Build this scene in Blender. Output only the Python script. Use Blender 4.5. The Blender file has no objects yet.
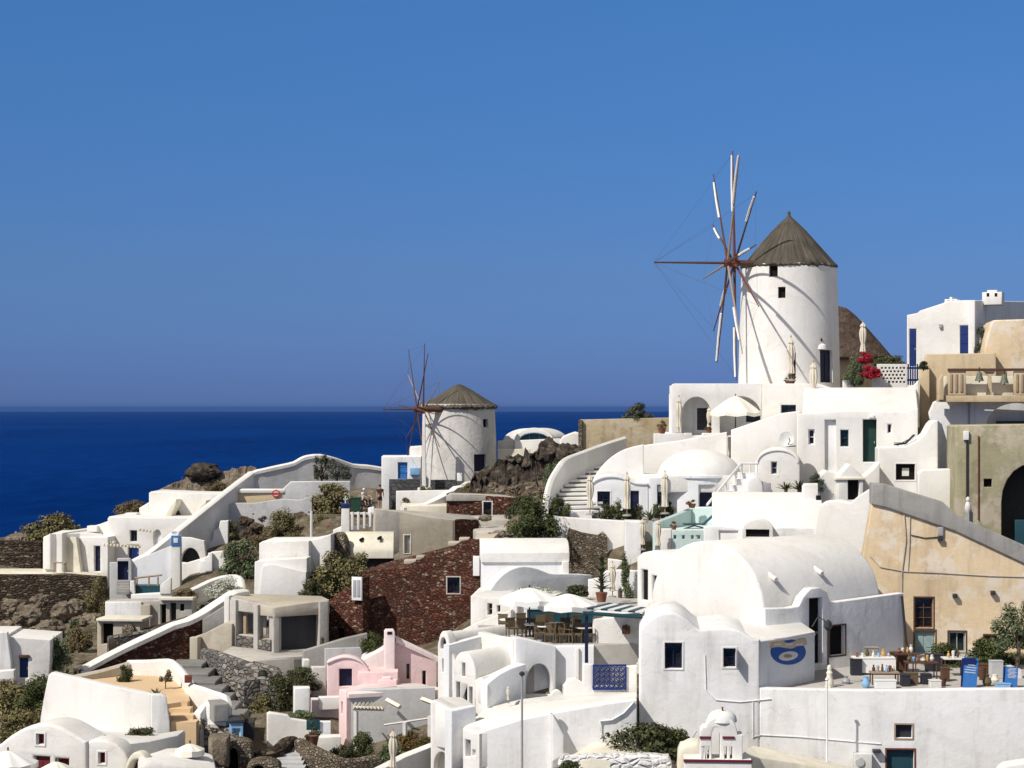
import bpy, bmesh, math, random
from mathutils import Vector, Matrix, noise
sc = bpy.context.scene
C = sc.collection
R = math.radians
random.seed(7)

# ------------------------------------------------------------------ camera, sky, sun, exposure
F, HY = 1900.0, 408.0                      # focal length in pixels, row of the sea horizon
cd = bpy.data.cameras.new('camera'); cam = bpy.data.objects.new('camera', cd); C.objects.link(cam)
cd.sensor_width = 36; cd.lens = F / 1024 * 36; cd.shift_y = (HY - 384) / 1024
cd.clip_start = 1; cd.clip_end = 300000
cam.location = (0, 0, 0); cam.rotation_euler = (R(90), 0, 0)
sc.camera = cam
HAZE = 2.0e-5
SUN_EL, SUN_OFF = 46.0, 50.0               # elevation, degrees to the left of the direction back to the camera
to_sun = Vector((-math.sin(R(SUN_OFF)) * math.cos(R(SUN_EL)), -math.cos(R(SUN_OFF)) * math.cos(R(SUN_EL)), math.sin(R(SUN_EL))))
sd = bpy.data.lights.new('sun', 'SUN'); sd.energy = 3.9; sd.angle = R(0.5); sd.color = (1.0, 0.955, 0.885)
sun = bpy.data.objects.new('sun', sd); C.objects.link(sun)
sun.rotation_euler = (-to_sun).to_track_quat('-Z', 'Y').to_euler(); sun.location = to_sun * 300
w = bpy.data.worlds.new('World'); sc.world = w; w.use_nodes = True
nt = w.node_tree; nt.nodes.clear()
out = nt.nodes.new('ShaderNodeOutputWorld'); bg = nt.nodes.new('ShaderNodeBackground')
sky = nt.nodes.new('ShaderNodeTexSky'); sky.sky_type = 'NISHITA'; sky.sun_disc = False
sky.sun_elevation = R(SUN_EL); sky.sun_rotation = math.atan2(to_sun.x, to_sun.y)
sky.altitude = 100; sky.air_density = 1.0; sky.dust_density = 0.25; sky.ozone_density = 2.2
tc = nt.nodes.new('ShaderNodeTexCoord'); sep = nt.nodes.new('ShaderNodeSeparateXYZ')
nt.links.new(tc.outputs['Generated'], sep.inputs[0])
rmp = nt.nodes.new('ShaderNodeValToRGB')   # low stops: the dry, deep blue air of the day: less white towards the horizon
nt.links.new(sep.outputs['Z'], rmp.inputs[0])
SKYR = [(0.0, (.108, .200, .62)), (0.015, (.110, .200, .59)), (0.07, (.158, .262, .535)), (0.21, (.195, .395, .655)), (0.40, (1.8, 1.1, .62)), (1.0, (1.85, 1.1, .60))]  # upper stops, out of view, warmed and brightened to fill the shade
cr = rmp.color_ramp
for i, (p, c) in enumerate(SKYR):
    e = cr.elements[i] if i < 2 else cr.elements.new(p)
    e.position = p; e.color = (*c, 1)
mul = nt.nodes.new('ShaderNodeMix'); mul.data_type = 'RGBA'; mul.blend_type = 'MULTIPLY'; mul.inputs[0].default_value = 1
nt.links.new(sky.outputs[0], mul.inputs[6]); nt.links.new(rmp.outputs[0], mul.inputs[7])
nt.links.new(mul.outputs[2], bg.inputs[0]); bg.inputs[1].default_value = 0.125
nt.links.new(bg.outputs[0], out.inputs[0])
sc.view_settings.view_transform = 'Standard'; sc.view_settings.look = 'None'
sc.view_settings.exposure = 0.14; sc.view_settings.gamma = 1
sc.cycles.max_bounces = 6; sc.cycles.diffuse_bounces = 4

# ------------------------------------------------------------------ materials
MATS = {}
def nmat(name, rough=.9, spec=.2):
    m = bpy.data.materials.new(name); m.use_nodes = True
    b = m.node_tree.nodes['Principled BSDF']
    b.inputs['Roughness'].default_value = rough; b.inputs['Specular IOR Level'].default_value = spec
    MATS[name] = m
    return m, m.node_tree, b
def node(t, k, **kw):
    n = t.nodes.new(k)
    for a, v in kw.items(): setattr(n, a, v)
    return n
def coords(t, scale=(1, 1, 1)):
    g = node(t, 'ShaderNodeNewGeometry'); mp = node(t, 'ShaderNodeMapping')
    mp.inputs['Scale'].default_value = scale
    t.links.new(g.outputs['Position'], mp.inputs['Vector'])
    return mp.outputs[0]
def noi(t, vec, scale, detail=4, rough=.55):
    n = node(t, 'ShaderNodeTexNoise'); n.inputs['Scale'].default_value = scale
    n.inputs['Detail'].default_value = detail; n.inputs['Roughness'].default_value = rough
    t.links.new(vec, n.inputs['Vector'])
    return n.outputs['Fac']
def ramp(t, fac, stops):
    r = node(t, 'ShaderNodeValToRGB'); e = r.color_ramp
    for i, (p, c) in enumerate(stops):
        q = e.elements[i] if i < 2 else e.elements.new(p)
        q.position = p; q.color = (*c, 1) if len(c) == 3 else c
    t.links.new(fac, r.inputs[0])
    return r.outputs[0]
def mix(t, fac, a, b, mode='MIX'):
    n = node(t, 'ShaderNodeMix'); n.data_type = 'RGBA'; n.blend_type = mode
    for s, v in ((0, fac), (6, a), (7, b)):
        if hasattr(v, 'links'): t.links.new(v, n.inputs[s])
        elif s == 0: n.inputs[0].default_value = v
        else: n.inputs[s].default_value = (*v, 1)
    return n.outputs[2]
def bump(t, b, h, strength, dist):
    n = node(t, 'ShaderNodeBump'); n.inputs['Strength'].default_value = strength; n.inputs['Distance'].default_value = dist
    t.links.new(h, n.inputs['Height']); t.links.new(n.outputs[0], b.inputs['Normal'])
def plaster(name, col, dirt, amt=.5, streak=.35, pale=None, bstr=.35):
    m, t, b = nmat(name, .92, .15)
    v = coords(t); vs = coords(t, (1.3, 1.3, .16))
    n1 = noi(t, v, .42, 6, .62); n2 = noi(t, vs, 1.5, 5, .6); n3 = noi(t, v, 3.5, 5, .6)
    f1 = ramp(t, n1, [(.44, (0, 0, 0)), (.70, (amt,) * 3)])
    f2 = ramp(t, n2, [(.50, (0, 0, 0)), (.72, (streak,) * 3)])
    c = mix(t, f1, col, dirt)
    c = mix(t, f2, c, tuple(x * .86 for x in dirt))
    n5 = noi(t, v, .55, 3, .5)               # repainted patches with an edge, brush marks, a few hairline cracks
    c = mix(t, ramp(t, n5, [(.535, (0, 0, 0)), (.55, (.5,) * 3)]), c, tuple(min(.84, x * 1.05) for x in col))
    n6 = noi(t, coords(t, (2.2, 2.2, 9)), 1.6, 4, .65)
    c = mix(t, ramp(t, n6, [(.50, (0, 0, 0)), (.74, (amt * .4,) * 3)]), c, dirt)
    vc = node(t, 'ShaderNodeTexVoronoi', feature='DISTANCE_TO_EDGE'); vc.inputs['Scale'].default_value = .42
    wv = node(t, 'ShaderNodeTexNoise'); wv.inputs['Scale'].default_value = 1.1; wv.inputs['Detail'].default_value = 5; t.links.new(v, wv.inputs['Vector'])
    av = node(t, 'ShaderNodeVectorMath', operation='MULTIPLY_ADD'); av.inputs[1].default_value = (1.3,) * 3
    t.links.new(wv.outputs['Color'], av.inputs[0]); t.links.new(v, av.inputs[2]); t.links.new(av.outputs[0], vc.inputs['Vector'])
    crk = mix(t, 1.0, ramp(t, vc.outputs[0], [(.004, (.26,) * 3), (.012, (0, 0, 0))]), ramp(t, n1, [(.48, (0, 0, 0)), (.58, (1, 1, 1))]), 'MULTIPLY')
    c = mix(t, crk, c, tuple(x * .6 for x in dirt))
    if pale:
        n4 = noi(t, v, .8, 7, .68)
        c = mix(t, ramp(t, n4, [(.50, (0, 0, 0)), (.60, (.8,) * 3)]), c, pale)
    t.links.new(c, b.inputs['Base Color'])
    bump(t, b, mix(t, .5, noi(t, v, .9, 3, .5), n3), bstr, .10)
    return m
plaster('white', (.765, .752, .72), (.68, .65, .58), .6, .3)
plaster('whitewash', (.84, .835, .82), (.57, .56, .53), .5, .5)
plaster('oldwhite', (.66, .64, .60), (.46, .44, .39), .7, .6, bstr=.7)
plaster('bluewhite', (.77, .78, .79), (.63, .64, .66), .5, .4)
plaster('cream', (.76, .72, .60), (.58, .52, .40), .7, .4)
plaster('beige', (.52, .47, .38), (.40, .35, .27), .8, .5)
plaster('ochre', (.70, .56, .37), (.52, .39, .25), .85, .7, pale=(.72, .645, .54))
plaster('ochrepale', (.62, .50, .33), (.46, .35, .21), .8, .5)
plaster('ochrefloor', (.68, .50, .31), (.62, .43, .24), .6, 0)
plaster('pink', (.80, .61, .605), (.70, .51, .50), .6, .35)
plaster('palepink', (.80, .70, .69), (.70, .58, .57), .5, .3)
plaster('green', (.40, .37, .235), (.27, .25, .155), .9, .7, pale=(.52, .45, .36))
plaster('concrete', (.34, .33, .31), (.22, .215, .20), .9, .6)
plaster('grey_and_shade', (.55, .55, .55), (.42, .42, .42), .8, .5)  # grey masonry, and shade coloured into some walls
plaster('warmgrey', (.50, .475, .43), (.36, .335, .30), .9, .6)
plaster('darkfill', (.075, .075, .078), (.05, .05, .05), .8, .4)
plaster('teal', (.58, .70, .68), (.44, .56, .54), .5, .3)
plaster('path_and_riser_shade', (.24, .235, .225), (.15, .145, .135), .9, 0)  # path slabs; on the stair risers the dark grey stands in for shade
plaster('paving', (.46, .44, .41), (.32, .30, .28), .8, 0)
def stone(name, cols, mortar, scale=3.2, mw=.07, zs=1.5, bstr=1.0):
    m, t, b = nmat(name, .95, .1)
    v = coords(t, (1, 1, zs))
    wob = node(t, 'ShaderNodeTexNoise'); wob.inputs['Scale'].default_value = 1.7; t.links.new(v, wob.inputs['Vector'])
    add = node(t, 'ShaderNodeVectorMath', operation='MULTIPLY_ADD'); add.inputs[1].default_value = (.35,) * 3
    t.links.new(wob.outputs['Color'], add.inputs[0]); t.links.new(v, add.inputs[2])
    vo = node(t, 'ShaderNodeTexVoronoi'); vo.inputs['Scale'].default_value = scale; t.links.new(add.outputs[0], vo.inputs['Vector'])
    ve = node(t, 'ShaderNodeTexVoronoi', feature='DISTANCE_TO_EDGE'); ve.inputs['Scale'].default_value = scale; t.links.new(add.outputs[0], ve.inputs['Vector'])
    sp = node(t, 'ShaderNodeSeparateColor'); t.links.new(vo.outputs['Color'], sp.inputs[0])
    n = len(cols)
    c = ramp(t, sp.outputs[0], [(i / (n - 1), cc) for i, cc in enumerate(cols)])
    big = noi(t, coords(t), .35, 5, .6)
    c = mix(t, ramp(t, big, [(.40, (0, 0, 0)), (.68, (.55,) * 3)]), c, tuple(x * .8 for x in mortar))
    c = mix(t, ramp(t, ve.outputs[0], [(mw * .3, (1, 1, 1)), (mw * 1.3, (0, 0, 0))]), c, mortar)
    t.links.new(c, b.inputs['Base Color'])
    h = ramp(t, ve.outputs[0], [(0, (0, 0, 0)), (mw * 3, (1, 1, 1))])
    bump(t, b, mix(t, .35, h, noi(t, v, 6, 4, .6)), bstr, .12)
    return m
stone('redstone', [(.07, .027, .018), (.16, .05, .033), (.11, .04, .03), (.25, .115, .075), (.08, .042, .035), (.46, .34, .25)], (.07, .04, .03), 4.4, .06, zs=1.8)
stone('darkstone', [(.05, .036, .026), (.13, .098, .068), (.07, .052, .038), (.30, .235, .165), (.09, .066, .048), (.04, .03, .024)], (.028, .022, .017), 2.5, .09, zs=2.4)
stone('greystone', [(.10, .097, .093), (.27, .25, .225), (.17, .155, .145), (.42, .385, .34), (.09, .083, .08)], (.10, .093, .085), 2.6, .06)
stone('tanstone', [(.20, .16, .11), (.34, .28, .20), (.12, .095, .07), (.46, .39, .30), (.07, .058, .05)], (.10, .08, .06), 5.5, .07)
plaster('ochrestone', (.45, .37, .24), (.28, .22, .13), .9, .7, pale=(.50, .44, .33), bstr=.8)
stone('whitestone', [(.60, .59, .57), (.74, .73, .71), (.5, .49, .48)], (.82, .82, .80), 2.4, .09)
stone('basalt', [(.06, .06, .062), (.11, .11, .115), (.08, .08, .083)], (.10, .10, .10), 2.2, .03)
def plain(name, col, rough=.6, spec=.3, var=.25, scale=5):
    m, t, b = nmat(name, rough, spec)
    v = coords(t)
    c = mix(t, noi(t, v, scale, 4), tuple(x * (1 - var) for x in col), tuple(min(1, x * (1 + var)) for x in col))
    t.links.new(c, b.inputs['Base Color'])
    return m
plain('glass', (.012, .013, .016), .15, .5)
plain('dark', (.012, .011, .010), .8, .1)
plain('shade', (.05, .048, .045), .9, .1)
plain('blue', (.010, .028, .14), .5)
plain('navy', (.010, .013, .045), .5)
plain('skyblue', (.04, .17, .46), .5)
plain('signblue', (.015, .085, .36), .6)
plain('paleblue', (.25, .45, .68), .5)
plain('petrol', (.016, .06, .08), .5)
plain('doorgreen', (.012, .045, .035), .5)
plain('doorteal', (.26, .36, .36), .7)
plain('wood', (.10, .05, .03), .8)
plain('redwood', (.16, .045, .03), .7)
plain('palewood', (.36, .27, .19), .8)
plain('whitepaint', (.80, .80, .79), .5, .3, .06)
plain('metal', (.35, .35, .36), .4, .5)
plain('darkmetal', (.04, .04, .045), .5)
plain('bronze', (.13, .15, .10), .5)
plain('cloth', (.66, .60, .49), .95, .1, .1, 2)
plain('whitecloth', (.82, .81, .78), .95, .1, .05, 2)
plain('paleyellow', (.80, .78, .68), .95, .1, .06, 2)
plain('terracotta', (.22, .09, .055), .85)
plain('wicker', (.13, .095, .055), .9)
plain('skin', (.45, .26, .18), .7)
plain('whiteshirt', (.75, .75, .74), .9)
plain('darkcloth', (.03, .03, .04), .9)
plain('hair', (.02, .015, .012), .7)
plain('maroon', (.14, .018, .022), .7)
plain('binGreen', (.02, .06, .035), .5)
plain('signred', (.55, .04, .035), .6)
plain('orangepaint', (.62, .36, .12), .7)
plain('acwhite', (.66, .66, .63), .5)
plain('marble', (.70, .68, .64), .6)
def leaf(name, cols, trans=.0):
    m, t, b = nmat(name, .8, .2)
    g = node(t, 'ShaderNodeNewGeometry')
    c = ramp(t, g.outputs['Random Per Island'], [(i / (len(cols) - 1), cc) for i, cc in enumerate(cols)])
    c = mix(t, ramp(t, noi(t, coords(t), .9, 3), [(.35, (0, 0, 0)), (.65, (.5,) * 3)]), c, cols[0])
    t.links.new(c, b.inputs['Base Color'])
    return m
leaf('olive', [(.08, .076, .03), (.145, .13, .055), (.22, .19, .085), (.31, .26, .13)])
leaf('dryscrub', [(.08, .065, .03), (.14, .11, .05), (.20, .16, .08), (.27, .21, .12)])
leaf('leafgreen', [(.03, .042, .014), (.06, .078, .024), (.10, .118, .04), (.15, .155, .065)])
leaf('darkgreen', [(.026, .032, .014), (.055, .064, .025), (.09, .096, .04), (.135, .135, .062)])
leaf('palegreen', [(.06, .09, .04), (.11, .14, .07), (.17, .20, .10), (.24, .25, .15)])
leaf('greygreen', [(.05, .06, .04), (.09, .10, .07), (.14, .15, .11)])
leaf('redflower', [(.25, .01, .02), (.45, .02, .04), (.55, .05, .09)])
leaf('orangeflower', [(.05, .07, .02), (.17, .09, .03), (.10, .09, .03), (.26, .10, .03)])
leaf('whiteflower', [(.6, .6, .55), (.3, .34, .2), (.7, .7, .66)])
plain('bark', (.10, .075, .055), .9)
def soil(name, cols, s=.5):
    m, t, b = nmat(name, .95, .1)
    v = coords(t)
    c = ramp(t, noi(t, v, s, 9, .68), [(.28 + .44 * i / (len(cols) - 1), cc) for i, cc in enumerate(cols)])
    vo = node(t, 'ShaderNodeTexVoronoi'); vo.inputs['Scale'].default_value = 1.6; t.links.new(v, vo.inputs['Vector'])
    c = mix(t, ramp(t, vo.outputs['Distance'], [(.15, (.5,) * 3), (.4, (0, 0, 0))]), c, tuple(x * 1.25 for x in cols[-1]))
    t.links.new(c, b.inputs['Base Color'])
    bump(t, b, noi(t, v, 1.8, 8, .68), 1.0, .5)
soil('soil', [(.06, .05, .032), (.14, .115, .075), (.22, .185, .135), (.31, .27, .20)])
soil('rock', [(.09, .07, .05), (.19, .15, .11), (.28, .235, .175), (.38, .33, .26)], .9)
soil('darkrock', [(.012, .010, .009), (.04, .033, .027), (.09, .073, .058), (.20, .165, .13)], 1.1)
soil('brownrock', [(.03, .022, .016), (.085, .06, .042), (.16, .12, .085), (.24, .19, .14)], .6)
soil('capbrown', [(.045, .032, .025), (.085, .06, .046), (.13, .095, .075), (.16, .12, .095)], 1.2)
# thatch: long strands running down the cone
def thatch(name, cols):
    m, t, b = nmat(name, .95, .1)
    tcn = node(t, 'ShaderNodeUVMap'); mp = node(t, 'ShaderNodeMapping'); mp.inputs['Scale'].default_value = (70, 2.2, 1)
    t.links.new(tcn.outputs[0], mp.inputs[0])
    n = noi(t, mp.outputs[0], 1, 5, .7); n2 = noi(t, coords(t), .6, 4)
    c = ramp(t, n, [(.3 + .4 * i / (len(cols) - 1), cc) for i, cc in enumerate(cols)])
    c = mix(t, ramp(t, n2, [(.4, (0, 0, 0)), (.65, (.6,) * 3)]), c, cols[0])
    t.links.new(c, b.inputs['Base Color']); bump(t, b, n, .9, .12)
thatch('thatch', [(.06, .051, .04), (.115, .10, .08), (.18, .16, .13)])
thatch('brownthatch', [(.05, .034, .027), (.09, .062, .048), (.13, .095, .075)])
# sea
m, t, b = nmat('sea', .5, .0)
v2 = coords(t, (.0012, .0004, 1))
sw = mix(t, .5, noi(t, v2, 1.0, 5), noi(t, coords(t, (.03, .006, 1)), 1.0, 6, .65))
c = mix(t, ramp(t, sw, [(.38, (0, 0, 0)), (.62, (1, 1, 1))]), (.0008, .0175, .105), (.0020, .032, .17))
t.links.new(c, b.inputs['Base Color'])
bump(t, b, noi(t, coords(t, (.05, .018, 1)), 1.0, 6, .6), .35, 4.0)

# ------------------------------------------------------------------ helpers
def P(px, py, D): return Vector(((px - 512) * D / F, D, (HY - py) * D / F))
def ZA(py, D): return (HY - py) * D / F
USED = set()
def tag(o, label, cat, group=None, kind=None):
    if label: o['label'] = label
    if cat: o['category'] = cat
    if group: o['group'] = group
    if kind: o['kind'] = kind
    return o
def empty(name, loc):
    o = bpy.data.objects.new(name, None); C.objects.link(o); o.location = loc; o.empty_display_size = .3
    return o
def finish(me, mat, smooth=35):
    me.materials.clear(); me.materials.append(MATS[mat])
    if smooth:
        for p in me.polygons: p.use_smooth = True
        me.set_sharp_from_angle(angle=R(smooth))
def link(name, me, mat, parent=None, root=None, loc=None, smooth=35, label=None):
    """world-space mesh -> object. parent: direct parent, root: the top-level thing (for its location)"""
    finish(me, mat, smooth)
    base = Vector(loc) if loc is not None else (root.location if root is not None else Vector((0, 0, 0)))
    me.transform(Matrix.Translation(-Vector(base)))
    o = bpy.data.objects.new(name, me); C.objects.link(o)
    if parent is not None: o.parent = parent
    elif loc is not None: o.location = loc
    if label: o['label'] = label
    return o
def bm2me(bm, name='m', weld=True):
    if weld: bmesh.ops.remove_doubles(bm, verts=bm.verts, dist=.0005)
    bmesh.ops.recalc_face_normals(bm, faces=bm.faces)
    me = bpy.data.meshes.new(name); bm.to_mesh(me); bm.free()
    return me
def area2(p): return sum(p[i][0] * p[(i + 1) % len(p)][1] - p[(i + 1) % len(p)][0] * p[i][1] for i in range(len(p)))
def curve_mesh(outer, holes, half, bevel, res=2):
    cu = bpy.data.curves.new('c', 'CURVE'); cu.dimensions = '2D'; cu.fill_mode = 'BOTH'
    cu.extrude = max(half - bevel, .001); cu.bevel_depth = bevel; cu.bevel_resolution = res; cu.offset = -bevel
    for k, lp in enumerate([outer] + list(holes)):
        lp = list(lp)
        if (area2(lp) > 0) != (k == 0): lp.reverse()
        s = cu.splines.new('POLY'); s.points.add(len(lp) - 1); s.use_cyclic_u = True
        for q, (a, b_) in zip(s.points, lp): q.co = (a, b_, 0, 1)
    ob = bpy.data.objects.new('c', cu)
    me = bpy.data.meshes.new_from_object(ob)
    bpy.data.objects.remove(ob); bpy.data.curves.remove(cu)
    bm = bmesh.new(); bm.from_mesh(me); bpy.data.meshes.remove(me)
    return bm2me(bm)
def arch(x0, y0, x1, top, y1=None, n=14):
    """outline of an arch from (x0,y0) over the crest to (x1,y1)"""
    y1 = y0 if y1 is None else y1
    h = (y0 + y1) / 2 - top
    return [(x0 + (x1 - x0) * (1 - math.cos(math.pi * i / n)) / 2, y0 + (y1 - y0) * i / n - h * math.sin(math.pi * i / n)) for i in range(n + 1)]
def sm(pts, n=4):
    """Catmull-Rom through the points"""
    o = []
    for i in range(len(pts) - 1):
        p0 = pts[max(i - 1, 0)]; p1 = pts[i]; p2 = pts[i + 1]; p3 = pts[min(i + 2, len(pts) - 1)]
        for k in range(n):
            t_ = k / n
            o.append(tuple(.5 * (2 * b_ + (c_ - a) * t_ + (2 * a - 5 * b_ + 4 * c_ - d) * t_ ** 2 + (3 * b_ - a - 3 * c_ + d) * t_ ** 3) for a, b_, c_, d in zip(p0, p1, p2, p3)))
    o.append(tuple(pts[-1]))
    return o
def bm_box(bm, cx, cy, cz, sx, sy, sz, M=None):
    r = bmesh.ops.create_cube(bm, size=1)
    mt = Matrix.Translation((cx, cy, cz)) @ Matrix.Diagonal((sx, sy, sz, 1))
    if M is not None: mt = M @ mt
    bmesh.ops.transform(bm, matrix=mt, verts=r['verts'])
    return r['verts']
def bm_tube(bm, pts, r0, r1=None, seg=6):
    r1 = r0 if r1 is None else r1
    pts = [Vector(p) for p in pts]; rings = []
    n = len(pts)
    for i, p in enumerate(pts):
        d = (pts[min(i + 1, n - 1)] - pts[max(i - 1, 0)]).normalized()
        a = d.orthogonal().normalized() if abs(d.z) > .95 else d.cross(Vector((0, 0, 1))).normalized()
        b_ = d.cross(a); rr = r0 + (r1 - r0) * i / (n - 1)
        rings.append([bm.verts.new(p + (a * math.cos(2 * math.pi * k / seg) + b_ * math.sin(2 * math.pi * k / seg)) * rr) for k in range(seg)])
    for A, B in zip(rings, rings[1:]):
        for k in range(seg): bm.faces.new((A[k], A[(k + 1) % seg], B[(k + 1) % seg], B[k]))
    bm.faces.new(rings[0][::-1]); bm.faces.new(rings[-1])
def bm_lathe(bm, prof, c=(0, 0, 0), seg=32, flute=0, nf=8, sq=1.0):
    """prof: (radius, z) from bottom to top"""
    rings = []
    for r, z in prof:
        ring = []
        for k in range(seg):
            a = 2 * math.pi * k / seg; rr = r * (1 + flute * math.cos(nf * a))
            ring.append(bm.verts.new((c[0] + rr * math.cos(a), c[1] + rr * math.sin(a) * sq, c[2] + z)))
        rings.append(ring)
    for A, B in zip(rings, rings[1:]):
        for k in range(seg): bm.faces.new((A[k], A[(k + 1) % seg], B[(k + 1) % seg], B[k]))
    bm.faces.new(rings[0][::-1]); bm.faces.new(rings[-1])
def tube_me(pts, r0, r1=None, seg=6):
    bm = bmesh.new(); bm_tube(bm, pts, r0, r1, seg); return bm2me(bm)
def lathe_me(prof, c=(0, 0, 0), seg=32, **k):
    bm = bmesh.new(); bm_lathe(bm, prof, c, seg, **k); return bm2me(bm)

class T:
    """one top-level thing; works on a vertical plane through (px,py,D) turned by yaw (yaw>0 faces right)"""
    def __init__(s, name, label, cat, px, py, D, yaw=0, group=None):
        s.o = empty(name, P(px, py, D)); tag(s.o, label, cat, group); s.holes = []
        s.re(px, py, D, yaw)
    def re(s, px, py, D, yaw):
        s.p0 = P(px, py, D); a = R(yaw)
        s.U = Vector((math.cos(a), math.sin(a), 0)); s.V = Vector((-math.sin(a), math.cos(a), 0)); s.holes = []
        return s
    def hit(s, px, py, off=0):
        q = s.p0 + s.V * off; r = Vector(((px - 512) / F, 1, (HY - py) / F))
        k = q.dot(s.V) / r.dot(s.V); pt = r * k
        return ((pt - q).dot(s.U), pt.z)
    def W(s, u, z, d): 
        p = s.p0 + s.U * u + s.V * d; return Vector((p.x, p.y, z))
    def at(s, px, py, off=0):
        u, z = s.hit(px, py, off); return s.W(u, z, off)
    def plate(s, outer, holes, d0, d1, bevel):
        me = curve_mesh(outer, holes, (d1 - d0) / 2, min(bevel, (d1 - d0) * .45))
        U, V = s.U, s.V; b0 = s.p0 + V * ((d0 + d1) / 2)
        M = Matrix(((U.x, 0, -V.x, b0.x), (U.y, 0, -V.y, b0.y), (0, 1, 0, 0), (0, 0, 0, 1)))
        me.transform(M); return me
    def ext(s, name, pts, d0, d1, mat='white', bevel=.07, holes=True, parent=None, label=None):
        outer = [s.hit(x, y, d0) for x, y in pts]
        me = s.plate(outer, s.holes if holes else [], d0, d1, bevel)
        if holes: s.holes = []
        return link(name, me, mat, parent or s.o, s.o, label=label)
    def xv(s, name, x0, x1, prof, mat='white', bevel=.07, zb=None):
        """profile (d, py) extruded along the facade from px x0 to x1"""
        xm = (x0 + x1) / 2
        u0 = s.hit(x0, HY + 50)[0]; u1 = s.hit(x1, HY + 50)[0]
        pr = [(d, s.hit(xm, y, d)[1]) for d, y in prof]
        if zb is not None: pr = pr + [(pr[-1][0], zb), (pr[0][0], zb)]
        me = curve_mesh(pr, [], abs(u1 - u0) / 2, bevel)
        U, V = s.U, s.V; b0 = s.p0 + U * ((u0 + u1) / 2)
        M = Matrix(((V.x, 0, U.x, b0.x), (V.y, 0, U.y, b0.y), (0, 1, 0, 0), (0, 0, 0, 1)))
        me.transform(M)
        return link(name, me, mat, s.o, s.o)
    def rect(s, x0, y0, x1, y1, off=0):
        xm = (x0 + x1) / 2; ym = (y0 + y1) / 2
        return s.hit(x0, ym, off)[0], s.hit(xm, y1, off)[1], s.hit(x1, ym, off)[0], s.hit(xm, y0, off)[1]
    def bx(s, name, x0, y0, x1, y1, d0, d1, mat='white', bevel=.03, parent=None, label=None):
        a, z0, b_, z1 = s.rect(x0, y0, x1, y1, d0)
        me = s.plate([(a, z0), (b_, z0), (b_, z1), (a, z1)], [], d0, d1, min(bevel, abs(b_ - a) * .3, abs(z1 - z0) * .3))
        return link(name, me, mat, parent or s.o, s.o, label=label)
    def op(s, x0, y0, x1, y1, kind='win', col='navy', rec=.22, arched=0, nx=2, ny=2, fw=.07, glass='glass', surround=None, off=0, label=None, hole=True):
        """an opening through the wall, closed by a window or a door set back in it"""
        a, z0, b_, z1 = s.rect(x0, y0, x1, y1, off)
        if arched: lp = [(a, z0)] + arch(a, z1 - arched * (z1 - z0), b_, z1, n=10) + [(b_, z0)]
        else: lp = [(a, z0), (b_, z0), (b_, z1), (a, z1)]
        if hole: s.holes.append(lp)
        w_, h_ = b_ - a, z1 - z0
        cx, cz = (a + b_) / 2, (z0 + z1) / 2
        def inset(f): return [(cx + (x - cx) * (1 - 2 * f / w_), cz + (z - cz) * (1 - 2 * f / h_)) for x, z in lp]
        out_ = [(cx + (x - cx) * (1 + .06 / w_), cz + (z - cz) * (1 + .06 / h_)) for x, z in lp]
        if surround:
            so = [(cx + (x - cx) * (1 + .17 / w_), cz + (z - cz) * (1 + .17 / h_)) for x, z in lp]
            link('surround', s.plate(so, [[(cx + (x - cx) * (1 + .02 / w_), cz + (z - cz) * (1 + .02 / h_)) for x, z in lp]], off - .025, off + .02, .01), surround, s.o, s.o)
        if kind == 'win':
            fw = min(fw, w_ * .16)
            fm = s.plate(out_, [inset(fw)], off + rec, off + rec + .08, .012)
            bm = bmesh.new(); bm.from_mesh(fm)
            Mx = Matrix(((s.U.x, 0, s.V.x, s.p0.x), (s.U.y, 0, s.V.y, s.p0.y), (0, 1, 0, 0), (0, 0, 0, 1)))
            for i in range(1, nx): bm_box(bm, a + w_ * i / nx, cz, off + rec + .045, .045, h_ - fw, .05, Mx)
            for i in range(1, ny): bm_box(bm, cx, z0 + h_ * i / ny, off + rec + .052, w_ - fw, .045, .05, Mx)
            o = link('window', bm2me(bm, weld=False), col, s.o, s.o, label=label)
            link('pane', s.plate([(cx + (x - cx) * (1 + .1 / w_), cz + (z - cz) * (1 + .1 / h_)) for x, z in lp], [], off + rec + .09, off + rec + .12, .003), glass, o, s.o)
        elif kind == 'door':
            dm = s.plate(out_, [], off + rec, off + rec + .07, .012)
            bm = bmesh.new(); bm.from_mesh(dm)
            Mx = Matrix(((s.U.x, 0, s.V.x, s.p0.x), (s.U.y, 0, s.V.y, s.p0.y), (0, 1, 0, 0), (0, 0, 0, 1)))
            for i in range(nx):
                for j in range(ny):
                    bm_box(bm, a + w_ * (i + .5) / nx, z0 + h_ * (j + .5) / ny, off + rec - .003, w_ / nx * .72, h_ / ny * .78, .05, Mx)
            o = link('door', bm2me(bm, weld=False), col, s.o, s.o, label=label)
            bm = bmesh.new(); bm_box(bm, a + w_ * .86, z0 + h_ * .46, off + rec - .05, .05, .14, .06, Mx)
            link('handle', bm2me(bm), 'metal', o, s.o)
        elif kind == 'dark':                    # an open doorway: a plate in shade colours stands in for the room
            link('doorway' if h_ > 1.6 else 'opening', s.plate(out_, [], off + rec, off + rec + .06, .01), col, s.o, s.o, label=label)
        elif kind == 'niche':
            link('niche', s.plate(out_, [], off + rec, off + rec + .25, .02), col, s.o, s.o)
        return lp
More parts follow.
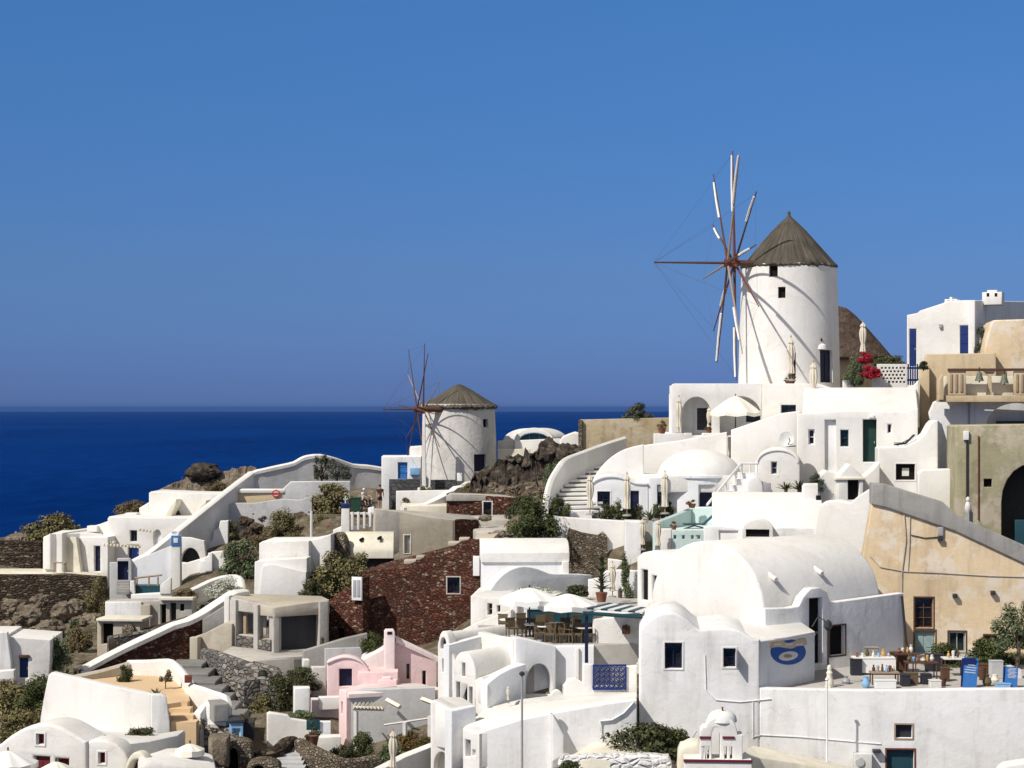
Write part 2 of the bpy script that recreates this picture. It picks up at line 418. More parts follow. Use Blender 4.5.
    def foot(s, name, pts, z0, z1, mat='white', bevel=.05):
        """footprint (px, D) extruded between two heights"""
        lp = [((x - 512) * D / F, D) for x, D in pts]
        me = curve_mesh(lp, [], (z1 - z0) / 2, min(bevel, (z1 - z0) * .45))
        me.transform(Matrix.Translation((0, 0, (z0 + z1) / 2)))
        return link(name, me, mat, s.o, s.o)
    def wall(s, name, pts, t_=.45, drop=3.0, mat='white', smooth=0, cap=None, zb=None):
        """a free wall along (px, py_top, D); its base lies 'drop' metres lower"""
        q = [P(*p) for p in (sm(pts, smooth) if smooth else pts)]
        return link(name, wall_me(q, t_, drop, zb), mat, s.o, s.o)
    def hull(s, name, top, zb, mat='white', bevel=.08):
        """solid under a polygon of 3-D points (px,py,D), going down to zb"""
        bm = bmesh.new()
        A = [bm.verts.new(P(*p)) for p in top]; B = [bm.verts.new(Vector((v.co.x, v.co.y, zb))) for v in A]
        n = len(A); bm.faces.new(A); bm.faces.new(B[::-1])
        for i in range(n): bm.faces.new((A[i], B[i], B[(i + 1) % n], A[(i + 1) % n]))
        bmesh.ops.recalc_face_normals(bm, faces=bm.faces)
        if bevel: bmesh.ops.bevel(bm, geom=list(bm.edges), offset=bevel, segments=2, affect='EDGES', profile=.5)
        return link(name, bm2me(bm), mat, s.o, s.o)
    def add(s, name, me, mat, parent=None, smooth=35, label=None):
        return link(name, me, mat, parent or s.o, s.o, smooth=smooth, label=label)
def wall_me(q, t_, drop, zb=None, ir=.0):
    bm = bmesh.new(); n = len(q); rings = []
    for i, p in enumerate(q):
        d = q[min(i + 1, n - 1)] - q[max(i - 1, 0)]; d.z = 0; d.normalize()
        nn = Vector((-d.y, d.x, 0)); b_ = min(.12, t_ * .3)
        z0 = (p.z - drop) if zb is None else zb
        a = nn * (t_ / 2); c_ = nn * (t_ / 2 - b_)
        up = Vector((0, 0, 1))
        pr = [Vector((p.x + a.x, p.y + a.y, z0)), p + a - up * b_, p + c_ - up * b_ * .25, p - c_ - up * b_ * .25, p - a - up * b_, Vector((p.x - a.x, p.y - a.y, z0))]
        pr.insert(3, p.copy())
        rings.append([bm.verts.new(v) for v in pr])
    for A, B in zip(rings, rings[1:]):
        for k in range(len(A)): bm.faces.new((A[k], A[(k + 1) % len(A)], B[(k + 1) % len(A)], B[k]))
    bm.faces.new(rings[0]); bm.faces.new(rings[-1][::-1])
    return bm2me(bm)
def cut(o, cutters):
    """carve openings out of o with box meshes (world-space bmesh list)"""
    for me in cutters:
        c_ = bpy.data.objects.new('cutter', me); C.objects.link(c_)
        c_.matrix_world = Matrix.Identity(4)
        if o.parent: me.transform(Matrix.Translation(-o.parent.location)); c_.parent = o.parent
        md = o.modifiers.new('b', 'BOOLEAN'); md.operation = 'DIFFERENCE'; md.solver = 'EXACT'; md.object = c_
        bpy.context.view_layer.update()
        dg = bpy.context.evaluated_depsgraph_get()
        nm = bpy.data.meshes.new_from_object(o.evaluated_get(dg))
        o.modifiers.clear(); old = o.data; o.data = nm
        bpy.data.objects.remove(c_)
def ray(px, py, full=False):
    bpy.context.view_layer.update(); d_ = Vector(((px - 512) / F, 1, (HY - py) / F)).normalized()
    h_ = sc.ray_cast(bpy.context.evaluated_depsgraph_get(), Vector((0, 0, 0)), d_)
    return (h_[1], h_[4]) if full else (h_[1] if h_[0] else P(px, py, 100))
def copy_tree(o, loc=None, rz=None, scale=None, label=None, parent=None):
    c_ = o.copy(); C.objects.link(c_); c_.parent = parent
    if loc is not None: c_.location = loc
    if rz is not None: c_.rotation_euler = (0, 0, rz)
    if scale is not None: c_.scale = scale if hasattr(scale, '__len__') else (scale,) * 3
    if label: c_['label'] = label
    for ch in list(o.children): copy_tree(ch, parent=c_)
    return c_
# foliage: many small leaf faces gathered in clumps through the crown's volume
def leaf_mesh(wd, ht, dp, n, ls, seed, clumps=14, base=.0, spiky=0):
    rnd = random.Random(seed); bm = bmesh.new(); cl = []
    for i in range(clumps):
        a = rnd.random() * 6.283; rr = math.sqrt(rnd.random()) * .78; hz = rnd.random() ** 1.35
        k = math.sqrt(max(.08, 1 - (hz * .95) ** 2)) if not base else 1
        cl.append((rr * math.cos(a) * wd / 2 * k, rr * math.sin(a) * dp / 2 * k, ht * (.10 + hz * .70), rnd.uniform(.22, .40)))
    for i in range(n):
        cx, cy, cz, cr_ = cl[i % clumps]
        v = Vector((rnd.gauss(0, 1), rnd.gauss(0, 1), rnd.gauss(0, 1))).normalized() * (rnd.random() ** .45)
        p = Vector((cx + v.x * cr_ * wd * .55, cy + v.y * cr_ * dp * .55, max(.02, cz + v.z * cr_ * ht * .60)))
        nn = (v + Vector((rnd.uniform(-.6, .6), rnd.uniform(-.6, .6), rnd.uniform(-.2, .9)))).normalized()
        t1 = nn.orthogonal().normalized(); t1.rotate(Matrix.Rotation(rnd.random() * 6.283, 3, nn)); t2 = nn.cross(t1)
        s1 = ls * rnd.uniform(.6, 1.4); s2 = s1 * rnd.uniform(.35, .6)
        vs = [bm.verts.new(p + t1 * x * s1 + t2 * y * s2) for x, y in ((-.5, 0), (0, -.5), (.5, 0), (0, .5))]
        bm.faces.new(vs)
    me = bpy.data.meshes.new('foliage'); bm.to_mesh(me); bm.free()
    return me
def twig_mesh(wd, ht, seed, n=7, r=.03):
    rnd = random.Random(seed); bm = bmesh.new()
    for i in range(n):
        a = rnd.random() * 6.283; k = rnd.uniform(.1, .36)
        p1 = Vector((math.cos(a) * wd * k * .5, math.sin(a) * wd * k * .5, ht * rnd.uniform(.35, .5)))
        p2 = Vector((math.cos(a) * wd * k, math.sin(a) * wd * k, ht * rnd.uniform(.6, .9)))
        bm_tube(bm, [(0, 0, -.1), p1, p2], r, r * .3, 5)
    return bm2me(bm)
BUSHN = [0]
def bush(px, py, wpx, hpx, D, mat, label, name='shrub', cat='shrub', group=None, n=None, ls=None, dp=None, sink=.1, clumps=None):
    s_ = D / F; wd, ht = wpx * s_ / .76, hpx * s_ / .84; dp = dp or wd * .9
    BUSHN[0] += 1; sd_ = BUSHN[0]
    ls = ls or min(.30, max(.11, wd * .05)); n = n or int(min(7000, max(700, 8.5 * (wd * dp * 1.0 + wd * ht * 1.6) / (ls * ls))))
    o = empty(name, P(px, py, D) + Vector((0, dp * .15, -sink))); tag(o, label, cat, group)
    f = leaf_mesh(wd, ht, dp, n, ls, sd_, clumps or int(16 + wd * 5)); finish(f, mat, 0)
    c_ = bpy.data.objects.new('foliage', f); C.objects.link(c_); c_.parent = o
    tw = twig_mesh(wd, ht, sd_); finish(tw, 'bark')
    c_ = bpy.data.objects.new('stem', tw); C.objects.link(c_); c_.parent = o
    return o
def rock_me(wd, dp, ht, seed, sub=4, amp=.28, freq=1.3):
    bm = bmesh.new(); bmesh.ops.create_icosphere(bm, subdivisions=sub, radius=1)
    off = Vector((seed * 7.3, seed * 3.1, seed * 1.7))
    for v in bm.verts:
        d = v.co.normalized()
        k = 1 + amp * noise.fractal(d * freq + off, .9, 2.1, 5) * 1.4
        cell = noise.cell(d * 2.2 + off) * .10
        k += cell
        v.co = Vector((d.x * k * wd / 2, d.y * k * dp / 2, d.z * k * ht / 2))
    return bm2me(bm)
def rock(px, py, wpx, hpx, D, mat, label, seed, dp=None, group=None, name='rock', amp=.28, sub=4, freq=1.3):
    s_ = D / F; wd = wpx * s_; ht = hpx * s_
    me = rock_me(wd, dp or wd * .8, ht * 1.3, seed, sub, amp, freq); finish(me, mat, 28)
    o = bpy.data.objects.new(name, me); C.objects.link(o); o.location = P(px, py, D) + Vector((0, 0, ht * .35))
    o['label'] = label; o['category'] = 'rock'
    if group: o['group'] = group
    return o
# ------------------------------------------------------------------ the setting: hillside and sea
CP = [(0, 632, 135), (-60, 640, 134), (60, 626, 134), (0, 600, 143), (60, 592, 141), (200, 602, 126), (222, 602, 126), (244, 596, 126), (0, 548, 152), (60, 548, 154), (110, 600, 136), (130, 560, 146), (200, 530, 150), (230, 505, 153),
      (200, 492, 160), (300, 478, 158), (370, 478, 158), (300, 510, 148), (270, 530, 142), (230, 560, 136), (330, 505, 146), (400, 500, 150), (455, 490, 150), (500, 470, 150),
      (480, 524, 134), (430, 514, 140), (450, 510, 140), (470, 508, 139.5), (515, 472, 142), (550, 468, 140), (540, 545, 118), (560, 500, 128), (600, 470, 128), (530, 460, 152), (620, 448, 142),
      (400, 570, 124), (440, 550, 127), (350, 600, 116), (400, 645, 108), (330, 648, 107), (300, 600, 122), (260, 610, 120), (252, 590, 129),
      (380, 722, 94), (430, 700, 94), (330, 700, 96), (350, 680, 101), (250, 690, 101), (280, 662, 107), (215, 660, 104), (200, 640, 112), (150, 630, 118), (100, 640, 114), (50, 650, 112),
      (20, 715, 104), (-40, 720, 104), (60, 700, 98), (160, 712, 92), (100, 745, 88), (20, 780, 82), (100, 800, 80), (220, 770, 86), (300, 775, 86), (400, 780, 86), (200, 730, 90), (250, 735, 90), (330, 745, 89),
      (500, 830, 80), (580, 800, 78), (650, 830, 80), (720, 860, 80), (800, 860, 84), (900, 860, 82), (1000, 860, 84), (1080, 860, 82), (700, 900, 76), (900, 900, 76),
      (560, 655, 94), (500, 655, 96), (600, 680, 90), (560, 720, 88), (520, 600, 109), (600, 620, 100), (620, 590, 108), (580, 580, 114),
      (640, 530, 116), (680, 560, 112), (760, 560, 108), (840, 560, 108), (720, 520, 119), (640, 470, 128), (700, 470, 130), (760, 440, 134), (790, 398, 142), (850, 398, 140),
      (820, 480, 124), (880, 480, 124), (840, 700, 88), (940, 700, 88), (1040, 700, 88), (900, 680, 96), (1000, 680, 96), (900, 620, 104), (940, 540, 112), (1000, 545, 114), (1060, 545, 114),
      (920, 500, 120), (930, 440, 128), (990, 440, 128), (960, 395, 136), (1040, 392, 136), (1100, 400, 140), (960, 375, 146), (890, 392, 138), (700, 640, 94), (760, 640, 95)]
CPW = []
for px, py, D in CP:
    v = P(px, py, D); CPW.append((v.x, v.y, v.z - .7))
for x in (-140, -90, 90, 140, 190):
    for y, z in ((60, -22), (90, -18), (120, -13), (150, -7)):
        CPW.append((x, y, z + (x > 0) * (y - 60) * .07))
for x in range(-150, 200, 30): CPW.append((x, 40, -30)); CPW.append((x, 10, -46)); CPW.append((x, -30, -60))
def ground_z(x, y):
    sw = sz = 0
    for a, b_, z in CPW:
        d2 = (x - a) ** 2 + (y - b_) ** 2 + .6
        wgt = 1 / (d2 * d2); sw += wgt; sz += wgt * z
    z = sz / sw
    edge = 160 + 4 * noise.noise(Vector((x * .05, 0, 3))) + max(0, (x - 5) * .1)
    if y > edge: z = z - (y - edge) ** 1.25 * .75
    z += .35 * noise.fractal(Vector((x * .22, y * .22, 0)), 1, 2, 4)
    return max(z, -125)
def build_ground():
    xs = [-700, -420, -260, -180] + [-150 + 2.0 * i for i in range(0, 37)] + [-76 + 1.0 * i for i in range(0, 145)] + [70 + 3.0 * i for i in range(0, 35)] + [190, 270, 420, 700]
    ys = [-60, -30, 0, 20, 40, 55] + [62 + 1.0 * i for i in range(0, 112)] + [176, 182, 190, 205, 225, 250, 300]
    bm = bmesh.new(); g = []
    for y in ys: g.append([bm.verts.new((x, y, ground_z(x, y))) for x in xs])
    for A, B in zip(g, g[1:]):
        for i in range(len(xs) - 1): bm.faces.new((A[i], A[i + 1], B[i + 1], B[i]))
    me = bm2me(bm, weld=False)
    tag(link('terrain', me, 'soil', smooth=60), 'rocky brown hillside falling to the sea', 'hillside', kind='structure')
build_ground()
bm = bmesh.new(); N = 96; last = None
for r in (150, 400, 1000, 2500, 6000, 15000, 35000, 60000):
    ring = [bm.verts.new((r * math.cos(6.28318 * k / N), r * math.sin(6.28318 * k / N), -112)) for k in range(N)]
    if last:
        for k in range(N): bm.faces.new((last[k], last[(k + 1) % N], ring[(k + 1) % N], ring[k]))
    last = ring
tag(link('sea', bm2me(bm), 'sea', smooth=0), 'deep blue open sea', 'sea', kind='structure')

# ------------------------------------------------------------------ right foreground: restaurant, terrace wall, barrel vault, ochre wall
t = T('white_house', 'white plaster restaurant with two gable humps and a painted fish sign', 'house', 700, 690, 85, -4)
t.op(665, 643, 682, 668.5, 'win', 'navy', nx=2, ny=1, surround='white')
t.op(723.5, 648.5, 735.5, 667, 'win', 'navy', nx=1, ny=2, surround='white')
t.ext('wall', [(639, 800), (639, 632), (643, 625), (652, 617), (664, 612.5), (676, 613), (686, 618.5), (694, 626), (700, 630), (708, 629), (722, 627.5), (734, 629), (744, 633), (752, 639), (759.6, 640), (759.6, 800)], 0, 5.5, 'whitewash', .12)
sh = t.bx('shutter', 736.3, 650, 737.6, 668, -.5, -.03, 'metal')
t.hull('roof', [(700, 634, 85.3), (722, 631, 85.3), (752, 641.5, 85), (786, 637, 86.6), (815.5, 631.5, 88.3), (800, 621, 92), (776, 617, 92), (745, 619, 92)], -10.6, 'white', .06)
t.re(760, 688, 85.1, 50)
t.ext('sign_wall', [(760, 700), (760, 641), (788, 637.5), (815, 632.5), (815, 690)], 0, .4, 'whitewash', .05)
s_ = T('painted_sign', 'round blue fish sign with ochre banner painted on shaded white wall', 'sign', 788, 668, 86.6, 50)
s_.re(760, 688, 85.1, 50)
def ell(cx, cy, rx, ry, n=28, a0=0, a1=6.2832): return [(cx + rx * math.cos(a0 + (a1 - a0) * i / n), cy + ry * math.sin(a0 + (a1 - a0) * i / n)) for i in range(n + (a1 - a0 < 6.28))]
s_.ext('disc', ell(788.5, 652, 17.5, 12.8), -.03, -.002, 'signblue', .004, False)
s_.ext('fish', [(788.5 + 9.5 * math.cos(a) , 656 + 4.6 * math.sin(a) - 1.2 * math.cos(a)) for a in [6.2832 * k / 24 for k in range(24)]], -.05, -.032, 'marble', .004, False)
s_.ext('banner', sm([(770, 642), (776, 641), (782, 640.5), (788, 643), (795, 641), (803, 638), (806, 638.5), (806.5, 645), (798, 646), (792, 648.5), (786, 648), (779, 647), (771, 648)], 3), -.05, -.032, 'ochrepale', .004, False)
for x0 in (774, 786, 796): s_.ext('banner_stripe', [(x0, 643.6), (x0 + 7, 643.2), (x0 + 7, 645), (x0, 645.4)], -.062, -.052, 'marble', .002, False)
s_.ext('fish_body', ell(788, 656, 4.2, 1.9), -.066, -.052, 'palewood', .003, False)

t = T('terrace_wall', 'long white terrace wall with small door and air conditioner below shop terrace', 'wall', 890, 690, 84.3, -4)
t.re(700, 690, 85, -4)
t.op(896, 725, 912, 738, 'dark', 'darkcloth', rec=.2, surround='palewood')
t.op(887, 750, 914, 800, 'door', 'petrol', rec=.25, nx=1, ny=1, surround='redwood')
t.ext('wall', [(759.6, 800), (759.6, 688), (860, 690), (905, 690), (960, 689), (1080, 688.5), (1080, 800)], 0, .5, 'whitewash', .08)
t.foot('terrace_floor', [(760, 85.3), (1085, 83.9), (1085, 99.5), (770, 99.5)], -16.5, -12.72, 'paving')
for pts in ([(705, 655), (706, 690), (716, 700), (740, 702), (771, 699)], [(753, 702), (753, 738), (760, 735), (800, 737), (881, 744)]):
    t.add('conduit', tube_me([t.at(x, y, -.02) for x, y in pts], .03), 'whitewash')
t = T('air_conditioner', 'beige air conditioner unit fixed low on terrace wall by the door', 'air conditioner', 863, 768, 83.9, -4); t.re(700, 690, 85, -4)
t.bx('casing', 854, 754, 872, 770, -.45, -.06, 'acwhite', .02)
t.add('fan_grille', tube_me([t.at(860, 762, -.48), t.at(860, 762, -.44)], .2, seg=24), 'metal')
t.bx('bracket', 873, 750, 881, 753, -.35, -.02, 'darkmetal')
t = T('flagpole', 'thin white pole rising in front of long terrace wall', 'pole', 827, 800, 83.2)
t.add('shaft', tube_me([P(827, 806, 83.2), P(827, 681, 83.2)], .05, .035, 8), 'whitepaint')
t.add('finial', lathe_me([(.03, 0), (.09, .06), (.05, .14)], P(827, 681, 83.2), 10), 'whitepaint')

t = T('vaulted_house', 'big white barrel vaulted house with arched doorway in shaded side', 'house', 707, 640, 94, -52)
t.re(763, 620, 90.6, -52)
a = arch(651, 600, 763, 541, 613, 22)
t.ext('wall', [(651, 680)] + a + [(763, 690)], 0, 8.4, 'white', .16)
t.op(641, 570, 647, 600, 'dark', 'dark', rec=.2, off=.6)
t.op(651.5, 576, 657.5, 600, 'win', 'petrol', nx=1, ny=2, off=.6)
t.ext('porch_wall', [(636.5, 640), (636.5, 557), (642, 552.5), (652, 550.5), (664, 553), (676, 560), (690, 575), (690, 640)], .6, 5.2, 'white', .12)
for x, y in ((771, 577), (817, 571)):
    p = ray(x, y); t.add('drain_spout', tube_me([p + Vector((-.25, .5, .25)), p + Vector((.2, -.35, -.1))], .13, .12, 8), 'white')
t.re(772, 612, 90.2, 38)
t.op(809.5, 598, 822.5, 664, 'door', 'dark', rec=.3, nx=1, ny=2)
t.op(830, 626, 845, 655, 'dark', 'dark', rec=.25, surround='wood')
t.ext('side_wall', [(765, 700), (765, 608.5), (790, 608), (799, 606), (803, 597), (811, 588.5), (820, 587.5), (827, 592), (830.5, 601.5), (836, 602), (904, 593), (904, 700)], 0, .5, 'whitewash', .06)
t.ext('dormer_vault', [(799, 612), (800, 604), (804, 596), (811, 589.5), (820, 588.5), (826, 593), (829, 602), (829, 612)], .5, 3.0, 'white', .04)
t.add('gutter_pipe', tube_me([t.at(902, 596, -.05), t.at(906, 640, -.05), t.at(911, 668, -.05)], .06), 'darkmetal')
t = T('street_lamp', 'black lamp post with curved neck standing beside the shaded doorway', 'lamp', 826, 688, 87)
t.add('post', tube_me([P(828, 690, 87), P(828, 628, 87)], .06, .045, 8), 'darkmetal')
t.add('neck', tube_me([P(828, 632, 87), P(824, 620, 87), P(818, 617, 87), P(812, 627, 87)], .03), 'darkmetal')
t.add('lantern', lathe_me([(.05, -.18), (.2, 0), (.17, .22), (.04, .34)], P(828, 627, 87), 8), 'darkmetal')

t = T('ochre_house', 'tall weathered ochre plaster facade with teal door beside white barrel vault', 'house', 930, 665, 98, -6)
t.re(870, 640, 99, -6)
t.op(915, 598, 933, 628, 'win', 'wood', nx=2, ny=3, surround='wood', rec=.2)
t.op(915, 631, 935, 668, 'door', 'doorteal', nx=2, ny=2, surround='wood', rec=.2)
t.op(949, 632, 965.5, 652, 'win', 'doorteal', nx=2, ny=1, surround='wood', rec=.15)
t.op(984.5, 635.5, 999.5, 652, 'win', 'wood', nx=2, ny=1, surround='wood', rec=.15)
t.ext('wall', [(862, 700), (862, 560), (872, 503), (888, 506), (955, 529), (1024, 562), (1090, 594), (1090, 700)], 0, 1.2, 'ochre', .06)
t.ext('stair_parapet', [(871.5, 504), (871.5, 483.5), (885, 484), (920, 495), (943, 502), (958, 516), (1024, 545), (1090, 575), (1090, 596.5), (1024, 563.5), (955, 531), (888, 508)], -.16, 1.3, 'concrete', .06)
t.add('drain_groove', tube_me([t.at(904, 512, -.04), t.at(906, 540, -.04), t.at(902, 572, -.04), t.at(902, 592, -.02)], .035), 'warmgrey')
t.add('drain_groove', tube_me([t.at(910, 516, -.04), t.at(909.5, 545, -.04), t.at(908, 571, -.02)], .03), 'warmgrey')
t.add('cable', tube_me([t.at(870, 556, -.04), t.at(880, 567, -.04), t.at(904, 571.5, -.04), t.at(940, 573, -.04), t.at(990, 576, -.04), t.at(1060, 578, -.04)], .022), 'warmgrey')
t.add('cable', tube_me([t.at(911, 535, -.04), t.at(925, 538, -.04), t.at(938, 537, -.04)], .025), 'darkmetal')
t.bx('meter_box', 938, 527, 943.5, 536, -.14, -.01, 'metal'); t.bx('lamp', 938, 536.5, 943, 541, -.25, -.01, 'darkmetal')
for x, y in ((955, 596), (993, 593)): t.bx('floodlight', x - 2, y - 2, x + 2.5, y + 2, -.3, -.01, 'darkmetal')
t = T('white_house', 'plain white curved wall rising to left end of grey stair parapet', 'wall', 850, 540, 104, -20)
t.ext('wall', [(812, 600), (812, 545), (818, 506), (826, 501), (838, 500), (850, 503), (858, 496), (872, 487), (872, 600)], 0, 1.2, 'white', .1)

# ------------------------------------------------------------------ right, upper tiers
t = T('green_building', 'peeling olive green building with large dark archway', 'house', 985, 540, 113, -8)
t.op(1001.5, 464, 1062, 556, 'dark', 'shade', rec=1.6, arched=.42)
t.op(984, 479, 992, 487, 'dark', 'dark', rec=.3)
t.ext('wall', [(955.5, 570), (955.5, 427), (958, 425.5), (1075, 424), (1075, 570)], 0, 6, 'green', .06)
t.bx('meter_box', 963.5, 431, 969, 440, -.2, -.01, 'whitepaint')
t.bx('awning', 1015, 520, 1040, 545, .8, 1.2, 'petrol')
t.add('pipe', tube_me([t.at(967, 440, -.08), t.at(967, 500, -.08), t.at(970, 510, -.08)], .06), 'darkmetal')
t.add('pipe', tube_me([t.at(978.5, 436, -.06), t.at(978.5, 520, -.06)], .04), 'redwood')
t = T('statue', 'small white cat shaped statue on pedestal before green building', 'statue', 968, 512, 109)
t.add('body', lathe_me([(.12, 0), (.2, .15), (.16, .45), (.09, .6), (.13, .68), (.1, .82), (.02, .88)], P(968, 512, 109), 12), 'marble')
t.add('pedestal', lathe_me([(.3, -1.2), (.28, 0)], P(968, 512, 109), 4), 'concrete')

t = T('white_house', 'white house with dark green door and narrow windows under rounded roof', 'house', 850, 470, 124, -10)
t.op(808.5, 429.5, 814.5, 444.5, 'win', 'whitepaint', nx=1, ny=2); t.op(840.5, 430, 848.5, 446.5, 'win', 'petrol', nx=1, ny=2)
t.op(887.5, 424, 891.5, 433, 'win', 'whitepaint', nx=1, ny=1); t.op(825, 420, 836, 474, 'niche', 'whitewash', rec=.3)
t.op(863, 419.5, 876.5, 462, 'door', 'doorgreen', rec=.5, nx=1, ny=2)
t.ext('wall', [(797, 500), (797, 414), (838, 411.5), (860, 411), (906, 412), (918, 408), (918, 500)], 0, 1.0, 'white', .07)
t.xv('roof', 802, 919, [(.2, 413), (1.4, 409), (2.6, 402), (4.0, 394.5), (5.0, 389.5), (6.0, 387.5), (7.5, 388)], 'white', .1, -.75)
t.ext('side_step', [(838, 420), (838, 397), (846, 390), (860, 387.5), (905, 388.5), (914, 385), (919, 380), (919, 420)], 5.5, 7.0, 'white', .1)
t.bx('lamp', 869, 415, 874, 418, -.2, -.01, 'whitepaint')
t = T('white_house', 'white stepped wall with satellite dish sloping up to the big windmill', 'house', 770, 450, 127, -8)
t.ext('wall', [(731, 480), (731, 430), (740, 427), (780, 413.5), (800, 411), (800, 480)], 0, 6, 'white', .09)
t.re(785, 470, 122.5, -8)
t.op(771.5, 462, 777, 474, 'win', 'metal', nx=1, ny=2)
t.ext('arched_wall', [(755, 500), (755, 462)] + arch(757, 462, 800, 447.5) + [(800, 500)], 0, 3.5, 'white', .08)
t.ext('arch_moulding', arch(756, 463, 799, 449) + arch(758, 463, 797, 451)[::-1], -.08, .0, 'white', .03)
d = T('satellite_dish', 'round white satellite dish on white wall left of narrow windows', 'satellite dish', 787, 445, 123.5)
bm = bmesh.new(); bm_lathe(bm, [(.02, .0), (.22, .03), (.38, .10), (.45, .16), (.43, .17), (.2, .06), (.02, .04)], seg=24)
bmesh.ops.transform(bm, matrix=Matrix.Translation(P(787, 439.5, 123.2)) @ Matrix.Rotation(R(75), 4, 'X') @ Matrix.Rotation(R(-15), 4, 'Y') @ Matrix.Scale(1.15, 4), verts=bm.verts)
d.add('dish', bm2me(bm), 'acwhite'); d.add('arm', tube_me([P(779, 441, 123.4), P(787, 446.5, 123.1), P(796, 446, 123.1)], .04), 'darkmetal')
d.add('receiver', tube_me([P(787, 446, 123.1), P(790, 441, 122.7), P(789, 438, 122.6)], .03), 'darkmetal')

t = T('arcade_house', 'white flat roofed house with two arched loggia openings below the big windmill', 'house', 720, 440, 134, -6)
for x0, x1, tp in ((681.5, 711.5, 397), (720, 761, 396.5)):
    a_, z0 = t.hit(x0, 436); b_, _ = t.hit(x1, 436); zt = t.hit((x0 + x1) / 2, tp)[1]
    t.holes.append([(a_, z0)] + arch(a_, zt - .48 * (zt - z0), b_, zt, n=16) + [(b_, z0)])
t.ext('wall', [(671.5, 452), (671.5, 385), (674, 383.5), (762, 383.5), (762, 452)], 0, .5, 'white', .06)
t.op(697, 408, 711, 430, 'door', 'darkmetal', rec=.1, nx=2, ny=1, off=2.3); t.op(746, 409, 761, 422, 'win', 'darkmetal', nx=2, ny=1, rec=.1, off=2.3)
t.ext('inner_wall', [(669, 452), (669, 394), (772, 394), (772, 452)], 2.3, 2.6, 'whitewash', .02)
t.foot('roof', [(672, 134.9), (762, 134.1), (762, 145), (673, 142)], .95, 1.70, 'white')
t.hull('loggia_floor', [(655, 437, 134.4), (765, 437, 133), (765, 432, 137.2), (660, 432, 137.2)], -3.5, 'whitewash', 0)
t.ext('side_wall', [(669.5, 452), (669.5, 386), (673, 385), (673, 452)], .5, 2.5, 'whitewash', .02)
t.ext('pier', [(712.2, 452), (712.2, 390), (719.3, 390), (719.3, 452)], .5, 2.3, 'whitewash', .02)
t.re(800, 440, 133, -12)
t.op(781.2, 405, 796, 414, 'win', 'petrol', nx=2, ny=1)
t.ext('terrace_wall', [(762, 452), (762, 383.5), (818, 383.5), (840, 391), (845, 400), (845, 452)], -.15, 7.0, 'white', .07)
t = T('planter_wall', 'low white parapet carrying potted plants before the arched loggia', 'wall', 690, 440, 131, 0)
t.ext('wall', [(654, 465), (654, 433.5), (683, 433.5), (684, 436.5), (702, 436), (703, 433), (722, 433), (728, 436), (728, 465)], 0, .7, 'white', .06)
t.bx('bench', 684, 433, 692, 437.5, .0, .6, 'white')
t = T('ochre_wall', 'long ochre stone wall on the crest right of the white dome', 'wall', 620, 447, 141, -3)
t.ext('wall', [(580, 460), (580, 419.5), (586, 419.5), (670, 417.5), (690, 417), (690, 460)], 0, .8, 'ochrestone', .05)
t.ext('end_pillar', [(578.3, 460), (578.3, 420), (582.3, 420), (582.3, 460)], -.3, 1.2, 'tanstone', .05)

# house at top right with blue doors
t = T('white_house', 'white house with two blue doors and small chimneys on the top right skyline', 'house', 940, 372, 139, -24)
t.op(960, 325.5, 971.8, 354, 'door', 'blue', rec=.06, nx=1, ny=3); t.op(909.5, 329, 916, 366, 'door', 'blue', rec=.08, nx=1, ny=2)
t.ext('wall', [(906.7, 420), (906.7, 315), (917, 313), (920, 310.5), (943, 303), (947, 300.5), (975, 300), (975, 420)], 0, 8, 'white', .09)
t.bx('lamp', 939, 324, 942, 328, -.2, -.01, 'metal')
t.re(975, 372, 136.7, 62)
t.ext('side_wing', [(975, 420), (975, 300.2), (1060, 302.5), (1060, 420)], .0, .5, 'whitewash', .07)
t.re(940, 372, 140, -24)
for x0, y0, x1, y1 in ((982, 290.5, 1002, 301), (944.5, 297.5, 957, 305)):
    t.bx('chimney', x0, y0 + 1.5, x1, y1 + 4, 0, 1.1, 'white', .08); t.bx('chimney_cap', x0 + 5, y0 - .5, x1 - 5, y0 + 2.5, .1, 1.0, 'white', .05)
    for q in (.28, .68): t.bx('flue_vent', x0 + (x1 - x0) * q - 1, y0 + 2.5, x0 + (x1 - x0) * q + 1.6, y0 + 6, -.02, .05, 'dark', .01)
t = T('ochre_house', 'ruined ochre plaster block with rounded shoulders below the top right white house', 'house', 1000, 372, 131, -8)
t.ext('wall', [(984, 410), (984, 352), (986.5, 340), (991, 323), (994, 320), (1075, 317.5), (1075, 410)], 0, 5, 'ochre', .15)
t.ext('terrace_wall', [(925, 410), (925, 358), (927, 354), (996, 353), (997, 410)], -1.0, -.1, 'ochrepale', .08)
t.ext('pillar', [(920, 440), (920, 366), (929.5, 366), (929.5, 440)], -1.6, -1.05, 'ochrepale', .05)
t = T('bell_tower', 'low weathered ochre belfry with carved panels holding two bells', 'bell tower', 985, 400, 126, -6)
t.bx('beam', 948, 368.3, 1075, 371, -.1, .2, 'wood')
t.bx('base', 938, 395.5, 1075, 402, -.1, .8, 'ochrepale'); t.bx('panel', 948, 371.3, 966, 395, 0, .35, 'ochrepale'); t.bx('panel', 1014, 371.3, 1034, 395, 0, .35, 'ochrepale')
for k in range(3): t.bx('panel_moulding', 950 + k * 5.2, 374, 952.5 + k * 5.2, 392, -.07, -.005, 'palewood'); t.bx('panel_moulding', 1016 + k * 5.2, 374, 1018.5 + k * 5.2, 392, -.07, -.005, 'palewood')
t.ext('pillar', [(986.5, 395), (988.5, 376), (984, 371.3), (995.5, 371.3), (991.5, 376), (992.5, 395)], .05, .4, 'ochrepale', .02)
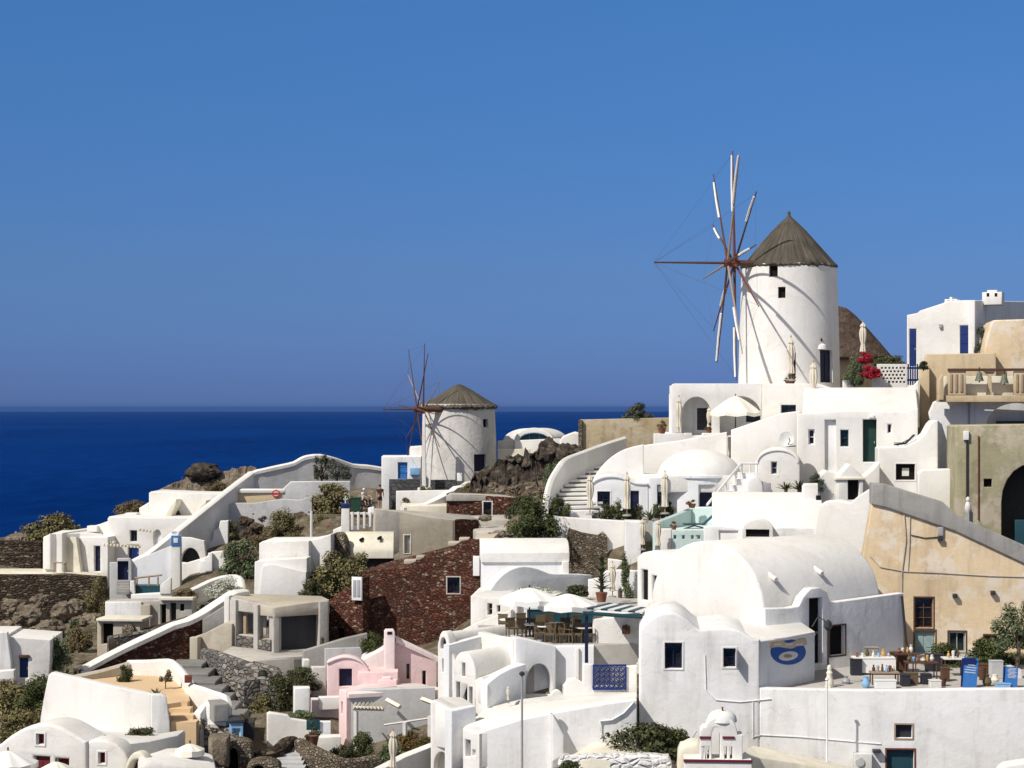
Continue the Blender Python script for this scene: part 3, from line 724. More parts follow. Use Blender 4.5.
t.ext('side_wall', [(939, 400), (939, 380), (943, 374), (944, 400)], -.3, .5, 'ochrepale', .03)
t.bx('back_wall', 944, 376, 1075, 397, .9, 1.3, 'cream')
def bell(px, py, D, k, lb):
    p = P(px, py, D); b_ = T('bell', lb, 'bell', px, py, D)
    b_.add('body', lathe_me([(.01, .06), (.30, .0), (.27, .10), (.20, .32), (.17, .50), (.10, .60), (.02, .62)], p, 20), 'bronze')
    b_.add('hanger', tube_me([p + Vector((0, 0, .58)), p + Vector((0, 0, .92))], .035), 'darkmetal')
    b_.add('clapper', lathe_me([(.02, -.10), (.06, -.05), (.03, .05)], p, 8), 'darkmetal')
bell(979.3, 381, 125.7, 1, 'smaller bronze bell hanging left of the belfry pillar'); bell(1004.3, 383.5, 125.7, 1.2, 'larger bronze bell hanging right of the belfry pillar')

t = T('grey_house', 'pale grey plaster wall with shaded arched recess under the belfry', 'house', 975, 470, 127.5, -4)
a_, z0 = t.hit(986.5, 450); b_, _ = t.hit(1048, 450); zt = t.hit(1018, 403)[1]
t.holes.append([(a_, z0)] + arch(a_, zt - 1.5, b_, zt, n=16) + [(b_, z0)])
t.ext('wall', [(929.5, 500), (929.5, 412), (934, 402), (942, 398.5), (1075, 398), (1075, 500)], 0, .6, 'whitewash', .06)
t.bx('recess', 980, 400, 1060, 450, 1.3, 1.5, 'grey_and_shade')
t.bx('bench', 997, 421, 1040, 427, .9, 1.25, 'darkmetal')
t.add('pipe', tube_me([t.at(969, 388, -.08), t.at(969, 425, -.08)], .06), 'metal')
t = T('white_house', 'white house with square black window opening and rooftop sun chair', 'house', 905, 490, 119, -8)
t.op(896, 464, 915, 480, 'dark', 'dark', rec=.35, surround='white')
t.ext('wall', [(878, 520), (878, 449), (880, 447.5), (906, 446.5), (917, 441), (925, 434), (930.5, 424), (934, 420.5), (938, 420.5), (938, 520)], 0, 4.0, 'white', .08)
t.bx('paper_notice', 902, 468, 909, 476, .3, .33, 'marble')
t.ext('lower_wall', [(918, 520), (918, 474), (922, 469.5), (958, 469), (958, 520)], -1.6, -.1, 'white', .1)
t.re(940, 470, 120, 55)
t.ext('side_wall', [(937.5, 480), (937.5, 420), (942, 424), (955, 466), (955, 480)], 0, .3, 'whitewash', .03)
t = T('deck_chair', 'folding deck chair with dark frame on small white roof', 'deck chair', 905, 446, 120.5)
p = P(905, 445.5, 120.5)
t.add('frame', tube_me([p + Vector((-.7, 0, .05)), p + Vector((.05, 0, .12)), p + Vector((.55, 0, .62))], .05), 'darkmetal')
bm = bmesh.new(); bm_box(bm, -.28, 0, .16, .75, .55, .05, Matrix.Translation(p)); bm_box(bm, .32, 0, .42, .75, .55, .05, Matrix.Translation(p) @ Matrix.Translation((.32, 0, .42)) @ Matrix.Rotation(R(-45), 4, 'Y') @ Matrix.Translation((-.32, 0, -.42)))
t.add('sling', bm2me(bm), 'darkcloth'); t.add('leg', tube_me([p + Vector((-.5, 0, 0)), p + Vector((.45, 0, .5))], .03), 'darkmetal')
t = T('chimney_house', 'small pointed white chapel shaped chimney with black mouth', 'chimney', 850, 497, 117)
t.op(848, 480, 859.5, 500, 'dark', 'dark', rec=.5)
t.ext('wall', [(838, 520), (838, 477), (850, 464), (863.5, 477), (863.5, 520)], 0, 1.6, 'white', .06)
t.bx('ledge', 836, 477.5, 865.5, 480, -.12, 1.0, 'cream', .04)
t.ext('low_wall', [(818, 520), (818, 478), (826, 470), (838, 474), (838, 520)], .5, 2.0, 'white', .1)
t.ext('low_wall', [(864, 520), (864, 477), (872, 470), (880, 462), (880, 520)], .8, 2.2, 'white', .1)
t = T('lattice_wall', 'white pierced lattice parapet beside the red flowers', 'wall', 893, 386, 134.5, -6)
for r_ in range(5):
    for c_ in range(7):
        x = 881 + c_ * 3.7 + (r_ % 2) * 1.6; y = 367 + r_ * 3.5
        if x + 2.1 < 906: t.holes.append([t.hit(x, y + 1.9), t.hit(x + 2.1, y + 1.9), t.hit(x + 2.1, y), t.hit(x, y)])
t.ext('wall', [(877, 400), (877, 364), (907, 364), (907, 400)], 0, .25, 'white', .02)
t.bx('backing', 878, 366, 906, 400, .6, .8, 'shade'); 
t.bx('planter_box', 843, 380, 853, 392, -.6, 0, 'white'); t.bx('planter_box', 873, 379, 888, 390, -.7, -.1, 'whitewash')
t = T('gate', 'blue wooden gate between lattice wall and ochre pillar', 'gate', 912, 385, 133.5, -6)
for k in range(5): t.bx('picket', 907.5 + k * 2.3, 364, 909 + k * 2.3, 385, 0, .05, 'blue', .01)
t.bx('rail', 907, 367, 919, 369, .05, .1, 'blue', .01); t.bx('rail', 907, 379, 919, 381, .05, .1, 'blue', .01)

# domed house in the middle
t = T('domed_house', 'white house with shallow dome and wavy parapet above closed parasols', 'house', 660, 515, 121, -3)
t.op(597.5, 491.5, 610, 508, 'win', 'navy', nx=2, ny=2, surround='white'); t.op(630.5, 491, 639, 517, 'door', 'navy', nx=1, ny=2)
t.ext('front_wall', [(592, 540), (592, 481.5)] + sm([(592, 481.5), (598, 477.5), (607, 475), (618, 475.3), (628, 479), (636, 482), (648, 482.5)], 3)[1:] + [(649, 540)], 0, 3.4, 'bluewhite', .07)
t.ext('parapet_moulding', sm([(592, 482), (598, 478), (607, 475.5), (618, 475.8), (628, 479.5), (636, 482.5), (648, 483)], 3) + sm([(648, 485), (636, 484.5), (628, 481.5), (618, 478), (607, 477.7), (598, 480.2), (592, 484)], 3), -.10, .0, 'white', .03)
t.ext('wing_wall', [(592, 520)] + sm([(592, 483), (595, 476), (602, 466), (611, 457.5), (622, 450.5), (634, 446.5), (644, 444.5)], 3) + [(644, 520)], 3.5, 4.2, 'white', .10)
t.ext('back_wall', [(638, 520), (638, 446), (680, 440.5), (727, 432), (727, 520)], 8.0, 8.8, 'white', .1)
t.re(690, 515, 121, 0)
p = t.p0; c0 = P(691, 476, 125)
t.op(657.5, 485, 662, 506, 'win', 'petrol', nx=1, ny=2)
t.ext('link_wall', [(648, 540), (648, 477.5), (668, 477.5), (668, 540)], .1, 4.2, 'bluewhite', .06)
t.foot('flat_roof', [(646, 121.3), (735, 121.3), (735, 128), (640, 128)], -5.4, ZA(475.5, 121.3), 'white', .08)
zc = ZA(477, 121); 
dr = t.add('drum', lathe_me([(2.68, -8.5 - c0.z), (2.68, zc - c0.z - .12), (2.80, zc - c0.z - .08), (2.80, zc - c0.z + .06), (2.5, zc - c0.z + .1)], c0 + Vector((0.4, -1.2, 0)), 48), 'bluewhite')
t.add('dome', lathe_me([(2.72 * math.cos(a), 1.75 * math.sin(a)) for a in [R(4 * i) for i in range(0, 23)]], Vector((c0.x + .45, c0.y - 1.1, zc - .05)), 56), 'white', smooth=60)
bm = bmesh.new(); q = P(708.5, 498, 120); bm_box(bm, q.x, q.y + .6, q.z - .3, 1.05, 3.2, 2.2); 
cut(dr, [bm2me(bm)])
t.re(708.5, 505, 121.4, 6); t.op(699.5, 486.5, 717.5, 512, 'door', 'navy', rec=.25, nx=2, ny=2, arched=.4, hole=False)
t.ext('door_arch', [(697.5, 512)] + arch(697.5, 495, 719.5, 484.8) + [(719.5, 512), (717.5, 512)] + arch(717.5, 496, 699.5, 486.8) + [(699.5, 512)], .0, .6, 'bluewhite', .03)

# the long white stair
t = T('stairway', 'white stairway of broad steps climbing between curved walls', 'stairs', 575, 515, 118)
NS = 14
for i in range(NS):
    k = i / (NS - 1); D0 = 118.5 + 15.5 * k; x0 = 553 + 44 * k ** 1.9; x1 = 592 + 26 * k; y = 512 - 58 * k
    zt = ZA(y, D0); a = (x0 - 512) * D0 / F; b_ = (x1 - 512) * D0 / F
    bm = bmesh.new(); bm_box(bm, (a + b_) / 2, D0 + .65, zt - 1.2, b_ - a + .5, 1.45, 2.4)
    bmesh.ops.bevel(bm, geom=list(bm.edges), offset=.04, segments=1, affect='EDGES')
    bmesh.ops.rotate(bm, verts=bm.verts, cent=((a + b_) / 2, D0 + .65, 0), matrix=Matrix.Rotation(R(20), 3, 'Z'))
    sp_ = t.add('step', bm2me(bm), 'path_and_riser_shade')  # dark colour stands in for shade on the risers of the white stair
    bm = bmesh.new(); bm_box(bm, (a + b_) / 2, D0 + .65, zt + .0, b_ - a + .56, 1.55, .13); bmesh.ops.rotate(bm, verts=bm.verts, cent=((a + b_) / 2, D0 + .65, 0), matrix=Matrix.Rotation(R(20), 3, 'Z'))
    t.add('lit_tread', bm2me(bm), 'white', parent=sp_)  # white slab stands in for the sunlit tread above its dark riser
t.wall('stair_wall', [(545, 503, 117.6), (547, 492, 119.3), (551, 478, 122), (558, 466, 124.3), (565, 457.5, 126.2), (580, 451.5, 128.6), (602, 443.5, 132), (624, 436.5, 135.5)], .4, 2.4, 'white', 3)
t.bx('landing', 553, 511, 592, 530, .3, 2.2, 'whitewash')

t = T('terrace_house', 'white retaining wall with rough stone panel under the parasol terrace', 'wall', 600, 560, 116, -2)
t.ext('wall', [(553, 600), (553, 516), (560, 517), (592, 519), (625, 521), (640, 523), (640, 600)], 0, .7, 'white', .07)
t.ext('stone_panel', sm([(567, 600), (567, 534), (572, 529.5), (580, 532), (590, 534), (598, 535), (607, 536), (608, 600)], 2), -.35, -.02, 'tanstone', .05)
t.foot('terrace_floor', [(553, 116.3), (672, 116.3), (672, 122.5), (560, 122.5)], -12, ZA(520.5, 116.5), 'paving')
t.ext('pier', [(625, 620), (625, 521.5), (641, 522), (641, 620)], -2.2, -.05, 'whitewash', .06)
t.ext('lower_wall', [(608, 640), (608, 559), (626, 561), (626, 640)], -1.4, -.8, 'white', .06)
t = T('teal_terrace', 'small pale teal walled sun terrace with pierced front parapet', 'terrace', 690, 548, 112.5, -4)
for x in (675, 683.5, 692.5, 699): t.holes.append(arch(*t.hit(x - 1.4, 538), *(t.hit(x + 1.4, 535.2)), n=6) if 0 else [t.hit(x - 1.3, 539), t.hit(x + 1.3, 539), t.hit(x + 1.3, 535.3), t.hit(x - 1.3, 535.3)])
t.ext('front_wall', [(671.5, 570), (671.5, 530), (703.5, 530), (703.5, 570)], 0, .25, 'teal', .03)
t.bx('backing', 672, 533, 703, 548, .6, .8, 'teal')
t.ext('corner_post', [(660.5, 570), (660.5, 529), (671.3, 529), (671.3, 570)], -.05, .7, 'white', .05)
t.wall('left_wall', [(655, 521.5, 113.5), (672, 515, 116), (689, 508, 118.6)], .3, 3, 'teal', 0); t.wall('back_wall', [(689, 507, 118.8), (713, 506.5, 118)], .3, 3, 'teal', 0)
t.foot('floor', [(655, 112.9), (714, 112.9), (714, 119), (690, 119)], -10, ZA(529, 114.5), 'teal', .02)
t = T('sun_lounger', 'dark teal sun lounger tilted up on the teal terrace', 'lounger', 700, 527, 115)
p = P(699, 529, 115); bm = bmesh.new()
bm_box(bm, -.35, 0, .3, 1.2, .65, .08, Matrix.Translation(p)); bm_box(bm, 0, 0, 0, 1.0, .65, .08, Matrix.Translation(p + Vector((.62, 0, .62))) @ Matrix.Rotation(R(-42), 4, 'Y'))
t.add('cushion', bm2me(bm), 'petrol'); t.add('frame', tube_me([p + Vector((-.95, -.2, .02)), p + Vector((-.3, -.25, .22)), p + Vector((.5, -.2, .02))], .05), 'darkmetal')
t = T('railing', 'white metal handrail slanting up the outside steps beside the dome', 'railing', 730, 510, 118)
t.add('handrail', tube_me([P(707, 505, 116.5), P(741, 463.5, 121), P(758, 463.5, 121)], .08), 'whitepaint')
for x, y, D in ((716, 494, 117.7), (726, 481.5, 119), (735, 471, 120.2), (742, 463.5, 121), (750, 463.5, 121), (757, 463.5, 121)):
    t.add('post', tube_me([P(x, y, D), P(x, y, D) - Vector((0, 0, 1.1))], .045), 'whitepaint')
t = T('outside_steps', 'white outdoor steps and landing between dome and arched wall', 'stairs', 738, 515, 121)
for i in range(7):
    x = 716 + i * 4.2; y = 510 - i * 6.2; D = 117.3 + i * .62
    bm = bmesh.new(); q = P(x, y, D); bm_box(bm, q.x + .6, q.y + .6, q.z - 1.5, 1.4, 1.3, 3); t.add('step', bm2me(bm), 'whitewash')
t.foot('landing', [(737, 121), (760, 121), (760, 126), (737, 126)], -8, ZA(478, 121), 'whitewash')
t.re(753, 500, 119.5, -6); t.ext('porch_wall', [(745, 520), (745, 488)] + arch(746, 488, 763, 477) + [(763, 520)], 0, 1.5, 'white', .08)
t.bx('porch_niche', 763.5, 483, 771, 492, -.1, .3, 'metal')
t = T('vault_house', 'low white vaulted house with half moon dormer window', 'house', 765, 548, 109, -6)
t.op(746, 529.5, 769.5, 537, 'dark', 'dark', rec=.2, off=-.5)
t.ext('dormer', [(742, 548), (742, 528.5)] + arch(743, 528, 773, 519.5) + [(774, 548)], -.5, 2.6, 'white', .03)
t.holes.append([t.hit(719, 545), t.hit(738, 545), t.hit(738, 530.8), t.hit(719, 530.8)])
t.ext('wall', [(703.5, 580), (703.5, 527), (711, 525.5), (735, 527.5), (800, 528), (833, 528), (833, 580)], 0, .7, 'whitewash', .05)
t.bx('blind_panel', 718, 530, 740, 546, .12, .3, 'whitewash')
t.xv('roof', 712, 825, [(.3, 528.5), (.7, 523), (1.4, 513), (2.4, 503), (3.6, 495.5), (4.8, 492.3), (6, 492), (7.5, 493)], 'white', .1, -7.2)
t.ext('chimney_block', [(803, 520), (803, 487), (805, 484), (818, 484), (819, 520)], 3.0, 4.5, 'white', .06)
t.bx('vent', 816, 495.5, 821, 504, 2.9, 3.1, 'dark')

# central white block and café
t = T('white_house', 'white block with smooth vaulted roof right of the red stone ruin', 'house', 525, 595, 108, 2)
t.ext('wall', [(481.5, 660), (481.5, 556), (569, 555), (569, 660)], 0, 5, 'bluewhite', .05)
t.xv('roof', 480.5, 569.5, [(-.12, 556), (-.1, 553), (.3, 546), (1.0, 541), (2.2, 538.5), (4.0, 538), (5.2, 540)], 'white', .06, -8.75)
t.ext('pier', [(562, 620), (562, 562), (569, 561), (569, 620)], -.35, .2, 'white', .04)
t.re(500, 600, 104.5, 38)
t.ext('side_vault', [(489, 640), (489, 592)] + sm([(489, 592), (496, 582), (504, 574), (514, 568.5), (525, 566.5), (538, 569), (548, 573), (556, 574), (580, 574), (592, 575)], 2) + [(592, 640)], 0, .7, 'bluewhite', .05)
t.re(489, 600, 104.7, -50)
t.ext('vault_body', [(470, 650), (470, 596), (478, 588), (488, 583), (497, 578), (505, 600), (505, 650)], .6, 5, 'white', .12)
t = T('white_house', 'white terrace building with two tiny windows behind the café chairs', 'house', 500, 640, 101, -14)
t.op(487.5, 603.5, 492, 615, 'win', 'metal', nx=1, ny=2); t.op(497, 605.5, 500, 612, 'win', 'metal', nx=1, ny=1)
t.ext('wall', [(470.5, 680), (470.5, 596), (474, 594.5), (482, 597), (545, 600), (545, 680)], 0, 4.5, 'white', .06)
t.bx('pilaster', 510.5, 600, 517, 640, -.4, -.02, 'whitewash'); t.ext('sloped_wall', [(458, 680), (458, 632), (478, 622), (511, 610), (511, 680)], -.9, -.42, 'white', .06)
t = T('cafe_terrace', 'white café terrace with arched niche below its edge', 'terrace', 560, 690, 91, 12)
a_, z0 = t.hit(526, 696); b_, _ = t.hit(552, 696); zt = t.hit(538, 664)[1]
t.holes.append([(a_, z0)] + arch(a_, zt - 1.0, b_, zt, n=16) + [(b_, z0)])
t.ext('front_wall', [(515, 720), (515, 638), (520, 638), (556, 646.5), (556, 720)], 0, 1.0, 'bluewhite', .05)
t.bx('niche', 522, 660, 556, 700, .8, 1.2, 'bluewhite')
t.re(560, 690, 91.6, -2); t.ext('side_wall', [(553, 720), (553, 646.5), (594, 646), (594, 720)], -.2, .5, 'bluewhite', .05)
t.bx('pilaster', 575.5, 648, 579, 695, -.35, -.22, 'white')
t.foot('terrace_floor', [(478, 95), (515, 91.0), (556, 92.2), (594, 91.9), (642, 92.5), (642, 101), (478, 101)], -14.5, ZA(644.5, 92), 'paving')
t.wall('parapet', [(478, 631, 95.3), (497, 636, 93), (516, 637.5, 90.8)], .3, 2.5, 'white', 0)
t.wall('coping', [(515, 637.5, 90.9), (556, 645.8, 92.0), (594, 645.2, 91.9)], .35, .4, 'white', 0)
t.re(497, 690, 92.3, -45); t.ext('corner_wall', [(478, 720), (478, 632), (497, 637), (516, 639), (516, 720)], 0, .5, 'white', .05)
t = T('vaulted_house', 'tall narrow white gabled house with lunette window left of café', 'house', 445, 700, 92, -42)
t.op(440.3, 637.5, 446, 649, 'win', 'petrol', nx=1, ny=1, arched=.7); t.op(442, 659, 444.6, 672, 'win', 'metal', nx=1, ny=2); t.op(449.5, 691, 452, 704, 'win', 'metal', nx=1, ny=1)
t.ext('wall', [(437.5, 740), (437.5, 644)] + arch(438.5, 643, 449, 631, 645)[1:] + [(455, 660), (455, 740)], 0, .5, 'white', .05)
t.ext('body', [(438.3, 740), (438.3, 645)] + arch(439, 644, 448.4, 632.3, 646)[1:] + [(448.4, 740)], .5, 7.5, 'white', .03)
t.re(449.3, 690, 91.7, 45); t.ext('side_wall', [(449, 720), (449, 645), (490, 634), (490, 720)], -.1, .3, 'bluewhite', .03)
t = T('vaulted_house', 'white barrel vaulted gable house with tall narrow french windows', 'house', 470, 715, 89, -38)
t.op(461.8, 663, 464.8, 676.5, 'win', 'metal', nx=1, ny=1); t.op(456, 682, 459.6, 702.5, 'win', 'metal', nx=1, ny=2); t.op(461.2, 684.5, 466.8, 713, 'door', 'darkmetal', nx=1, ny=2, rec=.3); t.op(468.8, 687, 472, 706.5, 'win', 'metal', nx=1, ny=2)
t.ext('wall', [(453.5, 740), (453.5, 668)] + arch(453.5, 668, 475.5, 652, 676, 16)[1:] + [(475.5, 740)], 0, 6.0, 'white', .06)
t = T('white_house', 'white flat house with a lone thin window before the café niche', 'house', 490, 715, 87.5, -38)
t.op(478.8, 686, 481.6, 699, 'win', 'metal', nx=1, ny=2)
t.ext('wall', [(475.5, 740), (475.5, 680), (481, 677), (487.5, 685), (487.5, 740)], 0, .8, 'white', .04)
t.re(487.3, 700, 86.6, 40); t.ext('side_wall', [(487, 740), (487, 684), (500, 674), (512, 668), (526, 664), (526, 740)], 0, .5, 'bluewhite', .05)
t.hull('roof', [(475, 680, 88.4), (487.3, 685, 86.5), (503, 674, 87.8), (524, 663.5, 90), (515, 663, 91.5), (490, 668, 91.5)], -13.6, 'white', .05)
t = T('white_house', 'large white house with sloped vault roof and grey side wall at bottom centre', 'house', 540, 790, 82, 6)
t.ext('wall', [(478.5, 830), (478.5, 733), (485, 730), (520, 719.5), (551, 713), (580, 708), (610, 703), (637, 700), (637, 830)], 0, .8, 'whitewash', .08)
t.ext('buttress', [(551.5, 830), (551.5, 714), (553, 714), (564, 735), (564, 755), (553, 762), (553, 830)], -.5, -.02, 'whitewash', .05)
t.hull('roof', [(462.5, 727.5, 83.5), (479, 733.5, 81.6), (520, 719.8, 82.4), (551, 713.2, 82.7), (637, 700.5, 83.3), (637, 692, 86.8), (600, 692, 87), (560, 694, 87), (520, 699, 87), (485, 708, 86.8)], -15.5, 'white', .1)
t.re(479, 760, 81.55, -48)
t.op(465, 740, 470, 757, 'win', 'metal', nx=1, ny=2); t.op(472, 750, 475, 756, 'win', 'metal', nx=1, ny=1)
t.ext('gable_wall', [(462.5, 830), (462.5, 728), (470, 730), (479, 734), (479, 830)], 0, .8, 'white', .06)
t.re(540, 790, 82, 6)
t.add('conduit', tube_me([t.at(601, 735, -.06), t.at(601, 721, -.06), t.at(612, 720, -.06), t.at(624, 713, -.06), t.at(634, 702, -.06)], .045), 'whitewash')
t = T('white_house', 'small white house with petrol framed window at the bottom centre edge', 'house', 446, 790, 84, -20)
t.op(437, 708.5, 445, 728, 'win', 'petrol', nx=2, ny=2); t.op(434, 752, 449, 800, 'niche', 'cream', rec=.5, arched=.3)
t.ext('wall', [(430.5, 830), (430.5, 702), (434, 700), (455, 711), (455, 830)], 0, .8, 'white', .05)
t.re(452, 790, 83.3, 40); t.ext('side_wall', [(451.5, 830), (451.5, 711), (462, 709), (476, 706), (476, 830)], 0, .5, 'bluewhite', .04)
t.hull('roof', [(430.5, 702, 84.4), (452, 711, 83.4), (476, 706, 86), (462, 697, 88), (440, 697, 87.5)], -15, 'white', .04)
t = T('pergola_house', 'white house under striped blue awning behind the blue railing', 'house', 615, 665, 92.5, -4)
t.op(607.5, 648.5, 614, 666, 'win', 'metal', nx=1, ny=1); t.op(627.5, 644.5, 638, 662, 'win', 'navy', nx=2, ny=1)
t.ext('wall', [(592.5, 700), (592.5, 619), (640, 616), (645, 700)], 0, 4, 'white', .05)
t.bx('ledge', 622, 626.5, 630, 634, -.35, -.02, 'wicker')
t = T('white_wall', 'white low parapet with rounded end posts carrying the ornate blue railing', 'wall', 610, 700, 87, 4)
t.ext('wall', [(564, 730), (564, 686), (569, 679.5), (576, 678), (583, 683), (583, 664), (592.5, 664.5), (592.5, 688), (626, 691.5), (626, 667), (637, 666), (637, 730)], 0, .5, 'white', .06)
t.hull('deck', [(562, 690, 87.3), (637, 697, 87.6), (637, 685, 92.6), (562, 682, 92.6)], -14.5, 'paving', 0)
t.ext('low_arch_wall', sm([(550, 720), (551, 697), (553, 692), (557, 690), (561, 692), (563, 697), (564, 720)], 2), .6, 1.0, 'white', .05)
t = T('blue_railing', 'ornate blue wrought iron railing panel between white posts', 'railing', 609, 690, 86.9, 4)
t.bx('frame', 592.8, 664.5, 626.5, 666.5, 0, .06, 'blue', .01); t.bx('frame', 592.8, 687.5, 626.5, 690, 0, .06, 'blue', .01)
t.bx('frame', 592.8, 666.5, 594.6, 687.5, 0, .06, 'blue', .01); t.bx('frame', 624.7, 666.5, 626.5, 687.5, 0, .06, 'blue', .01)
bm = bmesh.new(); rnd = random.Random(3)
for i in range(6):
    for j in range(4):
        cx, cy = 597.4 + i * 4.9, 669.3 + j * 5.2
        pts = [t.at(cx + 2.3 * math.cos(a), cy + 2.4 * math.sin(a), .02 + .01 * (i % 2)) for a in [6.2832 * k / 10 for k in range(11)]]
        bm_tube(bm, pts, .028, seg=5)
        bm_tube(bm, [t.at(cx - 2.4, cy - 2.6, .03), t.at(cx + 2.4, cy + 2.6, .03)], .025, seg=4)
t.add('scrollwork', bm2me(bm, weld=False), 'blue')
t = T('pergola', 'white and teal striped slat pergola on a dark blue post', 'pergola', 620, 664, 90)
t.add('post', tube_me([P(586.5, 666, 88), P(586.5, 612, 88)], .11, .11, 4), 'navy'); t.add('post', tube_me([P(641, 640, 90), P(641, 614, 90)], .08, .08, 4), 'petrol')
t.add('beam', tube_me([P(583, 613, 87.7), P(642, 617, 88.5)], .09, seg=4), 'petrol'); t.add('beam', tube_me([P(606, 607, 93.5), P(652, 612, 94)], .09, seg=4), 'petrol')
for i in range(8):
    def ed(k, zz): return [P(587 + 55 * k, 611.5 + 4 * k, 87.8 + .8 * k) + Vector((0, 0, zz)), P(609 + 43 * k, 606 + 5.5 * k, 93.4 + .5 * k) + Vector((0, 0, zz))]
    bm = bmesh.new(); A_ = ed(i / 8, .1) + ed((i + .96) / 8, .1)[::-1]; va = [bm.verts.new(q) for q in A_]; vb = [bm.verts.new(q + Vector((0, 0, .07))) for q in A_]
    bm.faces.new(va); bm.faces.new(vb[::-1])
    for q in range(4): bm.faces.new((va[q], vb[q], vb[(q + 1) % 4], va[(q + 1) % 4]))
    t.add('slat', bm2me(bm), 'whitepaint' if i % 2 else 'petrol')
t = T('white_wall', 'white garden wall behind potted palm and climbing plant', 'wall', 615, 600, 107, -4)
t.ext('wall', [(588, 640), (588, 580), (600, 578), (606, 571), (620, 570), (640, 571), (640, 640)], 0, .6, 'whitewash', .08)
t.hull('terrace_floor', [(575, 607, 101), (640, 607, 101), (640, 597, 106.8), (580, 597, 106.8)], -14, 'paving', 0)
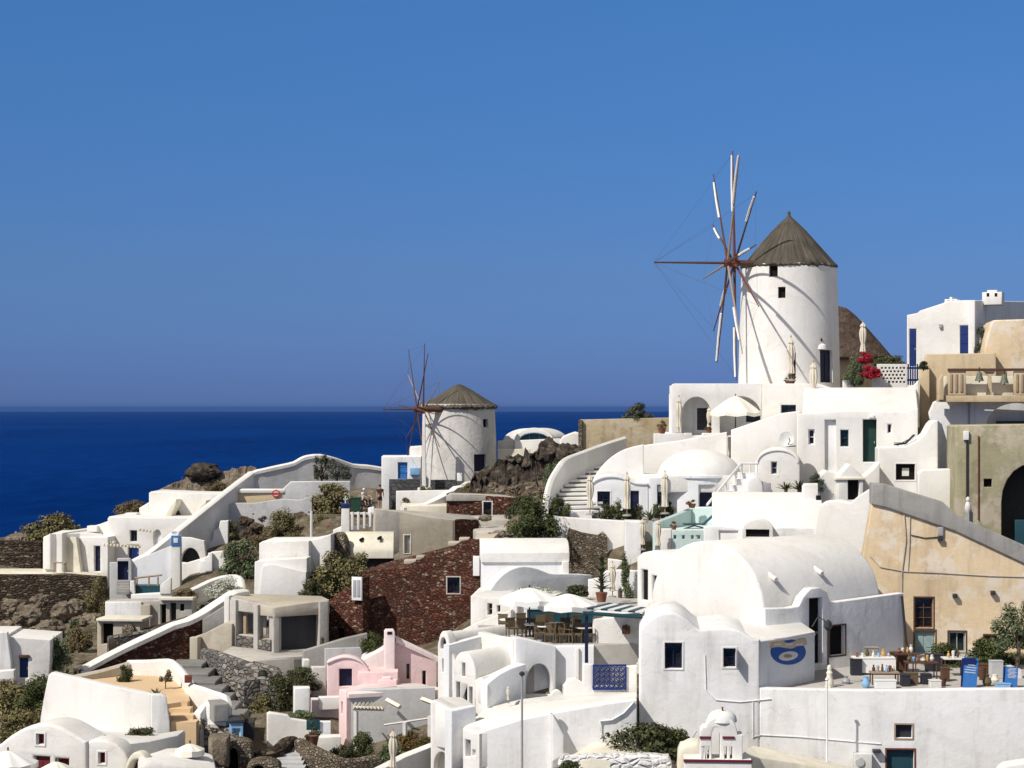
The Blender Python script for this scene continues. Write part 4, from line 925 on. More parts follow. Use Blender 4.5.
# ------------------------------------------------------------------ the two windmills
def windmill(label, twm, cx, ybase, D, prof_px, cap_px, hub, axis, Rw, phase, bow, openings, capmat, group, narm, furled, ar=.092, spokemats=('redwood', 'wood', 'wood', 'palewood')):
    s_ = D / F; c0 = P(cx, ybase, D)
    t = T('windmill', label, 'windmill', cx, ybase, D, 0, group)
    prof = [(r * s_, ZA(y, D) - c0.z) for r, y in prof_px]
    fine = []
    for (r0, z0), (r1, z1) in zip(prof, prof[1:]):
        for k in range(6): fine.append((r0 + (r1 - r0) * k / 6, z0 + (z1 - z0) * k / 6))
    fine.append(prof[-1])
    tw = t.add('tower', lathe_me(fine, c0, 72), twm, smooth=50)
    cutters = []
    for (x, y, w_, h_, kind) in openings:
        # a point on the tower's surface seen at this pixel
        r = prof[0][0] + (prof[-1][0] - prof[0][0]) * (ZA(y, D) - c0.z) / prof[-1][1]
        dx = (x - cx) * s_; dy = -math.sqrt(max(.01, r * r - dx * dx)); ang = math.atan2(dx, -dy)
        M = Matrix.Translation((c0.x + dx, c0.y + dy, ZA(y, D))) @ Matrix.Rotation(ang, 4, 'Z')
        ww = w_ * s_ / max(.35, math.cos(ang)); hh = h_ * s_
        bm = bmesh.new(); bm_box(bm, 0, .1, 0, ww, 1.0, hh, M); cutters.append(bm2me(bm))
        bm = bmesh.new(); bm_box(bm, 0, .35, 0, ww - .01, .08, hh - .01, M)
        if kind == 'door':
            bm_box(bm, -ww * .25, .30, 0, ww * .38, .05, hh * .86, M); bm_box(bm, ww * .25, .30, 0, ww * .38, .05, hh * .86, M)
        o = t.add('door' if kind == 'door' else 'window', bm2me(bm, weld=False), 'navy' if kind == 'door' else 'dark')
        if kind != 'door':
            bm = bmesh.new()
            for q in (-1, 1): bm_box(bm, q * ww * .46, .28, 0, ww * .08, .06, hh, M); bm_box(bm, 0, .28, q * hh * .46, ww, .06, hh * .08, M)
            t.add('frame', bm2me(bm, weld=False), 'wood', parent=o)
    cut(tw, cutters)
    # thatched cap with drooping eaves
    bm = bmesh.new(); uvl = bm.loops.layers.uv.new('UVMap'); seg = 120; rnd = random.Random(5)
    cp = [(r * s_, ZA(y, D) - c0.z) for r, y in cap_px]; rings = []
    for i, (r, z) in enumerate(cp):
        ring = []
        for k in range(seg):
            a = 6.28318 * k / seg; q = 1 + .035 * noise.noise(Vector((math.cos(a) * 3, math.sin(a) * 3, z * .7))) * (1.2 if i < 2 else 1)
            zz = z + (rnd.uniform(-.16, .10) if i < 2 else 0) * (1 if k % 2 else .3)
            ring.append(bm.verts.new((c0.x + r * q * math.cos(a), c0.y + r * q * math.sin(a), c0.z + zz)))
        rings.append(ring)
    for i, (A, B) in enumerate(zip(rings, rings[1:])):
        for k in range(seg):
            f = bm.faces.new((A[k], A[(k + 1) % seg], B[(k + 1) % seg], B[k]))
            for lo, (uu, vv) in zip(f.loops, ((k, i), (k + 1, i), (k + 1, i + 1), (k, i + 1))): lo[uvl].uv = (uu / seg, vv / len(cp))
    bm.faces.new(rings[0][::-1]); bm.faces.new(rings[-1])
    me = bpy.data.meshes.new('cap'); bm.normal_update(); bm.to_mesh(me); bm.free()
    t.add('cap', me, capmat, smooth=70)
    # axle, hub, arms
    H = P(hub[0], hub[1], hub[2]); ax = Vector(axis).normalized()
    e1 = Vector((0, 0, 1)); e1 = (e1 - ax * e1.dot(ax)).normalized(); e2 = ax.cross(e1)
    t.add('axle', tube_me([H + ax * .5, H - ax * (Vector((H.x - c0.x, H.y - c0.y, 0)).length)], .20, .26, 10), 'wood')
    bm = bmesh.new(); bm_tube(bm, [H + ax * .5, H - ax * .5], ar * 3.6, ar * 3.6, 10); t.add('hub', bm2me(bm), 'redwood')
    bsp = t.add('bowsprit', tube_me([H + ax * .3, H + ax * bow * .55, H + ax * bow], ar * 1.1, ar * .6, 8), 'wood')
    tip = H + ax * bow; bw = bmesh.new(); last = None; first = None
    for k in range(narm):
        a = phase + 6.28318 * k / narm; d = e1 * math.cos(a) + e2 * math.sin(a)
        L = Rw * (1 + .04 * math.sin(k * 2.3)); off = ax * (.28 if k % 2 else -.22)
        br = ar if k % 3 else ar * 1.25
        arm = t.add('sail_arm', tube_me([H + off, H + off + d * L * .5, H + off + d * L], br, ar * .42, 7), spokemats[k % 4])
        if k in furled:
            t.add('furled_sail', tube_me([H + off + d * L * furled[k][0] + ax * .1, H + off + d * L * (furled[k][0] + furled[k][1]) / 2 + ax * .12, H + off + d * L * furled[k][1] + ax * .08], .085, .07, 7), 'whitecloth', parent=arm)
        e = H + off + d * L * .97
        if k % 2 == 0: bm_tube(bw, [tip, e], .007, seg=4)
        if last is not None: bm_tube(bw, [last, e], .005, seg=4)
        else: first = e
        last = e
    bm_tube(bw, [last, first], .005, seg=4)
    t.add('stay_rope', bm2me(bw, weld=False), 'wood')
    return t, c0, s_
MILLS = 'windmills on the ridge'
wm, wc, ws = windmill('large white windmill with grey thatched cap and twelve bare sail arms', 'white', 789, 386, 141,
    [(50.5, 392), (49.5, 340), (47.2, 266)],
    [(47.6, 268.5), (48.6, 266.5), (44, 262), (35, 252), (26, 241), (17, 231), (9, 223), (4, 218.5), (1.5, 216), (1.6, 212.5), (.3, 211)],
    (731.5, 263, 139), (-.992, -.115, .0), 8.3, R(4), 5.75, [(767.5, 274, 8, 11.5, 'w'), (775.2, 295.2, 7, 11, 'w'), (785.5, 366, 6, 24, 'w'), (820.5, 367, 14, 32, 'door')],
    'thatch', MILLS, 12, {0: (.46, .96), 1: (.5, .9), 11: (.55, .98), 10: (.60, .93), 9: (.45, .8), 2: (.62, .9), 5: (.5, .98), 6: (.55, .97), 7: (.5, .85), 4: (.35, .62)})
p = P(820, 350, 136.5)
wm_h = T('door_hood', 'small white arched hood with lamp above the big windmill door', 'lamp', 820, 349, 136.4)
wm_h.add('hood', lathe_me([(.1, 0), (.5, .02), (.42, .3), (.22, .45), (.05, .5)], P(820.5, 349.5, 138.1), 16), 'whitewash'); wm_h.add('lamp', lathe_me([(.05, 0), (.12, .1), (.09, .26), (.03, .3)], P(821, 342, 137.9), 10), 'darkmetal')
windmill('smaller white windmill with worn brown thatched cap and shadow striped wall', 'oldwhite', 459, 482, 150,
    [(38, 492), (37.2, 440), (35.5, 404)],
    [(37.6, 408.5), (38.4, 406.5), (31, 401.6), (21, 395.2), (11.5, 389.2), (5, 385.6), (2, 384.6), (.4, 384.2)],
    (420.5, 409.5, 147), (-.94, -.34, .0), 5.1, R(-4), 3.0, [(486, 423, 5, 8, 'w'), (481, 462, 12, 17, 'door')],
    'thatch', MILLS, 12, {}, .06, ('wood', 'wood', 'palewood', 'wood'))

t = T('windmill', 'brown conical thatched mill roof peeping from behind the big windmill', 'windmill', 838, 372, 153, 0, MILLS)
c0 = P(838, 372, 153); s_ = 153 / F
t.add('tower', lathe_me([(52 * s_, -2), (51 * s_, 12 * s_)], c0, 48), 'ochrepale')
t.add('cap', lathe_me([(56 * s_, 11 * s_), (54 * s_, 14 * s_), (40 * s_, 31 * s_), (27 * s_, 46 * s_), (16 * s_, 58 * s_), (8 * s_, 64 * s_), (.05, 66 * s_)], c0, 64), 'capbrown', smooth=60)

# ------------------------------------------------------------------ middle: around the small windmill
t = T('white_house', 'white house with bright blue door left of the small windmill', 'house', 400, 484, 148, 2)
t.op(398, 462.5, 407.5, 479, 'door', 'skyblue', nx=1, ny=3, rec=.2)
t.ext('wall', [(381.5, 510), (381.5, 456.5), (421, 456.5), (421, 510)], 0, 4.5, 'whitewash', .06)
t.ext('stair_block', [(409.5, 500), (409.5, 447), (424, 446), (424, 500)], 1.5, 4.8, 'white', .06)
t.bx('bench', 410, 468, 420, 475, -.5, 0, 'paleblue')
t = T('basalt_wall', 'dark grey basalt wall around the foot of the small windmill', 'wall', 405, 490, 145.5, 2)
t.ext('wall', [(389, 510), (389, 479.5), (420, 479), (420, 510)], 0, .6, 'basalt', .03); t.ext('wall', [(430.5, 510), (430.5, 480), (457, 480), (457, 510)], .2, .8, 'basalt', .03)
t = T('white_pillar', 'slim white pillar standing before the small windmill', 'pillar', 424, 490, 144.6)
t.ext('shaft', [(421.6, 505), (422.6, 414), (425.2, 414), (426.2, 505)], 0, .4, 'white', .03); t.bx('base', 417.5, 488, 431, 505, -.2, .7, 'white'); t.bx('lamp', 457, 473, 462, 481, 0, .3, 'whitepaint')
t = T('white_steps', 'white stepped parapet sweeping down from the small windmill', 'wall', 440, 505, 142.5)
t.wall('parapet', [(475, 480, 145), (466, 482, 144.5), (462, 485, 144.2), (455, 486, 143.8), (450, 490, 143.4), (443, 494, 143), (435, 498, 142.4), (424, 503, 141.8), (402, 506, 141)], .7, 2.6, 'white', 0)
t.ext('low_wall', [(396, 520), (396, 491), (452, 490), (452, 520)], 1.0, 1.5, 'white', .06)
t.hull('bench', [(402, 506, 140.8), (447, 506, 140.8), (447, 503, 142.6), (402, 503, 142.6)], -9, 'cream', .05)
t = T('domed_house', 'white domed house with blue lunette window right of small windmill', 'house', 530, 450, 152, -4)
t.op(519, 433, 549.5, 441, 'win', 'skyblue', nx=3, ny=1, arched=.98, rec=.25, glass='petrol')
t.ext('front_wall', [(514, 470), (514, 441)] + arch(514, 441, 554, 427.8) + [(554, 470)], 0, 1.0, 'white', .06)
t.re(530, 450, 152, -22); t.ext('vault', [(503, 470), (503, 441)] + arch(503, 441, 552, 428.3, n=18) + [(552, 470)], .9, 4.5, 'white', .06)
t.re(530, 450, 150.5, -3); t.ext('parapet', [(514.5, 470), (514.5, 440.5), (560, 438.5), (560, 470)], .0, .8, 'white', .05)
t.ext('side_wall', [(497.5, 480), (497.5, 441), (514, 440), (514, 480)], .3, 2, 'cream', .05); t.ext('terrace_wall', [(497.5, 490), (497.5, 449), (530, 449), (530, 490)], -.9, -.2, 'cream', .05)
t = T('white_house', 'tiny white rounded outhouse between the white dome and ochre wall', 'house', 570, 447, 147, -4)
t.ext('wall', [(559.5, 470)] + [(559.5, 440), (563, 436), (569, 433.5), (574, 431.8), (580, 433.5), (582, 470)], 0, 2.5, 'white', .15)

def cliff(name, label, cat, pts, mat, seed, amp=.5, dens=22, steep=1.5):
    """an outcrop: a broken, ledged mound over a ridge line (px, py, D, half width, drop)"""
    bm = bmesh.new(); rows = []
    pts = sm(pts, 18)
    for (px, py, D, hw, dr) in pts:
        c_ = P(px, py, D); row = []
        for k in range(dens * 2 + 1):
            u = k / dens - 1
            z = c_.z - dr * abs(u) ** (steep if u < 0 else 1.5)
            v = Vector((c_.x, c_.y + u * hw, z)); q = Vector((v.x * .5, v.y * .5, v.z * .8 + seed * 9))
            n1 = noise.fractal(Vector((q.x, q.y, q.z * 1.5)), .65, 2.1, 5); n2 = noise.noise(q * 2.2); n3 = abs(noise.noise(q * 1.3 + Vector((5, 0, 0))))
            led = math.floor((z + n1 * .8) * 1.6) / 1.6
            zz = z * .5 + led * .5 if abs(u) > .1 else z
            row.append(bm.verts.new(Vector((v.x + n2 * .4, v.y + n1 * amp * 1.1 - n3 * amp, zz + n1 * amp * .6 - n3 * amp * .5))))
        rows.append(row)
    for A, B in zip(rows, rows[1:]):
        for k in range(len(A) - 1): bm.faces.new((A[k], A[k + 1], B[k + 1], B[k]))
    me = bm2me(bm, weld=False)
    c_ = P(*pts[len(pts) // 2][:3])
    return tag(link(name, me, mat, loc=c_, smooth=18), label, cat)
cliff('rock_outcrop', 'dark jagged rock outcrop between small windmill and long white stairs', 'rock', [(470, 484, 141.5, 1.5, 3.5), (476, 470, 141.5, 3, 4), (492, 463, 141.5, 4, 4.6), (510, 457, 141.5, 4, 4.8), (528, 449, 141.5, 4.5, 5), (545, 444.5, 142, 4.5, 5), (562, 444, 142, 4, 5), (580, 446, 142, 3, 4.5)], 'darkrock', 1, 1.0, steep=.8)
cliff('rock_outcrop', 'lighter brown scree slope below the dark outcrop', 'rock', [(484, 491, 138, 1.5, 2.5), (496, 487, 138, 3, 3), (510, 485, 137, 3, 4), (530, 482, 135, 4, 6), (548, 490, 130, 4, 5), (556, 505, 124, 3, 4)], 'brownrock', 2, 1.0)
t = T('stone_house', 'low red stone house with white framed dark window', 'house', 480, 520, 135, 2)
t.op(483.5, 502, 491.5, 515.5, 'win', 'darkmetal', nx=1, ny=1, surround='white', rec=.2)
t.ext('wall', [(446.5, 540), (446.5, 496.5), (452, 494.5), (480, 495.5), (516, 497.5), (516, 540)], 0, 5, 'redstone', .05)
t.hull('coping', [(446, 496, 134.7), (452, 494.3, 134.7), (516, 497.3, 135.3), (516, 495, 137), (450, 492.5, 137)], -6.6, 'warmgrey', .03)
t.bx('opening', 509, 504, 512, 511, -.02, .1, 'dark')
t = T('stone_wall', 'stepped pale stone terraces in front of the low red house', 'wall', 490, 535, 129, 0)
t.hull('terrace', [(452, 521, 130), (520, 519, 130), (522, 514, 134.5), (470, 515.5, 134.5)], -12, 'warmgrey', .1)
t.hull('terrace', [(478, 533, 124.5), (522, 531, 124.5), (520, 524, 129.5), (470, 527, 129.5)], -12, 'warmgrey', .1)
t.hull('terrace', [(470, 545, 120), (490, 541, 120), (500, 531.5, 124), (478, 533.5, 124)], -12, 'beige', .08)
for x, y, D in ((485, 518, 128), (493, 536, 123.6), (500, 534, 123.8), (510, 533, 124), (516, 535, 123.9)):
    t.add('rubble', (lambda m_: (m_.transform(Matrix.Translation(P(x, y, D))), m_)[1])(rock_me(.8, .6, .5, x)), 'rock', smooth=25)
t = T('beige_house', 'plain beige plaster house with one narrow window and flat roof', 'house', 415, 555, 125, 12)
t.op(404.5, 535.5, 410, 553, 'dark', 'dark', surround='white', rec=.2)
t.ext('wall', [(374, 590), (374.5, 520), (376, 508.5), (400, 511.5), (430, 517), (453, 520), (453, 590)], 0, .8, 'beige', .06)
t.hull('roof', [(375, 509, 124.2), (400, 512, 124.8), (453, 520.5, 126.2), (478, 519, 130), (470, 515, 131), (420, 511, 130.5)], -9.5, 'warmgrey', .05)
t.re(453, 540, 126.2, 48); t.ext('end_wall', [(452.5, 590), (452.5, 520.5), (466, 519), (479, 520), (481, 590)], .1, .6, 'redstone', .05)
t.re(415, 555, 125, 12)
t = T('stone_ruin', 'tall ruined red stone house wall with small dark window and ragged stepped top', 'ruin', 420, 640, 111, -3)
t.op(447.5, 577.5, 459.5, 593, 'win', 'navy', nx=2, ny=1, surround='warmgrey', rec=.25)
t.ext('wall', [(362, 680)] + [(362, 571.5), (375, 570), (390, 568.5), (404, 568), (408, 564.5), (418, 561), (421, 558.5), (430, 556.5), (436, 552), (447, 549.5), (455, 545), (462, 541), (470, 539.5), (482, 541), (482, 680)], 0, .9, 'redstone', .05)
t.hull('inner_slope', [(364, 571, 111.7), (404, 568, 112.4), (437, 552, 113), (482, 541, 113.6), (482, 538, 121), (450, 546, 121.5), (420, 555, 121), (380, 564, 119)], -14, 'redstone', .1)
for x, y, w_ in ((410, 563, 12), (420, 559, 8), (455, 545, 14), (464, 541, 10)): t.bx('coping_stone', x - w_ / 2, y - 3, x + w_ / 2, y + 1.2, .3, 1.3, 'beige', .05)
t.bx('shutter', 473, 556, 479.5, 576, -.12, -.01, 'whitepaint')
t.re(340, 640, 110.3, -24)
t.op(337, 628.5, 344, 640, 'dark', 'dark', rec=.3)
t.ext('low_wall', [(324.5, 680), (324.5, 604), (330, 600), (338, 593), (346, 588.5), (352, 587.5), (363, 578), (363, 680)], 0, .8, 'redstone', .05)
t.bx('shutter', 351.5, 577, 361.5, 600.5, -.25, -.1, 'whitepaint')
t.bx('shutter_slat', 353, 580, 356, 597, -.28, -.26, 'metal'); t.bx('shutter_slat', 357, 580, 360, 597, -.28, -.26, 'metal')
t = T('vaulted_house', 'pale yellow barrel vaulted roof with two small round vents', 'house', 370, 560, 119, 3)
t.xv('roof', 344, 394, [(-.2, 552), (-.1, 548), (.3, 542), (1.0, 536.5), (1.9, 533), (3.0, 531.5), (4.2, 532.5)], 'cream', .07, -9.4)
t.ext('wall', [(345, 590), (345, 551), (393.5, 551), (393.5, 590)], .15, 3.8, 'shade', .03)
t.re(338, 560, 118.6, -35); t.ext('gable_wall', [(329, 580), (329, 550)] + arch(330, 549, 345.5, 532, 551, 10) + [(346, 580)], 0, .5, 'tanstone', .05)
t.re(370, 560, 118.7, 3)
for x, y in ((361, 540), (379, 538.5)):
    p = P(x, y, 119.3); t.add('vent', tube_me([p + Vector((-.02, -.12, .0)), p + Vector((.08, .4, .05))], .10, .10, 8), 'dark')
t = T('white_house', 'white flat roofed house below scrub left of the yellow vault', 'house', 282, 600, 117, -4)
t.ext('wall', [(259, 620), (259, 543.5), (262, 541.5), (309, 541), (309, 620)], 0, 4, 'white', .07)
t.ext('front_block', [(253.5, 620), (254.5, 562), (258, 560.5), (307, 558), (307, 620)], -1.6, -.1, 'white', .08)
t.ext('right_block', [(309.5, 580), (309.5, 540), (320, 538), (331, 534.5), (331, 580)], .6, 3.5, 'white', .07)
t.bx('shutter', 273, 577, 285, 596, -1.7, -1.61, 'whitewash'); t.ext('buttress', [(259, 600), (262, 566), (272, 564), (306, 572), (306, 600)], -1.9, -1.62, 'white', .05)

# long grey walls on the crest
t = T('grey_wall', 'long wall coloured shade grey with white curving coping along the ridge', 'wall', 300, 480, 154, 10)
ridge = [(202, 520, 149), (212, 508, 149.3), (226, 496, 150), (234, 489, 150.5), (250, 473, 152), (262, 469, 152.4), (280, 465, 153), (293, 462, 153.4), (300, 458, 153.6), (307, 455.5, 153.8), (320, 454.5, 154.2), (335, 458, 155), (352, 464, 156), (366, 465, 156.5), (382, 467.5, 157)]
t.wall('wall', ridge, .5, 5.0, 'grey_and_shade', 2); t.wall('coping', [(a, b_ - .6, c_) for a, b_, c_ in ridge], .7, .35, 'white', 2)  # the grey puts the shade on the wall's face into its colour
t = T('ochre_wall', 'low ochre wall panel bearing a round red sign', 'wall', 258, 515, 147, 6)
t.ext('wall', [(233.5, 540), (233.5, 489), (283, 489), (283, 540)], 0, .5, 'ochrepale', .04); t.wall('coping', [(233, 488.6, 147), (283, 488.6, 147.5), (291, 481.3, 147.9), (350, 481, 148.6)], .75, .3, 'white', 0)
t.ext('wing_wall', [(283, 540), (283, 489), (291, 482), (350, 481.5), (350, 540)], .02, .6, 'grey_and_shade', .04)
t.ext('low_wall', [(226, 560), (227, 505), (233, 503), (255, 503), (282, 499), (300, 500), (312, 496), (312, 560)], -1.3, -.8, 'grey_and_shade', .05)
t = T('road_sign', 'round white sign with red border and bar on the ochre wall', 'sign', 276, 497, 146.9, 6)
t.re(258, 515, 147, 6)
t.ext('disc', ell(276, 493.5, 4.2, 3.6), -.06, -.01, 'marble', .01, False); t.holes = [[t.hit(x, y, -.1) for x, y in ell(276, 493.5, 3.1, 2.6)]]
t.ext('border', ell(276, 493.5, 4.3, 3.7), -.10, -.065, 'signred', .008); t.bx('bar', 273, 492.9, 279, 494.3, -.095, -.062, 'signred', .005)

# ------------------------------------------------------------------ left: the stepped white house
t = T('white_house', 'long stepped white house with deep blue doors at the far left', 'house', 110, 575, 143, -8)
t.re(60, 575, 141.5, -10)
t.op(50.3, 547, 54, 553, 'win', 'darkmetal', nx=1, ny=1)
t.ext('low_wing', [(42.5, 600), (42.5, 542), (44, 537), (49, 534), (56, 532.8), (62.5, 533), (62.5, 600)], 0, 6, 'white', .12)
t.hull('low_roof', [(43, 537, 141.4), (50, 533.6, 141.2), (80, 533, 143), (104, 536, 143), (100, 530, 148), (62, 530, 148)], -12, 'white', .08)
t.re(90, 575, 142.5, -10)
t.op(94, 546, 100, 571.5, 'door', 'navy', nx=1, ny=2, rec=.3)
t.ext('wall', [(74, 600), (75, 540), (80, 537), (108, 537), (108, 600)], 0, 5, 'white', .08)
t.ext('recess_wall', [(62, 600), (62, 538), (76, 537), (81, 573), (81, 600)], -.6, -.05, 'cream', .04)
t.re(130, 575, 143.5, -6)
t.op(130, 530.5, 136.8, 541.5, 'win', 'darkmetal', nx=2, ny=1, rec=.25); t.op(153.5, 530, 161, 544.5, 'niche', 'whitewash', rec=.3, arched=.4)
t.op(128, 545, 138.6, 560, 'door', 'blue', nx=2, ny=1, rec=.3)
t.ext('upper_wall', [(107.5, 600), (107.5, 518.5), (109, 516.5), (150, 517.5), (190, 518), (190, 600)], 0, 5, 'white', .08)
t.ext('roof_block', [(87.5, 560), (87.5, 530), (91, 526.5), (100, 524), (108, 521), (108, 560)], 1.2, 4, 'white', .08)
t.bx('vent_block', 87, 526, 97, 532, .8, 1.8, 'white')
t.re(180, 540, 147, -4)
t.ext('top_wall', [(148.8, 560), (148.8, 493), (151, 491.5), (185, 493), (221, 494), (221, 560)], 0, 4, 'white', .08)
t.ext('top_step', [(139, 545), (139, 508), (149, 502), (149, 545)], .3, 3, 'white', .1); t.bx('chimney', 125, 513, 137, 519, -1, 0, 'white', .15)
t.ext('buttress', [(163, 519), (171, 505), (176, 499.5), (176.5, 504), (170, 519)], -1.6, -.02, 'cream', .06)
t.ext('buttress', [(193, 519), (200, 505), (206, 500.5), (206.5, 505), (199, 519)], -1.6, -.02, 'cream', .06)
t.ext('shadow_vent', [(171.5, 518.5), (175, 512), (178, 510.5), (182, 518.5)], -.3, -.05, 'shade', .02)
# scalloped wooden canopies
for (x0, x1, y0, y1, o_) in ((44, 62, 540, 544, -.3), (75, 116, 538, 541.5, -.4), (103, 143, 543.5, 546.5, -.6), (138, 158, 529, 532, -.4)):
    for k in range(int((x1 - x0) / 3.4)):
        x = x0 + k * 3.4; t.re(130, 575, 142.6 if x > 60 else 141.2, -8); t.bx('beam_end', x, y0 + (y1 - y0) * k * 3.4 / (x1 - x0), x + 1.5, y0 + (y1 - y0) * k * 3.4 / (x1 - x0) + 2.2, o_, o_ + .5, 'cream', .01)
t = T('stair_wall', 'tall grey white stair wall slanting down past the stepped house', 'wall', 210, 530, 147, 30)
sw = [(251, 471.5, 149.5), (238, 481, 147.4), (225, 491, 145.4), (210, 503, 143), (192, 517.5, 140.6), (175, 531, 138.6)]
t.wall('wall', sw, .5, 8, 'bluewhite', 0); t.wall('coping', [(a, b_ - .3, c_) for a, b_, c_ in sw], .62, .25, 'white', 0)
sw2 = [(171, 533.5, 140.6), (162, 541, 140), (152, 549, 139.3), (145, 554, 138.9), (139, 556.5, 138.5), (129, 561.5, 138)]
t.wall('wall', sw2, .5, 7, 'bluewhite', 0); t.wall('coping', [(a, b_ - .3, c_) for a, b_, c_ in sw2], .62, .25, 'white', 0)
t.re(190, 570, 141, 0)
t.ext('side_block', [(205, 570), (206, 545), (212, 541), (214, 531), (219, 527), (220, 521), (228, 521), (228, 570)], 1.5, 3, 'whitewash', .05)
t = T('white_house', 'small white house with round dark archway right of the white clock pillar', 'house', 195, 580, 138, -3)
a_, z0 = t.hit(180.5, 565); b_, _ = t.hit(200.5, 565); zt = t.hit(190, 548)[1]
t.holes.append([(a_, z0)] + arch(a_, zt - 1.2, b_, zt, n=14) + [(b_, z0)])
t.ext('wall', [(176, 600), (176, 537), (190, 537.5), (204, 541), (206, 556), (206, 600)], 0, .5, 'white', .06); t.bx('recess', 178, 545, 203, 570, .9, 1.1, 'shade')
t.ext('front_wall', [(180, 610), (180, 562.5), (186, 563), (206, 557), (211, 552), (223, 551), (228, 570), (232, 575), (240, 575), (240, 610)], -2.2, -1.6, 'white', .08)
t.ext('steps', [(200, 575), (200, 561), (204, 561), (204, 557), (208, 557), (208, 553), (212, 553), (212, 575)], -2.6, -2.25, 'whitewash', .03)
t = T('white_pillar', 'tall white pillar with pale blue emblem plaque near its top', 'pillar', 175, 595, 133)
t.ext('shaft', [(170.5, 620), (171.3, 545), (172, 536), (180, 536), (180.3, 545), (180.5, 620)], 0, .7, 'white', .05); t.bx('plaque', 171, 535.5, 180.5, 546, -.07, -.01, 'skyblue'); t.bx('emblem', 173.5, 538, 178, 543, -.1, -.075, 'marble')
t = T('gatehouse', 'grey walled entrance with blue gate and steps below the stepped house', 'gate', 120, 600, 133, 2)
t.op(117, 560.5, 129, 580.5, 'door', 'navy', nx=2, ny=1, rec=.3)
t.ext('wall', [(109.5, 610), (109.5, 562.5), (117, 562.5), (117, 558.5), (129.5, 558.5), (131.5, 562), (131.5, 610)], 0, .6, 'grey_and_shade', .04)
for i in range(5): t.bx('step', 116.5, 581 + i * 2.6, 129.5, 584 + i * 2.6, -.4 * (i + 1), -.4 * i - .005, 'concrete', .02)
t.ext('parapet', [(130, 610), (130, 581), (134, 581), (135, 594), (171, 592), (171, 610)], -1.6, -1.2, 'white', .05)
t.ext('inner_wall', [(131, 600), (131, 562), (140, 558), (171, 546), (171, 600)], .3, .8, 'bluewhite', .04)
t = T('pergola', 'low dark wooden pergola frame inside the walled entrance yard', 'pergola', 150, 592, 132)
for x in (137, 149, 158): t.add('post', tube_me([P(x, 592, 132), P(x, 577, 132)], .07, seg=5), 'palewood')
t.add('beam', tube_me([P(135, 578, 132), P(162, 575, 132)], .07, seg=5), 'palewood'); t.add('beam', tube_me([P(138, 574, 133.5), P(164, 571, 133.5)], .07, seg=5), 'palewood')
bm = bmesh.new(); bm_box(bm, 0, 0, 0, 2.2, 1.2, .7, Matrix.Translation(P(149, 590, 132.5))); t.add('table', bm2me(bm), 'petrol')
t = T('white_wall', 'white lower courtyard wall with short slanting handrail wall', 'wall', 150, 600, 130.5, 0)
t.ext('wall', [(131, 620), (131, 594.5), (172, 593), (172, 620)], 0, .4, 'whitewash', .05); t.ext('slanted_wall', [(160, 594), (160, 585), (169, 578), (171, 578), (171, 594)], -.1, .3, 'white', .04)

# dry stone terraces at the far left
t = T('stone_terrace', 'upper dark dry stone terrace wall at the far left edge', 'wall', 20, 568, 150, 0)
t.ext('wall', [(-60, 600), (-60, 541), (10, 541), (41, 542), (44, 600)], 0, 1.2, 'darkstone', .06)
t.ext('wall', [(-60, 600), (-60, 552), (41, 553), (41, 600)], -1.2, -.05, 'darkstone', .06)
t = T('stone_terrace', 'lower brown dry stone terrace wall under a pale flat path', 'wall', 50, 600, 137.5, 0)
t.ext('wall', [(-60, 640), (-60, 574.5), (60, 574.5), (103.5, 577.5), (104.5, 640)], 0, 1.2, 'darkstone', .06)
t.hull('path', [(-60, 573.9, 137.9), (60, 573.9, 137.9), (104, 577, 137.9), (104, 573, 142), (40, 568.5, 142.5), (-60, 568.5, 142.5)], -12.6, 'cream', .04)
t = T('garden_table', 'small wooden garden table by the far left white house', 'table', 60, 572, 139)
p = P(60, 572.5, 139); bm = bmesh.new(); bm_box(bm, 0, 0, .72, .9, .6, .06, Matrix.Translation(p)); t.add('table_top', bm2me(bm), 'palewood')
for a in (-.38, .38):
    for b_ in (-.22, .22): t.add('leg', tube_me([p + Vector((a, b_, 0)), p + Vector((a, b_, .7))], .04, seg=5), 'palewood')
rock(203, 478, 34, 15, 159.5, 'darkrock', 'big dark grey boulder perched on the left ridge', 3.3, amp=.12)
cliff('rock_outcrop', 'pale rocky crest under the dark boulder on the left ridge', 'rock', [(150, 497, 159, 2, 2.4), (168, 484, 159.5, 3, 3), (185, 479.5, 160, 3, 3.2), (205, 475, 160, 3.4, 3.4), (220, 473, 160, 3, 3.2), (238, 468, 160, 3, 3.0), (250, 467, 160, 2.5, 2.8), (262, 474, 159, 2, 2.6)], 'rock', 4, .5)
cliff('rock_outcrop', 'pale rocks on the shoreline edge at the far left', 'rock', [(-30, 538, 156, 2, 2), (0, 536.5, 156, 2.5, 2.2), (14, 534, 156, 3, 2.4), (30, 535, 156, 2.5, 2.4), (48, 541, 155, 2, 2)], 'rock', 6, .35)
